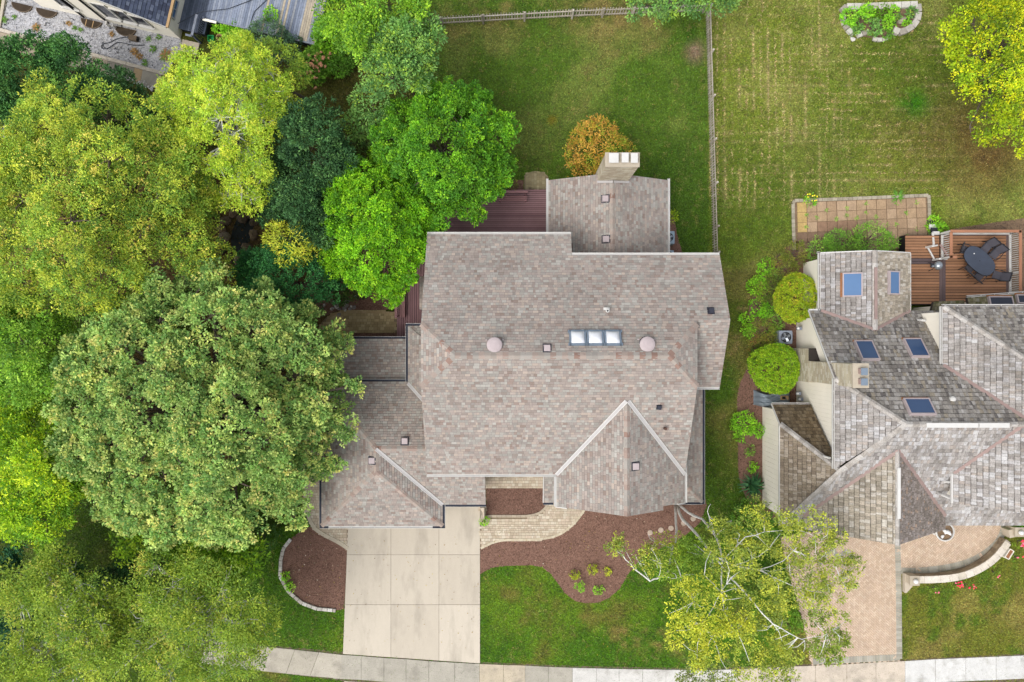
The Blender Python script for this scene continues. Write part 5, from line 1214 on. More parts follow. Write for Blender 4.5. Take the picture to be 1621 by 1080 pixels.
def chair(label, px, py, face):
    p = W(px, py, zd2 + .45); r = thing('patio_chair', label, 'chair', (p.x, p.y, zd2), face, 'patio chairs round the oval table')
    k = M['black_metal']
    for i in range(7):
        y = -.24 + .08 * i; obj('seat_sling', boxv((0, y, .43 - .012 * math.sin(math.pi * i / 6)), (.50, .076, .02)), BOXF, M['sling'], r, local=True) if i in (0, 3, 6) else None
    obj('seat', boxv((0, 0, .42), (.5, .52, .025)), BOXF, M['sling'], r, local=True)
    MM = Matrix.Translation((0, .25, .43)) @ Matrix.Rotation(math.radians(-24), 4, 'X')
    obj('backrest', boxv((0, 0, .27), (.5, .03, .54), MM), BOXF, M['sling'], r, local=True)
    obj('back_frame', *merge([(boxv((s_ * .27, 0, .27), (.04, .05, .6), MM), BOXF) for s_ in (-1, 1)] + [(boxv((0, 0, .58), (.58, .05, .04), MM), BOXF)]), k, r, local=True)
    for s_ in (-1, 1):
        v, f = tube_geo([(s_ * .29, .32, .62), (s_ * .3, .0, .65), (s_ * .29, -.22, .62), (s_ * .29, -.26, .42)], .022, 6); obj('arm', v, f, k, r, local=True)
        v, f = tube_geo([(s_ * .28, -.24, .42), (s_ * .29, -.28, 0)], .02, 6); obj('leg', v, f, k, r, local=True)
        v, f = tube_geo([(s_ * .28, .22, .42), (s_ * .29, .34, 0)], .02, 6); obj('leg', v, f, k, r, local=True)
rd_ = math.radians
chair('dark patio chair at the upper right side of the oval table, nearer its top end', 1562, 392, rd_(-41)); chair('dark patio chair at the upper right side of the oval table, nearer the railing', 1575, 402, rd_(-41))
chair('dark patio chair at the lower right end of the oval table', 1579, 436, rd_(-108)); chair('dark patio chair at the lower left side of the oval table, nearer the grill', 1536, 424, rd_(139)); chair('dark patio chair tucked at the lower left side of the oval table, nearer the house', 1550, 437, rd_(139)); chair('dark patio chair at the upper left end of the oval table', 1528, 396, rd_(70))
# kettle grill
p = W(1488, 420, zd2 + .9); kg = thing('kettle_grill', 'small round steel grill standing on the brown deck', 'grill', (p.x, p.y, zd2))
v, f = lathe_geo([(.05, .5), (.18, .55), (.25, .68), (.26, .75), (.25, .82), (.18, .92), (.06, .97), (.02, .98)], (0, 0, 0), 20); obj('kettle', v, f, M['steel'], kg, smooth=True, local=True)
for k in range(3):
    t = k * 2.1; v, f = tube_geo([(.12 * math.cos(t), .12 * math.sin(t), .56), (.3 * math.cos(t), .3 * math.sin(t), 0)], .018, 6); obj('leg', v, f, M['black_metal'], kg, local=True)
box('side_shelf', (-.36, 0, .72), (.22, .26, .04), M['black_metal'], kg, local=True); v, f = lathe_geo([(.06, 0), (.06, .1), (.04, .12)], (-.36, -.05, .74), 10); obj('gas_bottle', v, f, M['steel'], kg, local=True)

# ------------------------------------------------------------------ round planter, curved garden wall
p = W(1496, 842, .85); pr = thing('round_planter', 'round white rimmed stone planter with pale figurine at the corner of the roof', 'planter', (p.x, p.y, 0))
v, f = lathe_geo([(.44, 0), (.46, .1), (.40, .2), (.50, .55), (.56, .8), (.60, .86), (.57, .90), (.52, .90), (.50, .84)], (0, 0, 0), 32); f = f[:-1]; obj('pot', v, f, M['white_metal'], pr, smooth=False, local=True)
v, f = lathe_geo([(.51, .78), (.51, .8), (.4, .815)], (0, 0, 0), 28); obj('soil', v, f, M['soil'], pr, local=True)
fig = [(.0, .05, .14), (.12, .0, .13), (.25, -.06, .11), (.02, -.06, .08), (.33, -.14, .08)]
v, f = merge([rock_geo((a, b_, .86), r_, 50 + i, .9, 9, 6) for i, (a, b_, r_) in enumerate(fig)]); obj('figurine', v, f, M['lamp_glass'], pr, smooth=True, local=True)
for a, b_ in ((-.15, .32), (-.16, -.3)): v, f = rock_geo((a, b_, .85), .1, 60, .7, 9, 5); obj('white_stone', v, f, M['lamp_glass'], pr, local=True)
zw = .62
wl = smooth_poly([(1442, 912), (1470, 912), (1510, 908), (1540, 896), (1566, 878), (1585, 852)], 2, False)
gw = thing('garden_wall', 'curved low tan stone wall with pale cap stones beside the paved court', 'wall', W(1520, 903))
ptsw = [W(a, b_) for a, b_ in wl]
V, Fc = [], []
for i, q in enumerate(ptsw):
    d = (ptsw[min(i + 1, len(ptsw) - 1)] - ptsw[max(0, i - 1)]).normalized(); n_ = Vector((-d.y, d.x, 0)) * .17
    V += [q - n_, q + n_, q + n_ + Vector((0, 0, zw)), q - n_ + Vector((0, 0, zw))]
for i in range(len(ptsw) - 1):
    o = 4 * i
    for k in range(4): Fc.append((o + k, o + (k + 1) % 4, o + 4 + (k + 1) % 4, o + 4 + k))
obj('wall_core', V, Fc, M['brick_mortar'], gw)
# stone courses on the court side of the wall
WST = [C(186, 166, 140), C(172, 152, 128), C(196, 178, 152), C(160, 142, 120)]
rr_ = random.Random(9)
for i in range(len(ptsw) - 1):
    a, b = ptsw[i], ptsw[i + 1]; d = (b - a); L = d.length; d.normalize(); n_ = Vector((-d.y, d.x, 0)); nk = max(1, round(L / .36))
    for r in range(4):
        for k in range(nk):
            t0, t1 = k / nk, (k + 1) / nk; q0, q1 = a + (b - a) * t0, a + (b - a) * t1; m = (q0 + q1) / 2 + n_ * .175
            v = boxv((0, 0, 0), (L / nk - .015, .04, zw / 4 - .015), rotm(0, 0, math.atan2(d.y, d.x), (m.x, m.y, zw * (r + .5) / 4))); obj('wall_stone', v, BOXF, M['stone'], gw, cols=[rr_.choice(WST)] * 8)
for s in range(2):
    pass
segs = []
acc = [0]
for i in range(len(ptsw) - 1): acc.append(acc[-1] + (ptsw[i + 1] - ptsw[i]).length)
def atw(s):
    for i in range(len(acc) - 1):
        if s <= acc[i + 1] or i == len(acc) - 2: return ptsw[i] + (ptsw[i + 1] - ptsw[i]) * ((s - acc[i]) / (acc[i + 1] - acc[i]))
s = 0
while s < acc[-1] - .1:
    l_ = min(.5 * rr_.uniform(.8, 1.2), acc[-1] - s); a, b = atw(s + .008), atw(s + l_ - .008); d = (b - a).normalized(); n_ = Vector((-d.y, d.x, 0)) * .22
    v, f = prism_geo([tuple(q[:2]) for q in (a - n_, b - n_, b + n_, a + n_)], zw, zw + .07 + rr_.uniform(-.005, .005)); obj('cap_stone', v, f, M['stone'], gw, cols=[C(*rr_.choice([(226, 216, 200), (214, 204, 186), (232, 224, 210)]))] * len(v)); s += l_
def pier(px_, py_, sz, h):
    p = W(px_, py_, h); x, y = p.x, p.y
    pp = box('pier', (x, y, h / 2), (sz, sz, h), M['wall_tan'], gw); box('pier_cap', (x, y, h + .04), (sz + .1, sz + .1, .08), M['brick_mortar'], gw)
    v, f = lathe_geo([(.10, h + .08), (.13, h + .12), (.14, h + .22), (.10, h + .30), (.03, h + .33)], (x, y, 0), 14); obj('lamp_globe', v, f, M['lamp_glass'], gw, smooth=True)
pier(1447, 919, .5, .8); pier(1613, 842, .48, .9)
brp = W(1590, 838); box('pier', (brp.x + .1, brp.y - .05, .35), (.62, .5, .7), M['wall_tan'], gw, rz=.2)
v, f = prism_geo(wp([(1428, 906), (1442, 908), (1440, 926), (1431, 936), (1428, 936)]), 0, .3); obj('step_end', v, f, M['wall_tan'], gw)
for k, (a, b_, an, lb) in enumerate(((1488, 918, 0.03, 'cream planter box of brown soil outside the garden wall by the left pier'), (1597, 877, 1.0, 'cream planter box of brown soil outside the garden wall by the right pier'))):
    p = W(a, b_, .5); r = thing('planter_box', lb, 'planter', (p.x, p.y, 0), an)
    for c_, s_ in (((0, .14, .3), (.62, .03, .55)), ((0, -.14, .3), (.62, .03, .55)), ((-.3, 0, .3), (.03, .25, .55)), ((.3, 0, .3), (.03, .25, .55))): obj('side_panel', boxv(c_, s_), BOXF, M['cream_wall'], r, local=True)
    obj('soil', boxv((0, 0, .26), (.57, .25, .5)), BOXF, M['rust'], r, local=True)

# ------------------------------------------------------------------ upper left house and its deck
O = W(286, 62); e1 = Vector((.974, -.227, 0)); e2 = Vector((.227, .974, 0)); AN = math.atan2(e1.y, e1.x)
def Q(a, b, z=0.0): v = O + e1 * a + e2 * b; return Vector((v.x, v.y, z))
ul = House('house', 'house at the upper left corner with slate blue roof and white walls', 'house', O)
P1 = W(262, 43, 2.5); s1 = .6
w1 = [P1, P1 + e2 * 9, P1 + e2 * 9 - e1 * 8, P1 - e1 * 8]
plU = plane3(P1, P1 + e2, P1 - e1 + Vector((0, 0, s1)))
SLB = weighted([(C(86, 94, 114), 5), (C(76, 84, 104), 5), (C(96, 104, 124), 4), (C(104, 112, 130), 2), (C(68, 74, 92), 3)])
ul.plane('r', plU, [[(q.x, q.y) for q in w1]], .2, (.16, .34), SLB, 51)
ul.finish(M['shingle'], M['vent_dark'], 'shingle')
ww = M['cream_wall']; fp_ = [Q(0, 0), Q(-9, 0), Q(-9, 9), Q(0, 9)]
ul.wall([(q.x, q.y, z) for q, z in zip(fp_, (2.4, 7.4, 7.4, 2.4))], ww)
strip('rake_board', P1 + Vector((0, 0, -.02)), P1 - e1 * 8 + Vector((0, 0, 8 * s1 - .02)), .05, .06, M['white_metal'], ul.root, .0); strip('eave_board', P1 + e1 * .06 + Vector((0, 0, -.06)), P1 + e1 * .06 + e2 * 9 + Vector((0, 0, -.06)), .2, .08, M['orange_trim'], ul.root)
def wall_window(a0, a1, z0, z1, name='window'):
    c = Q((a0 + a1) / 2, -.03, (z0 + z1) / 2); t = .07; L = a1 - a0; h = z1 - z0; MM = Matrix.Translation(c) @ Matrix.Rotation(AN, 4, 'Z')
    fr = [boxv((0, 0, s_ * h / 2), (L + t, .09, t), MM) for s_ in (-1, 1)] + [boxv((s_ * L / 2, 0, 0), (t, .088, h), MM) for s_ in (-1, 1)]
    w = obj(name, *merge([(v, BOXF) for v in fr]), M['white_metal'], ul.root); obj('pane', boxv((0, .02, 0), (L - t, .03, h - t), MM), BOXF, M['dark_glass'], w); obj('sill', boxv((0, -.06, -h / 2 - .05), (L + .2, .16, .05), MM), BOXF, M['white_metal'], w)
for a0, a1 in ((-4.1, -3.2), (-3.1, -2.2), (-2.1, -1.2)): wall_window(a0, a1, 1.1, 2.3 + (-(a0 + a1) / 2 - 1.6) * .3)
wall_window(-6.9, -5.9, 1.2, 2.6)
for k in range(2):
    b0 = .7 + 1.55 * k; c = Q(.03, b0 + .55, 1.75); MM = Matrix.Translation(c) @ Matrix.Rotation(AN + math.pi / 2, 4, 'Z'); t = .08
    fr = [boxv((0, 0, s_ * .55), (1.1 + t, .1, t), MM) for s_ in (-1, 1)] + [boxv((s_ * .55, 0, 0), (t, .098, 1.1), MM) for s_ in (-1, 1)] + [boxv((0, -.02, 0), (.03, .05, 1.05), MM)] + [boxv((0, -.021, s_ * .18), (1.05, .05, .03), MM) for s_ in (-1, 1)]
    w = obj('window', *merge([(v, BOXF) for v in fr]), M['white_metal'], ul.root); obj('pane', boxv((0, .02, 0), (1.04, .03, 1.04), MM), BOXF, M['sky_glass_light'], w); obj('head_trim', boxv((0, -.06, .66), (1.35, .16, .1), MM), BOXF, M['orange_trim'], w)
for a in (-4.6, -6.2): 
    v, f = tube_geo([Q(a, -.08, .1), Q(a, -.08, 4 + (-a - 3) * .5)], .06, 6); obj('downspout', v, f, M['black'], ul.root)
v, f = tube_geo([Q(-4.5, -.15, .5), Q(-4.45, -.3, .55), Q(-4.4, -.3, .2)], .08, 8); obj('vent_pipe', v, f, M['white_metal'], ul.root); v, f = tube_geo([Q(-4.1, -.15, .5), Q(-4.05, -.3, .5), Q(-4.05, -.3, .2)], .06, 8); obj('vent_pipe', v, f, M['white_metal'], ul.root)
for a in (-10.2, -8.6, -6.3, -4.1): # window wells
    c = Q(a + (.6 if a > -7 else 0), -.15, 0); V, Fc = [], []; n = 12
    for i in range(n + 1):
        t = math.pi * i / n; d = -(e1 * math.cos(t) * .68) - e2 * (math.sin(t) * .5); V += [c + d, c + d + Vector((0, 0, .12)), c + d * .93 + Vector((0, 0, .12)), c + d * .93 - Vector((0, 0, .0))]
    for i in range(n):
        for k in range(3): Fc.append((4 * i + k, 4 * i + k + 1, 4 * i + 5 + k, 4 * i + 4 + k))
    w = obj('window_well', V, Fc, M['joint'], ul.root); o = [c + (-(e1 * math.cos(math.pi * i / n) * .63) - e2 * (math.sin(math.pi * i / n) * .46)) + Vector((0, 0, .03)) for i in range(n + 1)]; obj('well_floor', [q + Vector((0, 0, .08)) for q in o], [tuple(range(n + 1))], M['dark_soil'], w)
    for k in ((-.3, .15) if a == -6.3 else ()): box('well_brace', tuple(Q(a + (.6 if a > -7 else 0) + k, -.4, .1)), (.05, .45, .04), M['orange_trim'], w, rz=AN)
ud = thing('plank_deck', 'weathered blue plank deck beside the upper left house', 'deck', Q(4, 3))
rr_ = random.Random(12); BL = [C(138, 148, 168), C(150, 160, 180), C(124, 134, 154), C(160, 168, 184)]; PEEL = [C(186, 174, 156), C(198, 184, 162), C(158, 162, 170)]
def ubox(name, a0, a1, b0, b1, z0, z1, mat, cols=None, parent=None):
    v, f = prism_geo([tuple(Q(a, b)[:2]) for a, b in ((a0, b0), (a1, b0), (a1, b1), (a0, b1))], z0, z1); return obj(name, v, f, M[mat], parent or ud, cols=[cols] * len(v) if cols else None)
n = 50
for i in range(n):
    a = 1.72 + 7.0 * i / n; pe = i / n; c_ = rr_.choice(PEEL if rr_.random() < max(0, (pe - .45) * 1.5) else BL); ubox('board', a, a + 7.0 / n - .012, 1.32, 6.5, .86, .90 + rr_.uniform(-.002, .002), 'blue_board', c_)
for i in range(12):
    a = .02 + 1.68 * i / 12; c_ = rr_.choice([C(100, 110, 130), C(110, 120, 140), C(92, 102, 120)]); ubox('board', a, a + 1.68 / 12 - .012, .45, 6.5, .5, .54, 'blue_board', c_)
ubox('frame', 1.75, 8.68, 1.36, 6.4, .1, .84, 'vent_dark'); ubox('frame', .05, 1.7, .5, 6.4, .05, .48, 'vent_dark')
for i in range(22):
    if 5 < i < 19: continue
    a = 2.1 + 6.4 * i / 22; ubox('baluster', a, a + .05, 1.26, 1.31, .3, .88, 'vent_dark')
ubox('skirt_rail', 1.72, 8.75, 1.24, 1.32, .84, .93, 'blue_board', C(150, 156, 170)); ubox('skirt_rail', 8.70, 8.78, 1.3, 6.5, .84, .93, 'blue_board', C(120, 128, 146)); ubox('rail_cap', 1.65, 2.5, 1.1, 1.24, 1.0, 1.05, 'cream_wall'); ubox('rail_cap', 1.25, 1.4, -.0, 1.3, 1.2, 1.25, 'blue_board', C(150, 156, 170))
ubox('rail_cap', .9, 1.3, -.1, .02, 1.15, 1.2, 'blue_board', C(140, 146, 160)); ubox('rail_post', 1.25, 1.38, -.02, .1, 0, 1.2, 'blue_board', C(100, 108, 124)); ubox('rail_post', 1.62, 1.75, 1.2, 1.32, 0, 1.1, 'blue_board', C(100, 108, 124))
for i in range(9): b = .1 + 1.15 * i / 9; ubox('baluster', 1.5, 1.54, b, b + .05, .2, 1.1, 'vent_dark')
for i in range(12): b = 1.4 + 3.4 * i / 12; ubox('baluster', 8.8, 8.84, b, b + .05, .1, .84, 'vent_dark')
sl = thing('concrete_pad', 'square concrete pad at the foot of the blue deck stairs', 'pad', Q(.8, -.35)); ubox('slab', .15, 1.25, -.75, .0, 0, .06, 'wall_tan', parent=sl)
v, f = tube_geo([Q(.3, .5, 1.2), Q(1.4, 1.5, 1.15), Q(3, 2.2, .95), Q(4.5, 3.2, .95), Q(5.2, 4.2, .95), Q(5.6, 3.9, .95), Q(5.2, 3.3, .95), Q(4.6, 2.4, .95), Q(4.5, 1.3, .95)], .02, 6); obj('cable', v, f, M['hose'], label='dark cable lying across the blue plank deck', cat='cable')
hp = [(193, 38), (195, 52), (202, 58), (206, 60), (196, 60), (186, 62), (176, 68), (164, 70), (160, 76), (168, 79), (178, 74), (186, 67), (200, 70), (215, 73), (230, 72)]
hp = smooth_poly(hp, 2, False); v, f = tube_geo([W(a, b_) + Vector((0, 0, .07)) for a, b_ in hp], .025, 6); obj('garden_hose', v, f, M['hose'], label='dark garden hose looping over the white gravel', cat='hose')
p = W(214, 63); cb = obj('concrete_block', boxv((0, 0, 0), (.5, .3, .3), rotm(0, 0, -.2, (p.x, p.y, .18))), BOXF, M['joint'], label='grey concrete block lying on the white gravel', cat='block'); obj('block_hole', boxv((.26, 0, 0), (.02, .2, .2), rotm(0, 0, -.2, (p.x, p.y, .18))), BOXF, M['black'], cb)
p = W(337, 64); gb_ = thing('plastic_tub', 'bright green plastic tub below the blue deck', 'tub', p)
obj('tub_side', *merge([(boxv(c_, s_), BOXF) for c_, s_ in (((0, .17, .17), (.36, .03, .34)), ((0, -.17, .17), (.36, .03, .34)), ((.17, 0, .17), (.03, .31, .34)), ((-.17, 0, .17), (.03, .31, .34)))]), M['green_plastic'], gb_, local=True); obj('tub_floor', boxv((0, 0, .05), (.31, .31, .04)), BOXF, M['green_plastic'], gb_, local=True)
p = W(350, 62); v, f = lathe_geo([(.16, 0), (.2, .25), (.22, .28), (.18, .27), (.15, .1)], p, 16); obj('flower_pot', v, f[:-1], M['orange_trim'], label='empty tan flower pot beside the green tub', cat='pot')

# a corner of a brown roof at the left edge
lr = House('shed', 'corner of a brown shingled roof with white gutter at the left edge of the photo', 'shed', W(-20, 190))
c0 = W(9, 166, 2.6); c1 = W(3, 216, 2.6); d_ = (c1 - c0).normalized(); n_ = Vector((d_.y, -d_.x, 0)); n_ = n_ if n_.x < 0 else -n_
plQ = plane3(c0, c1, c0 + n_ + Vector((0, 0, .4)))
lr.plane('r', plQ, [[tuple(q[:2]) for q in (c0, c1, c1 + n_ * 4, c0 + n_ * 4)]], .17, (.15, .4), weighted([(C(92, 78, 72), 3), (C(76, 66, 64), 3), (C(106, 92, 86), 2)]), 61)
lr.finish(M['shingle'], M['deck_sheath'], 'shingle'); gutter(lr.root, c0, c1, (-n_.x, -n_.y), M['white_metal'], M['white_metal'])
q = [c0 + n_ * .3 + d_ * .3, c1 + n_ * .3 - d_ * .3, c1 + n_ * 4 - d_ * .3, c0 + n_ * 4 + d_ * .3]; lr.wall([(a.x, a.y, 2.5) for a in q], M['wall_tan'])

# ------------------------------------------------------------------ picket fences
FW = [C(206, 196, 180), C(190, 180, 164), C(214, 206, 192), C(176, 166, 150)]
def fence(label, line, sp, h, seed, gate=None, face=1, pal=FW):
    pts = [W(a, b_) for a, b_ in line]; r = thing('picket_fence', label, 'fence', pts[len(pts) // 2]); rr = random.Random(seed)
    for i in range(len(pts) - 1):
        a, b = pts[i], pts[i + 1]; d = b - a; L = d.length; d.normalize(); n_ = Vector((-d.y, d.x, 0)) * face; an = math.atan2(d.y, d.x); n = int(L / sp)
        for z in (.28, .85):
            c = (a + b) / 2 - n_ * .05; v = boxv((0, 0, 0), (L, .045, .09), rotm(0, 0, an, (c.x, c.y, z))); obj('rail', v, BOXF, M['fence_wood'], r, cols=[rr.choice(pal)] * 8)
        for k in range(n):
            c = a + (b - a) * ((k + .5) / n); hh = h * rr.uniform(.97, 1.03); t = .011; w = .035
            MM = rotm(rr.uniform(-.02, .02), rr.uniform(-.02, .02), an, c)
            pf = [(-w, .05), (w, .05), (w, hh - .06), (0, hh), (-w, hh - .06)]
            v = [MM @ Vector((x, -t, z)) for x, z in pf] + [MM @ Vector((x, t, z)) for x, z in pf]
            obj('picket', v, [(0, 1, 2, 3, 4), (9, 8, 7, 6, 5)] + [(q, q + 5, (q + 1) % 5 + 5, (q + 1) % 5) for q in range(5)], M['fence_wood'], r, cols=[rr.choice(pal)] * 10)
        m = max(1, round(L / 2.35))
        for k in range(m + (1 if i == len(pts) - 2 else 0)):
            c = a + (b - a) * (k / m) - n_ * .11; obj('post', boxv((0, 0, 0), (.1, .1, h + .12), rotm(0, 0, an, (c.x, c.y, (h + .12) / 2))), BOXF, M['fence_wood'], r, cols=[rr.choice(pal)] * 8)
    return r
fence('weathered white picket fence across the top of the back lawn', [(640, 45), (700, 38.5), (830, 31), (905, 27), (1000, 23), (1112, 18)], .17, 1.05, 1)
fence('weathered white picket fence running down between the two back lawns', [(1117, 20), (1121, 160), (1127, 362), (1128, 402)], .16, 1.0, 2, face=-1)
# ------------------------------------------------------------------ foliage
KL = 0.68
def L_(r, g, b): return C(r, g, b, KL)
def unit(a): return a / np.maximum(np.linalg.norm(a, axis=1, keepdims=True), 1e-6)
def leaves_mesh(p, t, n, L, w, col, fold=.25):
    b = unit(np.cross(n, t)); n = unit(np.cross(t, b))
    L = L[:, None]; w = w[:, None]
    v = np.stack([p, p + t * L * .5 + b * w + n * w * fold, p + t * L, p + t * L * .5 - b * w + n * w * fold], 1).reshape(-1, 3)
    return v, np.arange(len(v)).reshape(-1, 4), np.repeat(col, 4, axis=0)
def crown_clumps(lobes, dens, rs, low=-.35, spread=(.72, 1.06), bumpy=1.0):
    P_, N_, I_ = [], [], []
    A = np.array(lobes)
    for i, l in enumerate(A):
        n = int(dens * math.pi * l[3] * l[4] * 1.7) + 6
        z = rs.uniform(low, 1, n); a = rs.uniform(0, 2 * np.pi, n); q = np.sqrt(1 - z * z); d = np.stack([q * np.cos(a), q * np.sin(a), z], 1)
        ph = rs.uniform(0, 6.28, 4)
        bump = .10 * np.sin(3 * a + ph[0]) + .09 * np.sin(5 * a + 4 * z + ph[1]) + .08 * np.sin(7 * z + 2 * a + ph[2])
        f = rs.uniform(*spread, n) + bump * bumpy
        p = l[:3] + d * l[3:6] * f[:, None]; nd = unit(d / l[3:6])
        keep = np.ones(n, bool)
        for j, m in enumerate(A):
            if j != i: keep &= (((p - m[:3]) / m[3:6]) ** 2).sum(1) > .55
        P_.append(p[keep]); N_.append(nd[keep]); I_.append(np.full(keep.sum(), i))
    return np.concatenate(P_), np.concatenate(N_), np.concatenate(I_)
def sublobes(lobes, rsub, rs, cover=1.5, low=-.12):
    out = []; A = np.array(lobes)
    for i, l in enumerate(A):
        rr = rsub * min(1, .55 + .45 * l[3] / 2.0); n = int(cover * 2 * math.pi * l[3] * l[4] / (math.pi * rr * rr)) + 3
        z = rs.uniform(low, 1, n); a = rs.uniform(0, 2 * np.pi, n); q = np.sqrt(1 - z * z); d = np.stack([q * np.cos(a), q * np.sin(a), z], 1)
        f = rs.uniform(.62, 1.0, n); p = l[:3] + d * l[3:6] * f[:, None]
        keep = np.ones(n, bool)
        for j, m in enumerate(A):
            if j != i: keep &= (((p - m[:3]) / m[3:6]) ** 2).sum(1) > .66
        for k in np.nonzero(keep)[0]:
            r = rr * rs.uniform(.6, 1.25); out.append((*p[k], r, r * rs.uniform(.8, 1.2), r * rs.uniform(.55, .8)))
    return out
def clumps_on(sub, lobes, dens, rs, low=-.1):
    S = np.array(sub); n = np.maximum(3, (dens * np.pi * S[:, 3] * S[:, 4] * 1.6).astype(int)); idx = np.repeat(np.arange(len(S)), n); N = len(idx)
    z = rs.uniform(low, 1, N); a = rs.uniform(0, 2 * np.pi, N); q = np.sqrt(1 - z * z); d = np.stack([q * np.cos(a), q * np.sin(a), z], 1)
    p = S[idx, :3] + d * S[idx, 3:6] * rs.uniform(.7, 1.1, N)[:, None]
    return p, unit(d / S[idx, 3:6]), idx
def foliage(lobes, dens, rc, npl, L, w, pal, seed, low=-.35, spread=(.72, 1.06), droop=.15, up=.7, rnd=.55, flat=.65, lobevar=.10, clumpvar=.14, leafvar=.2, sub=0, cover=1.0, bumpy=1.0):
    rs = np.random.RandomState(seed)
    if sub:
        SL_ = sublobes(lobes, sub, rs, cover); cp, cn, ci = clumps_on(SL_, lobes, dens, rs); lobes = SL_
    else: cp, cn, ci = crown_clumps(lobes, dens, rs, low, spread, bumpy)
    n = len(cp)
    pal_c = np.array([c for c, k in pal for _ in range(k)]); lob = rs.uniform(1 - lobevar, 1 + lobevar, len(lobes)); lshift = rs.randint(0, len(pal_c), len(lobes))
    idx = np.where(rs.rand(n) < .35, lshift[ci], rs.randint(0, len(pal_c), n)); ccol = pal_c[idx] * (lob[ci] * rs.uniform(1 - clumpvar, 1 + clumpvar, n))[:, None]
    k = npl; o = rs.normal(size=(n * k, 3)); o = unit(o) * (rs.rand(n * k, 1) ** .5); nd = np.repeat(cn, k, axis=0)
    sz = np.repeat(rs.uniform(.65, 1.3, n), k)[:, None]
    neg = (o * nd).sum(1) < -.3; o[neg] *= -1
    p = np.repeat(cp, k, axis=0) + o * np.array([1, 1, flat]) * rc * sz
    t = unit(o + nd * .25 + rs.normal(size=(n * k, 3)) * .35 + np.array([0, 0, -droop])); nn = unit(nd * .35 + np.array([0, 0, up]) + rs.normal(size=(n * k, 3)) * rnd)
    col = np.repeat(ccol, k, axis=0) * rs.uniform(1 - leafvar, 1 + leafvar, n * k)[:, None] * (1 + rs.uniform(-.06, .06, (n * k, 3)))
    LL = L * rs.uniform(.7, 1.3, n * k); ww = w * rs.uniform(.7, 1.3, n * k)
    v, f, c = leaves_mesh(p, t, nn, LL, ww, col)
    return v, f, np.clip(c, 0, .9), cp
def px_lobes(ls, zf=.75):
    out = []
    for q in ls:
        px, py, r, z = q[:4]; k = (H - z) / F; p = W(px, py, z); rr = r * k; out.append((p.x, p.y, p.z, rr, rr * (q[5] if len(q) > 5 else 1), rr * (q[4] if len(q) > 4 else zf)))
    return out
STATS = {}
def fill(cx, cy, rx, ry, n, r0, r1, zt, drop, seed, extra=()):
    """a crown outline filled with boughs of uneven size and height"""
    rr = random.Random(seed); out = []
    tries = 0
    while len(out) < n and tries < 4000:
        tries += 1; a = rr.uniform(0, 6.283); q = math.sqrt(rr.random()); r = rr.uniform(r0, r1)
        x, y = cx + math.cos(a) * q * (rx - r * .55), cy + math.sin(a) * q * (ry - r * .55)
        if any(math.hypot(x - o[0], y - o[1]) < .62 * (r + o[2]) * .8 for o in out): continue
        out.append((x, y, r, zt - drop * q * q + rr.uniform(-.7, .7)))
    return out + list(extra)
def tree(name, label, cat, ls, trunk_r, pal, seed, base=None, mat='leaf', bark='bark', group=None, zf=.75, twigs=5, limb_r=None, bare=0, **kw):
    lobes = px_lobes(ls, zf); A = np.array(lobes); wts = A[:, 3] ** 2
    c = (A[:, :3] * wts[:, None]).sum(0) / wts.sum()
    b = Vector((c[0] * .97, c[1] * .97, 0)) if base is None else W(*base)
    r = thing(name, label, cat, b, group=group); rr = random.Random(seed)
    v, f, cc, cp = foliage(lobes, seed=seed, pal=pal, **kw)
    obj('crown', v, f, M[mat], r, cols=cc); STATS[label[:40]] = len(f)
    top = Vector((c[0], c[1], c[2] * .75)); mid = b.lerp(top, .5) + Vector((rr.uniform(-.3, .3), rr.uniform(-.3, .3), 0))
    v, f = tube_geo([b - Vector((0, 0, .1)), b + Vector((0, 0, .25)), mid, top], [trunk_r * 1.35, trunk_r, trunk_r * .75, trunk_r * .5], 8); obj('trunk', v, f, M[bark], r, smooth=True)
    parts = []
    for l in lobes:
        q = Vector(l[:3]); s = b.lerp(top, rr.uniform(.55, 1.0)); m = s.lerp(q, .5) + Vector((rr.uniform(-.3, .3), rr.uniform(-.3, .3), .2)); lr_ = (limb_r or trunk_r * .38)
        parts.append(tube_geo([s, m, q], [lr_, lr_ * .7, lr_ * .4], 5))
        near = cp[(((cp - np.array(l[:3])) / np.array(l[3:6])) ** 2).sum(1) < 1.3]
        for k in range(min(twigs, len(near))):
            e = Vector(near[rr.randrange(len(near))]); m = q.lerp(e, .5) + Vector((rr.uniform(-.2, .2), rr.uniform(-.2, .2), rr.uniform(-.1, .2)))
            parts.append(tube_geo([q, m, e], [lr_ * .4, lr_ * .28, lr_ * .1], 4, False))
    v, f = merge(parts); obj('branches', v, f, M[bark], r, smooth=True)
    return r
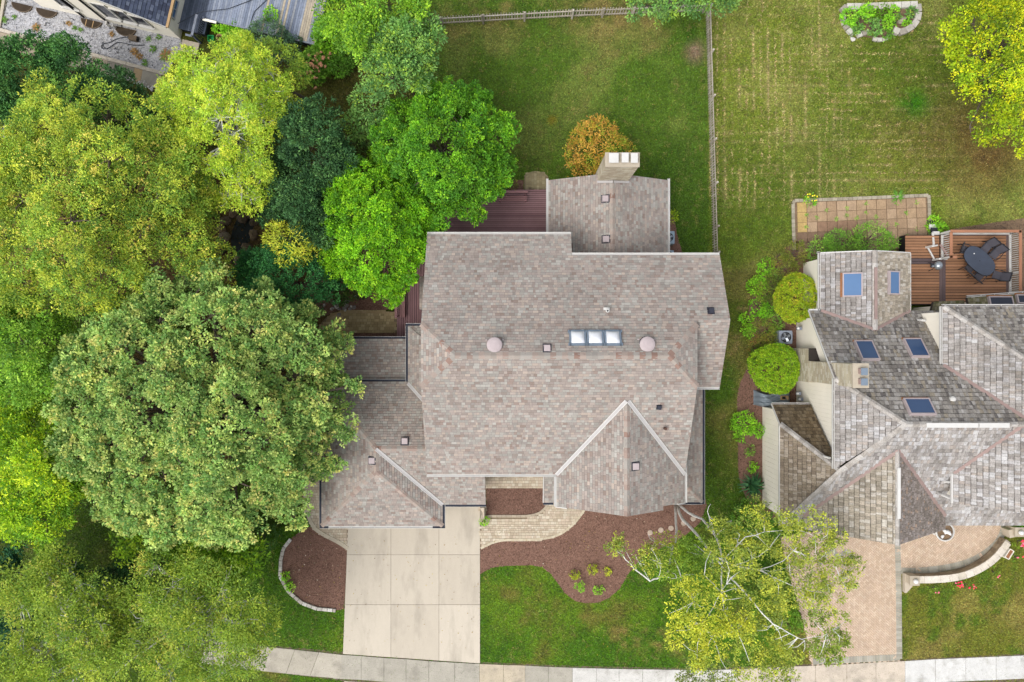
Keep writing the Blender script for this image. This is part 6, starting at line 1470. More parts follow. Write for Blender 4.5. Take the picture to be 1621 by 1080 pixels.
def shrub(label, px, py, r, h, pal, seed, name='shrub', cat='shrub', lobes=None, mat='leaf', group=None, stems=True, **kw):
    p = W(px, py, h * .5); rw_ = r * (H - h * .5) / F; rr = random.Random(seed)
    t = thing(name, label, cat, (p.x, p.y, 0), group=group)
    ls = [(p.x, p.y, h * .5, rw_, rw_, h * .5)]
    if lobes:
        for k in range(lobes):
            a = 2 * math.pi * k / lobes + rr.uniform(-.3, .3); q = rw_ * rr.uniform(.4, .6); ls.append((p.x + math.cos(a) * q, p.y + math.sin(a) * q, h * rr.uniform(.4, .6), rw_ * .5, rw_ * .5, h * .42))
    d = dict(dens=26, rc=.14, npl=10, L=.11, w=.03, low=-.2); d.update(kw)
    v, f, c, cp = foliage(ls, seed=seed, pal=pal, **d); v[:, 2] = np.maximum(v[:, 2], .02)
    obj('foliage', v, f, M[mat], t, cols=c)
    if stems:
        parts = []
        for k in range(5):
            a = rr.uniform(0, 6.28); q = rw_ * .5; parts.append(tube_geo([(p.x, p.y, 0), (p.x + math.cos(a) * q * .5, p.y + math.sin(a) * q * .5, h * .4), (p.x + math.cos(a) * q, p.y + math.sin(a) * q, h * .7)], [.025, .02, .008], 4))
        v, f = merge(parts); obj('stems', v, f, M['bark'], t)
    return t

OAK = [(L_(148, 168, 92), 4), (L_(130, 156, 82), 4), (L_(110, 142, 72), 4), (L_(166, 176, 96), 3), (L_(92, 124, 64), 4), (L_(176, 174, 100), 1)]
tree('oak_tree', 'huge grey green oak spreading over the garage roof edge left of the house', 'tree',
     [(320 + 232 * (.93 + .16 * math.sin(k * 2.7)) * math.cos(k * .185), 645 + 205 * (.93 + .15 * math.sin(k * 3.9)) * math.sin(k * .185), 15 + 5 * math.sin(k * 1.7), 5.6 + .7 * math.sin(k)) for k in range(34)] + fill(318, 648, 222, 202, 50, 28, 58, 8.6, 2.4, 5, [(250, 470, 34, 6.6), (205, 500, 30, 6.4), (440, 505, 30, 6), (485, 500, 20, 5.6), (130, 720, 28, 6), (200, 800, 34, 5.6), (330, 835, 26, 5.4), (520, 560, 24, 5.4), (528, 600, 20, 5.2), (505, 690, 24, 5.4), (335, 436, 22, 6), (300, 445, 20, 6), (500, 745, 22, 4.6), (460, 800, 24, 4.8), (120, 640, 26, 5.6), (545, 545, 13, 5)]),
     .45, OAK, 1, base=(390, 620), sub=.42, cover=1.1, dens=14, lobevar=.24, rc=.17, npl=12, L=.15, w=.052, up=.75, clumpvar=.1, leafvar=.14, zf=.5)
LOC = [(L_(152, 166, 58), 4), (L_(134, 156, 54), 4), (L_(112, 142, 52), 4), (L_(170, 178, 62), 3), (L_(94, 126, 48), 4), (L_(192, 180, 82), 1)]
tree('locust_tree', 'broad yellow green locust at the far left with tan speckled crown', 'tree',
     fill(135, 315, 165, 168, 34, 34, 58, 8.8, 2.2, 6, [(15, 260, 46, 8), (10, 380, 46, 7.6), (115, 165, 32, 7), (60, 180, 26, 6.6), (290, 330, 30, 6), (300, 390, 36, 6), (120, 450, 46, 6.2), (30, 450, 46, 6.4), (255, 300, 34, 6.8), (330, 440, 30, 4.6), (300, 300, 34, 5.4), (278, 258, 28, 5.6), (322, 340, 26, 4.6), (335, 400, 26, 4.4), (70, 140, 18, 6.4), (210, 215, 32, 7)]),
     .35, LOC, 2, sub=.7, dens=9.5, lobevar=.24, rc=.28, npl=18, L=.13, w=.032, leafvar=.15, flat=.5, up=.8, clumpvar=.16, zf=.5)
LIME = [(L_(176, 192, 62), 4), (L_(160, 182, 58), 4), (L_(140, 168, 54), 4), (L_(192, 200, 70), 2), (L_(120, 150, 52), 3)]
tree('locust_tree', 'bright lime yellow locust standing below the blue deck at upper left', 'tree',
     fill(365, 160, 105, 92, 24, 22, 40, 7.6, 1.8, 7, [(375, 285, 36, 5.6), (350, 265, 30, 6), (395, 315, 24, 4.8), (360, 310, 24, 5), (340, 245, 26, 6), (410, 260, 26, 5.8), (270, 165, 20, 6.2), (300, 205, 24, 6.2), (330, 295, 22, 4.8), (405, 290, 24, 4.8), (425, 300, 18, 4.4)]),
     .28, LIME, 3, base=(390, 250), bark='birch', sub=.5, cover=.8, dens=14, lobevar=.16, rc=.24, npl=20, L=.12, w=.028, flat=.5, up=.8, twigs=12, clumpvar=.12, zf=.55)
tree('locust_tree', 'green locust lower down between the lime locust and the blue deck', 'tree', [(440, 105, 34, 4.4), (465, 115, 22, 4.0), (415, 95, 24, 4.2)], .12, [(L_(140, 164, 62), 3), (L_(120, 148, 58), 3), (L_(160, 176, 60), 2)], 31, dens=11, rc=.34, npl=22, L=.15, w=.03, flat=.5, up=.8)
MAP = [(L_(106, 156, 26), 4), (L_(90, 140, 26), 4), (L_(124, 170, 28), 3), (L_(74, 122, 26), 3), (L_(138, 178, 32), 1)]
tree('maple_tree', 'vivid green maple overhanging the left corner of the house roof', 'tree',
     fill(603, 358, 92, 112, 22, 24, 38, 6.4, 2.0, 8, [(603, 350, 60, 5.6), (600, 410, 52, 5.2), (570, 320, 42, 5), (640, 330, 42, 5.2), (622, 452, 22, 4.2), (530, 322, 16, 4.2), (655, 310, 24, 5)]),
     .22, MAP, 4, sub=.48, cover=1.0, dens=24, rc=.17, npl=14, L=.12, w=.042, up=.75, clumpvar=.12, lobevar=.22)
MAP2 = [(L_(88, 138, 32), 4), (L_(76, 124, 32), 4), (L_(106, 154, 32), 3), (L_(62, 108, 30), 3), (L_(122, 166, 32), 1)]
tree('maple_tree', 'rounded deep green maple between the back lawn and the purplish deck', 'tree',
     fill(702, 248, 104, 112, 24, 26, 40, 6.2, 2.0, 9, [(700, 240, 74, 5.2), (740, 270, 50, 5), (660, 230, 44, 4.8), (730, 200, 44, 5), (745, 338, 22, 4.4), (612, 215, 18, 4.6)]),
     .24, MAP2, 5, sub=.48, cover=1.0, dens=24, rc=.17, npl=14, L=.12, w=.042, up=.75, clumpvar=.12, lobevar=.22)
ELM = [(L_(104, 142, 70), 4), (L_(88, 126, 62), 4), (L_(122, 156, 76), 3), (L_(74, 110, 58), 3), (L_(132, 160, 58), 2)]
tree('ash_tree', 'loose mid green tree at the upper edge left of the picket fence', 'tree', [(575, 35, 46, 6.5), (620, 25, 46, 6.6), (545, 20, 40, 6.2), (600, 70, 36, 6), (560, 70, 24, 5.4)], .22, [(L_(118, 156, 40), 4), (L_(96, 136, 40), 4), (L_(140, 172, 46), 2), (L_(80, 118, 44), 3)], 6, sub=.55, cover=.85, dens=13, lobevar=.2, rc=.3, npl=18, L=.16, w=.04, spread=(.6, 1.1))
tree('ash_tree', 'bluish green tree beside the left end of the picket fence', 'tree', [(645, 65, 42, 6.4), (670, 60, 28, 6), (640, 110, 42, 6), (605, 115, 34, 5.8), (665, 100, 22, 5.4)], .22, ELM, 7, sub=.55, cover=.85, dens=13, lobevar=.2, rc=.3, npl=18, L=.16, w=.04, spread=(.6, 1.1))
tree('ash_tree', 'slim bluish green sapling between the maple and the upper trees', 'tree', [(590, 165, 32, 4.6), (605, 190, 26, 4.2), (570, 195, 22, 3.8), (580, 215, 16, 3.4)], .12, ELM, 8, dens=13, rc=.28, npl=16, L=.15, w=.036, spread=(.6, 1.1))
EVG = [(L_(58, 92, 50), 4), (L_(46, 78, 42), 4), (L_(74, 108, 56), 3), (L_(36, 64, 36), 3)]
EVG2 = [(L_(62, 104, 50), 4), (L_(50, 90, 44), 4), (L_(78, 120, 56), 3), (L_(38, 74, 38), 3)]
ek = dict(mat='needle', sub=.6, cover=1.15, dens=17, rc=.2, npl=18, L=.15, w=.034, up=.45, rnd=.8, flat=.7, low=-.5, spread=(.7, 1.08), clumpvar=.22)
for i, (lb, ls, pal) in enumerate((
    ('dark green yew at the left edge above the yellow green locust', [(40, 110, 52, 4.4, .9), (15, 150, 40, 4), (70, 95, 34, 4), (45, 170, 34, 3.6)], EVG2),
    ('second dark yew from the left along the concrete path', [(115, 115, 46, 4.4, .9), (135, 145, 36, 4), (95, 135, 34, 3.8)], EVG2),
    ('darkest yew at the right end of the row along the concrete path', [(180, 160, 44, 4, .9), (208, 185, 36, 3.6), (222, 210, 28, 3.2), (155, 140, 34, 4)], EVG),
    ('dark blue green pine right of the lime locust', [(495, 215, 48, 5.6, 1), (510, 260, 46, 5.2), (470, 195, 26, 4.6), (530, 245, 26, 4.4), (525, 290, 26, 4.2)], EVG),
    ('dark blue green pine above the small pond', [(485, 310, 46, 5, 1), (455, 285, 32, 4.4), (500, 350, 38, 4.4), (450, 335, 26, 4), (505, 390, 26, 3.8)], EVG),
    ('small dark evergreen between the two yellow locusts', [(262, 215, 26, 3), (285, 205, 18, 2.6), (245, 195, 16, 2.4)], EVG),
    ('dark spruce at the lower left edge of the photo', [(20, 930, 46, 4.5, 1.1), (40, 970, 38, 4), (5, 890, 34, 4), (10, 1000, 26, 3.4)], [(L_(44, 90, 60), 4), (L_(34, 74, 50), 4), (L_(60, 108, 70), 2), (L_(26, 56, 40), 3)]),
    ('dark evergreen half hidden under the lower left locusts', [(110, 905, 30, 2.6), (190, 930, 34, 2.4), (220, 890, 26, 2.2)], EVG))):
    tree('evergreen_tree', lb, 'tree', ls, .18, pal, 40 + i, group='dark evergreens', **ek)
tree('spruce_tree', 'dense emerald green cushion shaped spruce beside the pond', 'tree', [(440, 450, 54, 3.6, .7), (495, 448, 46, 3.6, .7), (465, 428, 48, 4, .7), (460, 478, 40, 3, .7), (410, 440, 36, 2.8), (518, 430, 24, 2.8), (400, 415, 20, 2.2)], .16, [(L_(54, 108, 54), 4), (L_(44, 94, 48), 4), (L_(68, 124, 60), 2), (L_(34, 74, 40), 2)], 60, mat='needle', sub=.4, cover=1.3, dens=24, rc=.15, npl=16, L=.11, w=.032, up=.5, rnd=.7, clumpvar=.2, spread=(.8, 1.04))
tree('sumac_tree', 'small yellowish tree growing over the spruce beside the pond', 'tree', [(460, 385, 28, 5), (440, 372, 18, 4.6), (480, 392, 18, 4.6), (462, 408, 14, 4.4)], .1, [(L_(164, 172, 52), 3), (L_(144, 156, 50), 3), (L_(180, 180, 60), 2)], 61, dens=12, rc=.3, npl=16, L=.18, w=.03, flat=.4, up=.9)
GRL = [(L_(150, 176, 36), 4), (L_(128, 162, 34), 4), (L_(108, 146, 36), 3), (L_(86, 126, 36), 3), (L_(172, 190, 40), 2)]
tree('ash_tree', 'fresh green tree at the left edge below the broad locust', 'tree', fill(45, 560, 90, 100, 16, 28, 44, 6.4, 1.6, 11, [(5, 520, 40, 6)]), .24, [(L_(122, 160, 48), 4), (L_(100, 140, 46), 4), (L_(140, 172, 60), 2), (L_(82, 120, 44), 3)], 9, sub=.55, cover=.85, dens=13, lobevar=.2, rc=.34, npl=20, L=.16, w=.036, spread=(.6, 1.1))
tree('ash_tree', 'lime green tree at the left edge beside the huge oak', 'tree', fill(55, 735, 85, 115, 18, 28, 44, 6.6, 1.6, 10, [(10, 700, 40, 6), (130, 770, 24, 4.6), (10, 800, 36, 5.6)]), .26, GRL, 10, sub=.55, cover=.85, dens=13, lobevar=.2, rc=.36, npl=22, L=.16, w=.034, spread=(.55, 1.1), flat=.5)
WIL = [(L_(132, 152, 52), 4), (L_(114, 138, 48), 4), (L_(150, 164, 58), 3), (L_(94, 122, 46), 3), (L_(164, 162, 70), 1)]
wk = dict(sub=.7, cover=.7, dens=9, rc=.42, npl=22, L=.14, w=.03, spread=(.5, 1.1), flat=.45, up=.8, twigs=9, limb_r=.09)
tree('birch_tree', 'airy olive green birch at the lower left between dark spruce and sidewalk', 'tree', fill(105, 985, 105, 108, 20, 26, 44, 7, 1.4, 12, [(20, 1060, 40, 6), (80, 1075, 36, 6)]), .16, WIL, 11, bark='birch', **wk)
tree('birch_tree', 'airy yellow green birch overhanging the sidewalk left of the driveway', 'tree', fill(310, 985, 125, 92, 24, 26, 42, 7, 1.4, 13, [(270, 1068, 36, 6.4), (200, 1050, 36, 6.2), (425, 955, 18, 5.4), (350, 1060, 30, 6), (250, 895, 26, 5.8)]), .18, WIL, 12, bark='birch', **wk)
tree('magnolia_tree', 'bright leafy green tree tucked between the oak and the lower left birches', 'tree', [(330, 870, 40, 4), (380, 880, 34, 4), (290, 880, 28, 3.6), (370, 915, 30, 3.4), (200, 862, 20, 4)], .14, [(L_(126, 160, 40), 4), (L_(104, 140, 40), 4), (L_(84, 118, 38), 3), (L_(146, 170, 46), 2)], 13, sub=.55, cover=.85, dens=13, lobevar=.2, rc=.32, npl=16, L=.18, w=.045, spread=(.5, 1.08))
YEL = [(L_(160, 172, 26), 4), (L_(138, 158, 26), 4), (L_(112, 138, 26), 3), (L_(184, 184, 32), 2), (L_(90, 116, 26), 2)]
tree('elm_tree', 'yellow green tree leaning in from the upper right corner', 'tree', fill(1590, 60, 92, 105, 18, 28, 44, 6.6, 1.6, 14, [(1600, 165, 38, 5.2), (1560, 188, 30, 4.8), (1615, 200, 34, 5), (1535, 200, 16, 4.4), (1625, 130, 34, 5.6), (1512, 80, 20, 4.6), (1580, 205, 20, 4.6)]), .24, YEL, 14, base=(1560, 120), sub=.55, cover=.8, dens=12, lobevar=.28, rc=.26, npl=14, L=.14, w=.04, flat=.5, clumpvar=.2)
tree('hawthorn_tree', 'bluish green tree hanging over the picket fence at the top', 'tree', [(1020, -8, 38, 4.6), (1060, -6, 36, 4.6), (1000, 10, 20, 3.8), (1110, -10, 32, 4.4), (1140, -4, 26, 4), (1040, 15, 22, 3.6)], .16, ELM, 15, base=(1060, 5), sub=.55, cover=.85, dens=13, lobevar=.2, rc=.26, npl=16, L=.14, w=.036)

# ------------------------------------------------------------------ white-barked birch in the front bed, limb by limb
br = thing('birch_tree', 'multi stemmed white barked birch in front of the house right of the walkway', 'tree', W(1070, 797))
def limb(pts, r0, r1, n=6):
    w_ = [W(a, b_, z) for a, b_, z in pts]; q = []; r0 *= .66; r1 *= .8
    for i in range(len(w_) - 1):
        for t in (0, .5): q.append(w_[i].lerp(w_[i + 1], t) + (Vector((R.uniform(-.06, .06), R.uniform(-.06, .06), 0)) if t else Vector()))
    q.append(w_[-1]); m = len(q); v, f = tube_geo(q, [r0 + (r1 - r0) * i / (m - 1) for i in range(m)], n); obj('limb', v, f, M['birch'], br, smooth=True)
    return q
LIMBS = [
 ([(1068, 800, 0), (1070, 830, 1.4), (1070, 850, 2.4), (1064, 868, 3.4), (1058, 905, 5.0), (1040, 916, 5.4), (1029, 920, 5.5), (1010, 905, 5.8), (999, 893, 6.0), (985, 878, 6.3), (963, 864, 6.6)], .13, .02),
 ([(1072, 800, 0), (1080, 822, 1.6), (1094, 836, 2.8), (1115, 862, 5), (1130, 881, 6.4), (1159, 895, 7.6), (1201, 902, 8.2), (1222, 913, 8.4)], .15, .03),
 ([(1074, 799, 0), (1090, 812, 1.4), (1112, 822, 2.8), (1133, 849, 6), (1144, 887, 8), (1143, 938, 8.8), (1146, 966, 9)], .14, .03),
 ([(1146, 966, 9), (1158, 990, 9.2), (1171, 1009, 9.2), (1186, 1047, 9)], .05, .015),
 ([(1130, 881, 6.4), (1159, 917, 7.4), (1192, 953, 8), (1224, 988, 8.2), (1250, 1003, 8.2), (1274, 1014, 8)], .08, .02),
 ([(1224, 988, 8.2), (1238, 1015, 8)], .03, .01), ([(1274, 1014, 8), (1272, 1032, 7.6)], .02, .01), ([(1268, 1012, 8), (1300, 1008, 7.8), (1318, 996, 7.6)], .02, .01),
 ([(1159, 895, 7.6), (1180, 890, 8.2), (1201, 881, 8.6), (1218, 868, 8.8), (1235, 845, 8.8)], .05, .012), ([(1201, 902, 8.2), (1240, 888, 8.6), (1256, 872, 8.6)], .04, .012), ([(1222, 913, 8.4), (1260, 930, 8.2), (1290, 938, 8), (1330, 915, 7.8)], .035, .01),
 ([(1133, 849, 6), (1126, 825, 7), (1120, 810, 7.4), (1125, 798, 7.6)], .04, .01), ([(1133, 849, 6), (1150, 835, 7.2), (1158, 824, 7.6)], .035, .01), ([(1144, 887, 8), (1180, 850, 8.6), (1210, 842, 8.6), (1266, 840, 8.2), (1290, 849, 8), (1310, 858, 7.6)], .04, .012), ([(1290, 849, 8), (1296, 832, 8)], .02, .008),
 ([(1146, 966, 9), (1130, 960, 9.2), (1112, 985, 9.4), (1120, 1000, 9.5), (1140, 1007, 9.5), (1160, 1000, 9.6)], .045, .012), ([(1112, 985, 9.4), (1104, 1020, 9.2), (1103, 1048, 9)], .035, .012), ([(1104, 975, 9.4), (1100, 962, 9.6), (1096, 945, 9.6)], .03, .01), ([(1120, 1000, 9.5), (1135, 1025, 9.4), (1150, 1060, 9)], .03, .01), ([(1103, 1048, 9), (1092, 1058, 8.8)], .02, .008), ([(1130, 960, 9.2), (1140, 940, 9.5), (1150, 925, 9.5)], .03, .01),
 ([(1029, 920, 5.5), (1018, 900, 6), (1008, 884, 6.3)], .025, .008), ([(1010, 905, 5.8), (990, 872, 6.4)], .02, .008), ([(1040, 916, 5.4), (1046, 900, 6), (1038, 880, 6.5), (1030, 868, 6.6)], .03, .008), ([(1046, 900, 6), (1044, 884, 6.5)], .02, .008), ([(1050, 910, 5.4), (1064, 916, 5.8), (1078, 914, 6.2)], .025, .008), ([(1064, 868, 3.4), (1040, 858, 4.4), (1026, 846, 5)], .025, .008),
 ([(1143, 938, 8.8), (1130, 925, 9.3), (1115, 910, 9.4)], .03, .01), ([(1218, 868, 8.8), (1200, 850, 9), (1196, 838, 9)], .02, .008), ([(1159, 895, 7.6), (1165, 870, 8.4), (1170, 850, 8.6)], .025, .008), ([(1180, 890, 8.2), (1172, 872, 8.8)], .02, .008), ([(1201, 902, 8.2), (1220, 905, 8.6), (1250, 898, 8.6)], .02, .008)]
TW = []
for pts, r0, r1 in LIMBS: TW += limb(pts, r0, r1)[3:]
BIR = [(L_(142, 152, 58), 4), (L_(124, 138, 56), 4), (L_(164, 168, 60), 3), (L_(102, 120, 52), 3)]
BIRY = [(L_(168, 172, 54), 4), (L_(152, 160, 52), 4), (L_(182, 182, 62), 2), (L_(132, 146, 50), 3)]
def add_crown(ls, pal, seed, **kw):
    v, f, c, cp = foliage(px_lobes(ls, .6), seed=seed, pal=pal, **kw); obj('crown', v, f, M['leaf'], br, cols=c); return cp
bk = dict(sub=.42, cover=.62, dens=13, rc=.24, npl=16, L=.12, w=.034, spread=(.35, 1.1), flat=.5, up=.7)
cps = [add_crown([(1140, 880, 30, 8.6), (1170, 905, 26, 8.8), (1185, 870, 26, 9), (1190, 935, 26, 8.6), (1215, 900, 24, 9)], BIR, 29, **{**bk, 'cover': .3}),
       add_crown([(1105, 960, 42, 9.2), (1145, 1005, 40, 9.2), (1085, 1000, 28, 8.8), (1115, 1040, 26, 8.8), (1165, 985, 24, 9), (1130, 945, 24, 9.2), (1085, 955, 22, 8.8)], BIRY, 21, **bk),
       add_crown([(1225, 835, 42, 8), (1175, 835, 36, 7.6), (1285, 835, 34, 7.6), (1145, 855, 34, 7.4), (1255, 870, 30, 8), (1310, 850, 20, 7.4), (1200, 810, 26, 7.4)], BIR, 22, **bk),
       add_crown([(1270, 925, 36, 7.8), (1320, 905, 32, 7.4), (1230, 940, 30, 7.8), (1345, 895, 18, 7), (1300, 950, 26, 7.4)], BIR, 23, **bk),
       add_crown([(1305, 1000, 32, 7), (1325, 985, 18, 7), (1310, 1025, 20, 6.8), (1280, 985, 16, 7)], [(L_(116, 134, 48), 3), (L_(98, 118, 44), 3), (L_(134, 148, 50), 2)], 24, **bk),
       add_crown([(1200, 1010, 34, 7), (1240, 1030, 28, 7), (1180, 1045, 30, 7.4), (1220, 970, 28, 7), (1230, 1065, 24, 7)], BIR, 25, **bk),
       add_crown([(1070, 895, 24, 5.4), (1090, 880, 22, 5.4), (1115, 875, 24, 6), (1100, 915, 28, 6.4), (1140, 905, 26, 6.4)], [(L_(112, 140, 46), 3), (L_(96, 122, 44), 3), (L_(136, 158, 48), 2)], 26, **bk),
       add_crown([(1030, 860, 16, 5), (1060, 858, 16, 3.6), (1015, 890, 18, 6), (980, 866, 16, 6.4), (1045, 885, 16, 6), (965, 862, 8, 6.5)], BIR, 27, **{**bk, 'dens': 9, 'cover': .45}),
       add_crown([(1115, 1062, 28, 6.6), (1145, 1070, 24, 6.6), (1090, 1066, 18, 6.4)], [(L_(110, 122, 62), 3), (L_(92, 108, 56), 3), (L_(130, 138, 74), 2)], 28, **bk)]
tp = np.array([tuple(q) for q in TW]); parts = []; rr_ = random.Random(77)
for cp in cps:
    for k in rr_.sample(range(len(cp)), min(len(cp), int(len(cp) * .08))):
        e = cp[k]; d = ((tp - e) ** 2).sum(1); j = int(d.argmin())
        if d[j] > 2.2: continue
        s = Vector(tp[j]); e = Vector(e); m = s.lerp(e, .5) + Vector((rr_.uniform(-.15, .15), rr_.uniform(-.15, .15), .12)); parts.append(tube_geo([s, m, e], [.02, .014, .006], 4, False))
v, f = merge(parts); obj('twigs', v, f, M['birch'], br, kind='stuff')
# shrubs below the birch
shrub('dark green shrub low under the birch beside the cream wall', 1190, 822, 30, 1.6, [(L_(84, 124, 36), 4), (L_(66, 104, 34), 4), (L_(104, 142, 40), 2)], 1, lobes=4)
shrub('dark green shrub under the middle of the birch crown', 1205, 925, 30, 1.8, [(L_(74, 104, 32), 4), (L_(60, 90, 30), 4), (L_(94, 120, 36), 2)], 2, lobes=4)
shrub('dark green shrub under the left part of the birch beside the mulch', 1100, 895, 24, 1.4, [(L_(76, 112, 40), 4), (L_(62, 96, 36), 4), (L_(96, 130, 44), 2)], 3, lobes=3)
shrub('pale flowering hydrangea under the right part of the birch', 1228, 955, 14, 1.0, [(L_(206, 200, 120), 3), (L_(150, 160, 60), 4)], 4, lobes=3)
shrub('low shrub under the birch next to the herringbone driveway', 1248, 985, 20, 1.0, [(L_(94, 132, 34), 4), (L_(78, 112, 32), 4)], 6, lobes=3)

# ------------------------------------------------------------------ shrubs and small plants
shrub('rounded orange and green bush behind the chimney', 945, 241, 46, 2.6, [(L_(172, 136, 54), 4), (L_(158, 122, 54), 3), (L_(148, 144, 46), 4), (L_(122, 138, 42), 4), (L_(184, 148, 66), 2)], 5, lobes=6, dens=16, rc=.2, npl=14, L=.13, w=.036)
GLB = [(L_(142, 160, 36), 4), (L_(124, 146, 34), 4), (L_(160, 168, 44), 3), (L_(104, 130, 32), 2), (L_(172, 156, 52), 1)]
gk = dict(bumpy=.35, dens=120, rc=.09, npl=12, L=.085, w=.032, spread=(.93, 1.02), clumpvar=.16, lobevar=0, low=-.1)
shrub('upper of two clipped globe shrubs beside the neighbouring cream wall', 1263, 472, 37, 2.1, GLB, 11, name='globe_shrub', group='clipped globe shrubs', **gk)
shrub('lower of two clipped globe shrubs beside the neighbouring chimney', 1226, 583, 38, 2.1, [(L_(128, 160, 34), 4), (L_(110, 146, 32), 4), (L_(146, 168, 40), 3), (L_(92, 130, 30), 2)], 12, name='globe_shrub', group='clipped globe shrubs', **gk)
G1 = [(L_(110, 154, 52), 4), (L_(92, 136, 48), 4), (L_(128, 168, 60), 2)]; G2 = [(L_(124, 176, 40), 4), (L_(104, 156, 38), 4), (L_(146, 190, 52), 2)]; G3 = [(L_(112, 124, 48), 4), (L_(96, 108, 44), 4), (L_(130, 132, 54), 3), (L_(140, 116, 56), 1)]
UND0 = [(L_(84, 116, 46), 3), (L_(70, 98, 40), 3), (L_(106, 130, 52), 2)]
for i, (lb, a, b_, r, h, pal) in enumerate((
    ('feathery bright green shrub at the lower edge of the square stone patio', 1332, 388, 24, 1.2, G1), ('taller feathery green shrub between patio and grey dormer roof', 1378, 380, 26, 1.3, G1), ('small green shrub at the left end of the shrub row above the dormer roof', 1296, 400, 18, .9, G1),
    ('olive ornamental grass at the upper left end of the neighbouring bed', 1256, 402, 20, .7, G3), ('olive grass clump just left of the white fence panel', 1240, 424, 18, .6, G3), ('olive grass clump left of the upper globe shrub', 1218, 460, 20, .6, G3), ('low olive shrub left of the grey air conditioner', 1206, 528, 22, .8, G3), ('low olive shrub just above the lower globe shrub', 1218, 545, 16, .8, G3),
    ('fresh green weed clump on the lawn edge near the top of the bed', 1214, 424, 12, .3, G2), ('fresh green weed clump on the lawn edge left of the upper globe shrub', 1198, 452, 14, .35, G2), ('bright green leafy plant at the bed edge below the weeds', 1200, 484, 12, .4, G2), ('small bright green plant at the left tip of the bed', 1182, 506, 9, .3, G2), ('small bright green plant left of the grey air conditioner', 1186, 524, 9, .35, G2), ('fresh green plant beside the upper globe shrub on the mulch', 1212, 494, 11, .35, G2),
    ('large bright green hosta in the mulch below the grey tarpaulin', 1178, 668, 17, .7, G2), ('small green hosta tucked against the cream wall below the tarpaulin', 1198, 682, 9, .5, G2), ('tiny green plant at the edge of the bed left of the chimney', 1190, 740, 6, .3, G2),
    ('small green plant in the planting bed behind the bench', 806, 296, 12, .4, G3), ('small yellow green shrub peeking out right of the chimney wing', 1062, 344, 9, .7, [(L_(150, 170, 30), 3), (L_(124, 150, 30), 3)]),
    ('olive grass tuft between fence side bed and the upper plants', 1232, 408, 14, .6, G3), ('dark green groundcover just left of the upper globe shrub', 1226, 444, 14, .5, UND0), ('dark green groundcover under the left side of the upper globe shrub', 1222, 482, 15, .5, UND0), ('green groundcover above the grey air conditioner', 1222, 512, 14, .5, G1), ('olive tuft at the left edge of the bed beside the lower globe shrub', 1196, 548, 12, .4, G3), ('green groundcover between air conditioner and lower globe shrub', 1200, 562, 13, .5, UND0), ('low green shrub in front of the dormer roof left corner', 1312, 392, 16, .8, G1), ('low green shrub between the two feathery shrubs', 1354, 390, 16, .9, UND0), ('low green shrub at the right end of the feathery shrub row', 1404, 384, 14, .8, G1), ('tiny green sprout in the mulch halfway down the cream wall', 1186, 712, 7, .3, G1), ('tiny green sprout beside the large hosta', 1172, 692, 6, .3, G2), ('green plant beside the deck stairs of the neighbouring house', 1484, 366, 12, .5, G2), ('small green weed on the bed right of the patio corner', 1478, 352, 9, .3, G2))):
    shrub(lb, a, b_, r, h, pal, 100 + i, lobes=3 if r > 12 else None, cat='plant' if r < 14 else 'shrub', name='plant' if r < 14 else 'shrub', dens=24, rc=.14, npl=10, L=.15 if pal is G2 else .16, w=.035 if pal is G2 else .016)
yk = [(L_(172, 180, 34), 4), (L_(148, 160, 34), 4), (L_(122, 144, 34), 2)]
for lb, a, b_, r, h in (('yellow green dwarf shrub, leftmost of five in the front mulch bed', 910, 909, 7, .4), ('yellow green dwarf shrub nearest the house of five in the front mulch bed', 938, 901, 7, .4), ('smallest yellow green dwarf shrub, rightmost of five in the front mulch bed', 962, 905, 5, .3), ('tallest green dwarf shrub at the lower left of five in the front mulch bed', 918, 929, 7.5, .6), ('sparse yellow green dwarf shrub at the lower right of five in the front mulch bed', 947, 934, 7, .35)):
    shrub(lb, a, b_, r, h, yk if 'green dwarf shrub at' not in lb else G2, int(a), name='dwarf_shrub', group='dwarf shrubs in the front mulch bed', dens=60, rc=.08, npl=10, L=.08, w=.02)
shrub('small round green bush at the corner of driveway and walkway', 766.5, 824, 6.5, .45, [(L_(120, 168, 30), 3), (L_(96, 146, 30), 3), (L_(150, 180, 40), 2)], 500, dens=60, rc=.08, npl=10, L=.08, w=.024)
shrub('little green sprout, upper of two at the left edge of the round mulch bed', 452, 913, 6, .3, G2, 501, name='plant', cat='plant', dens=50, rc=.08, npl=9, L=.1, w=.03); shrub('little green sprout, lower of two at the left edge of the round mulch bed', 460, 929, 6.5, .3, G2, 502, name='plant', cat='plant', dens=50, rc=.08, npl=9, L=.1, w=.03)
# spiky dark plant by the cream wall
def rosette(label, px, py, n, L, w, pal, seed, name='spiky_plant', cat='plant', rise=.5, group=None):
    p = W(px, py); rr = random.Random(seed); V, Fc, Cc = [], [], []
    for k in range(n):
        a = rr.uniform(0, 6.28); l = L * rr.uniform(.6, 1.1); d = Vector((math.cos(a), math.sin(a), 0)); b = Vector((-d.y, d.x, 0)) * w; o = len(V); hz = rise * rr.uniform(.5, 1.1)
        V += [p - b * .6, p + b * .6, p + d * l * .5 + b + Vector((0, 0, hz)), p + d * l * .5 - b + Vector((0, 0, hz)), p + d * l + Vector((0, 0, hz * rr.uniform(.3, .8)))]
        V[o] = V[o] + Vector((0, 0, .02)); V[o + 1] = V[o + 1] + Vector((0, 0, .02)); Fc += [(o, o + 1, o + 2, o + 3), (o + 3, o + 2, o + 4)]; Cc += [rr.choice(pal)] * 5
    return obj(name, V, Fc, M['leaf'], cols=Cc, label=label, cat=cat, group=group)
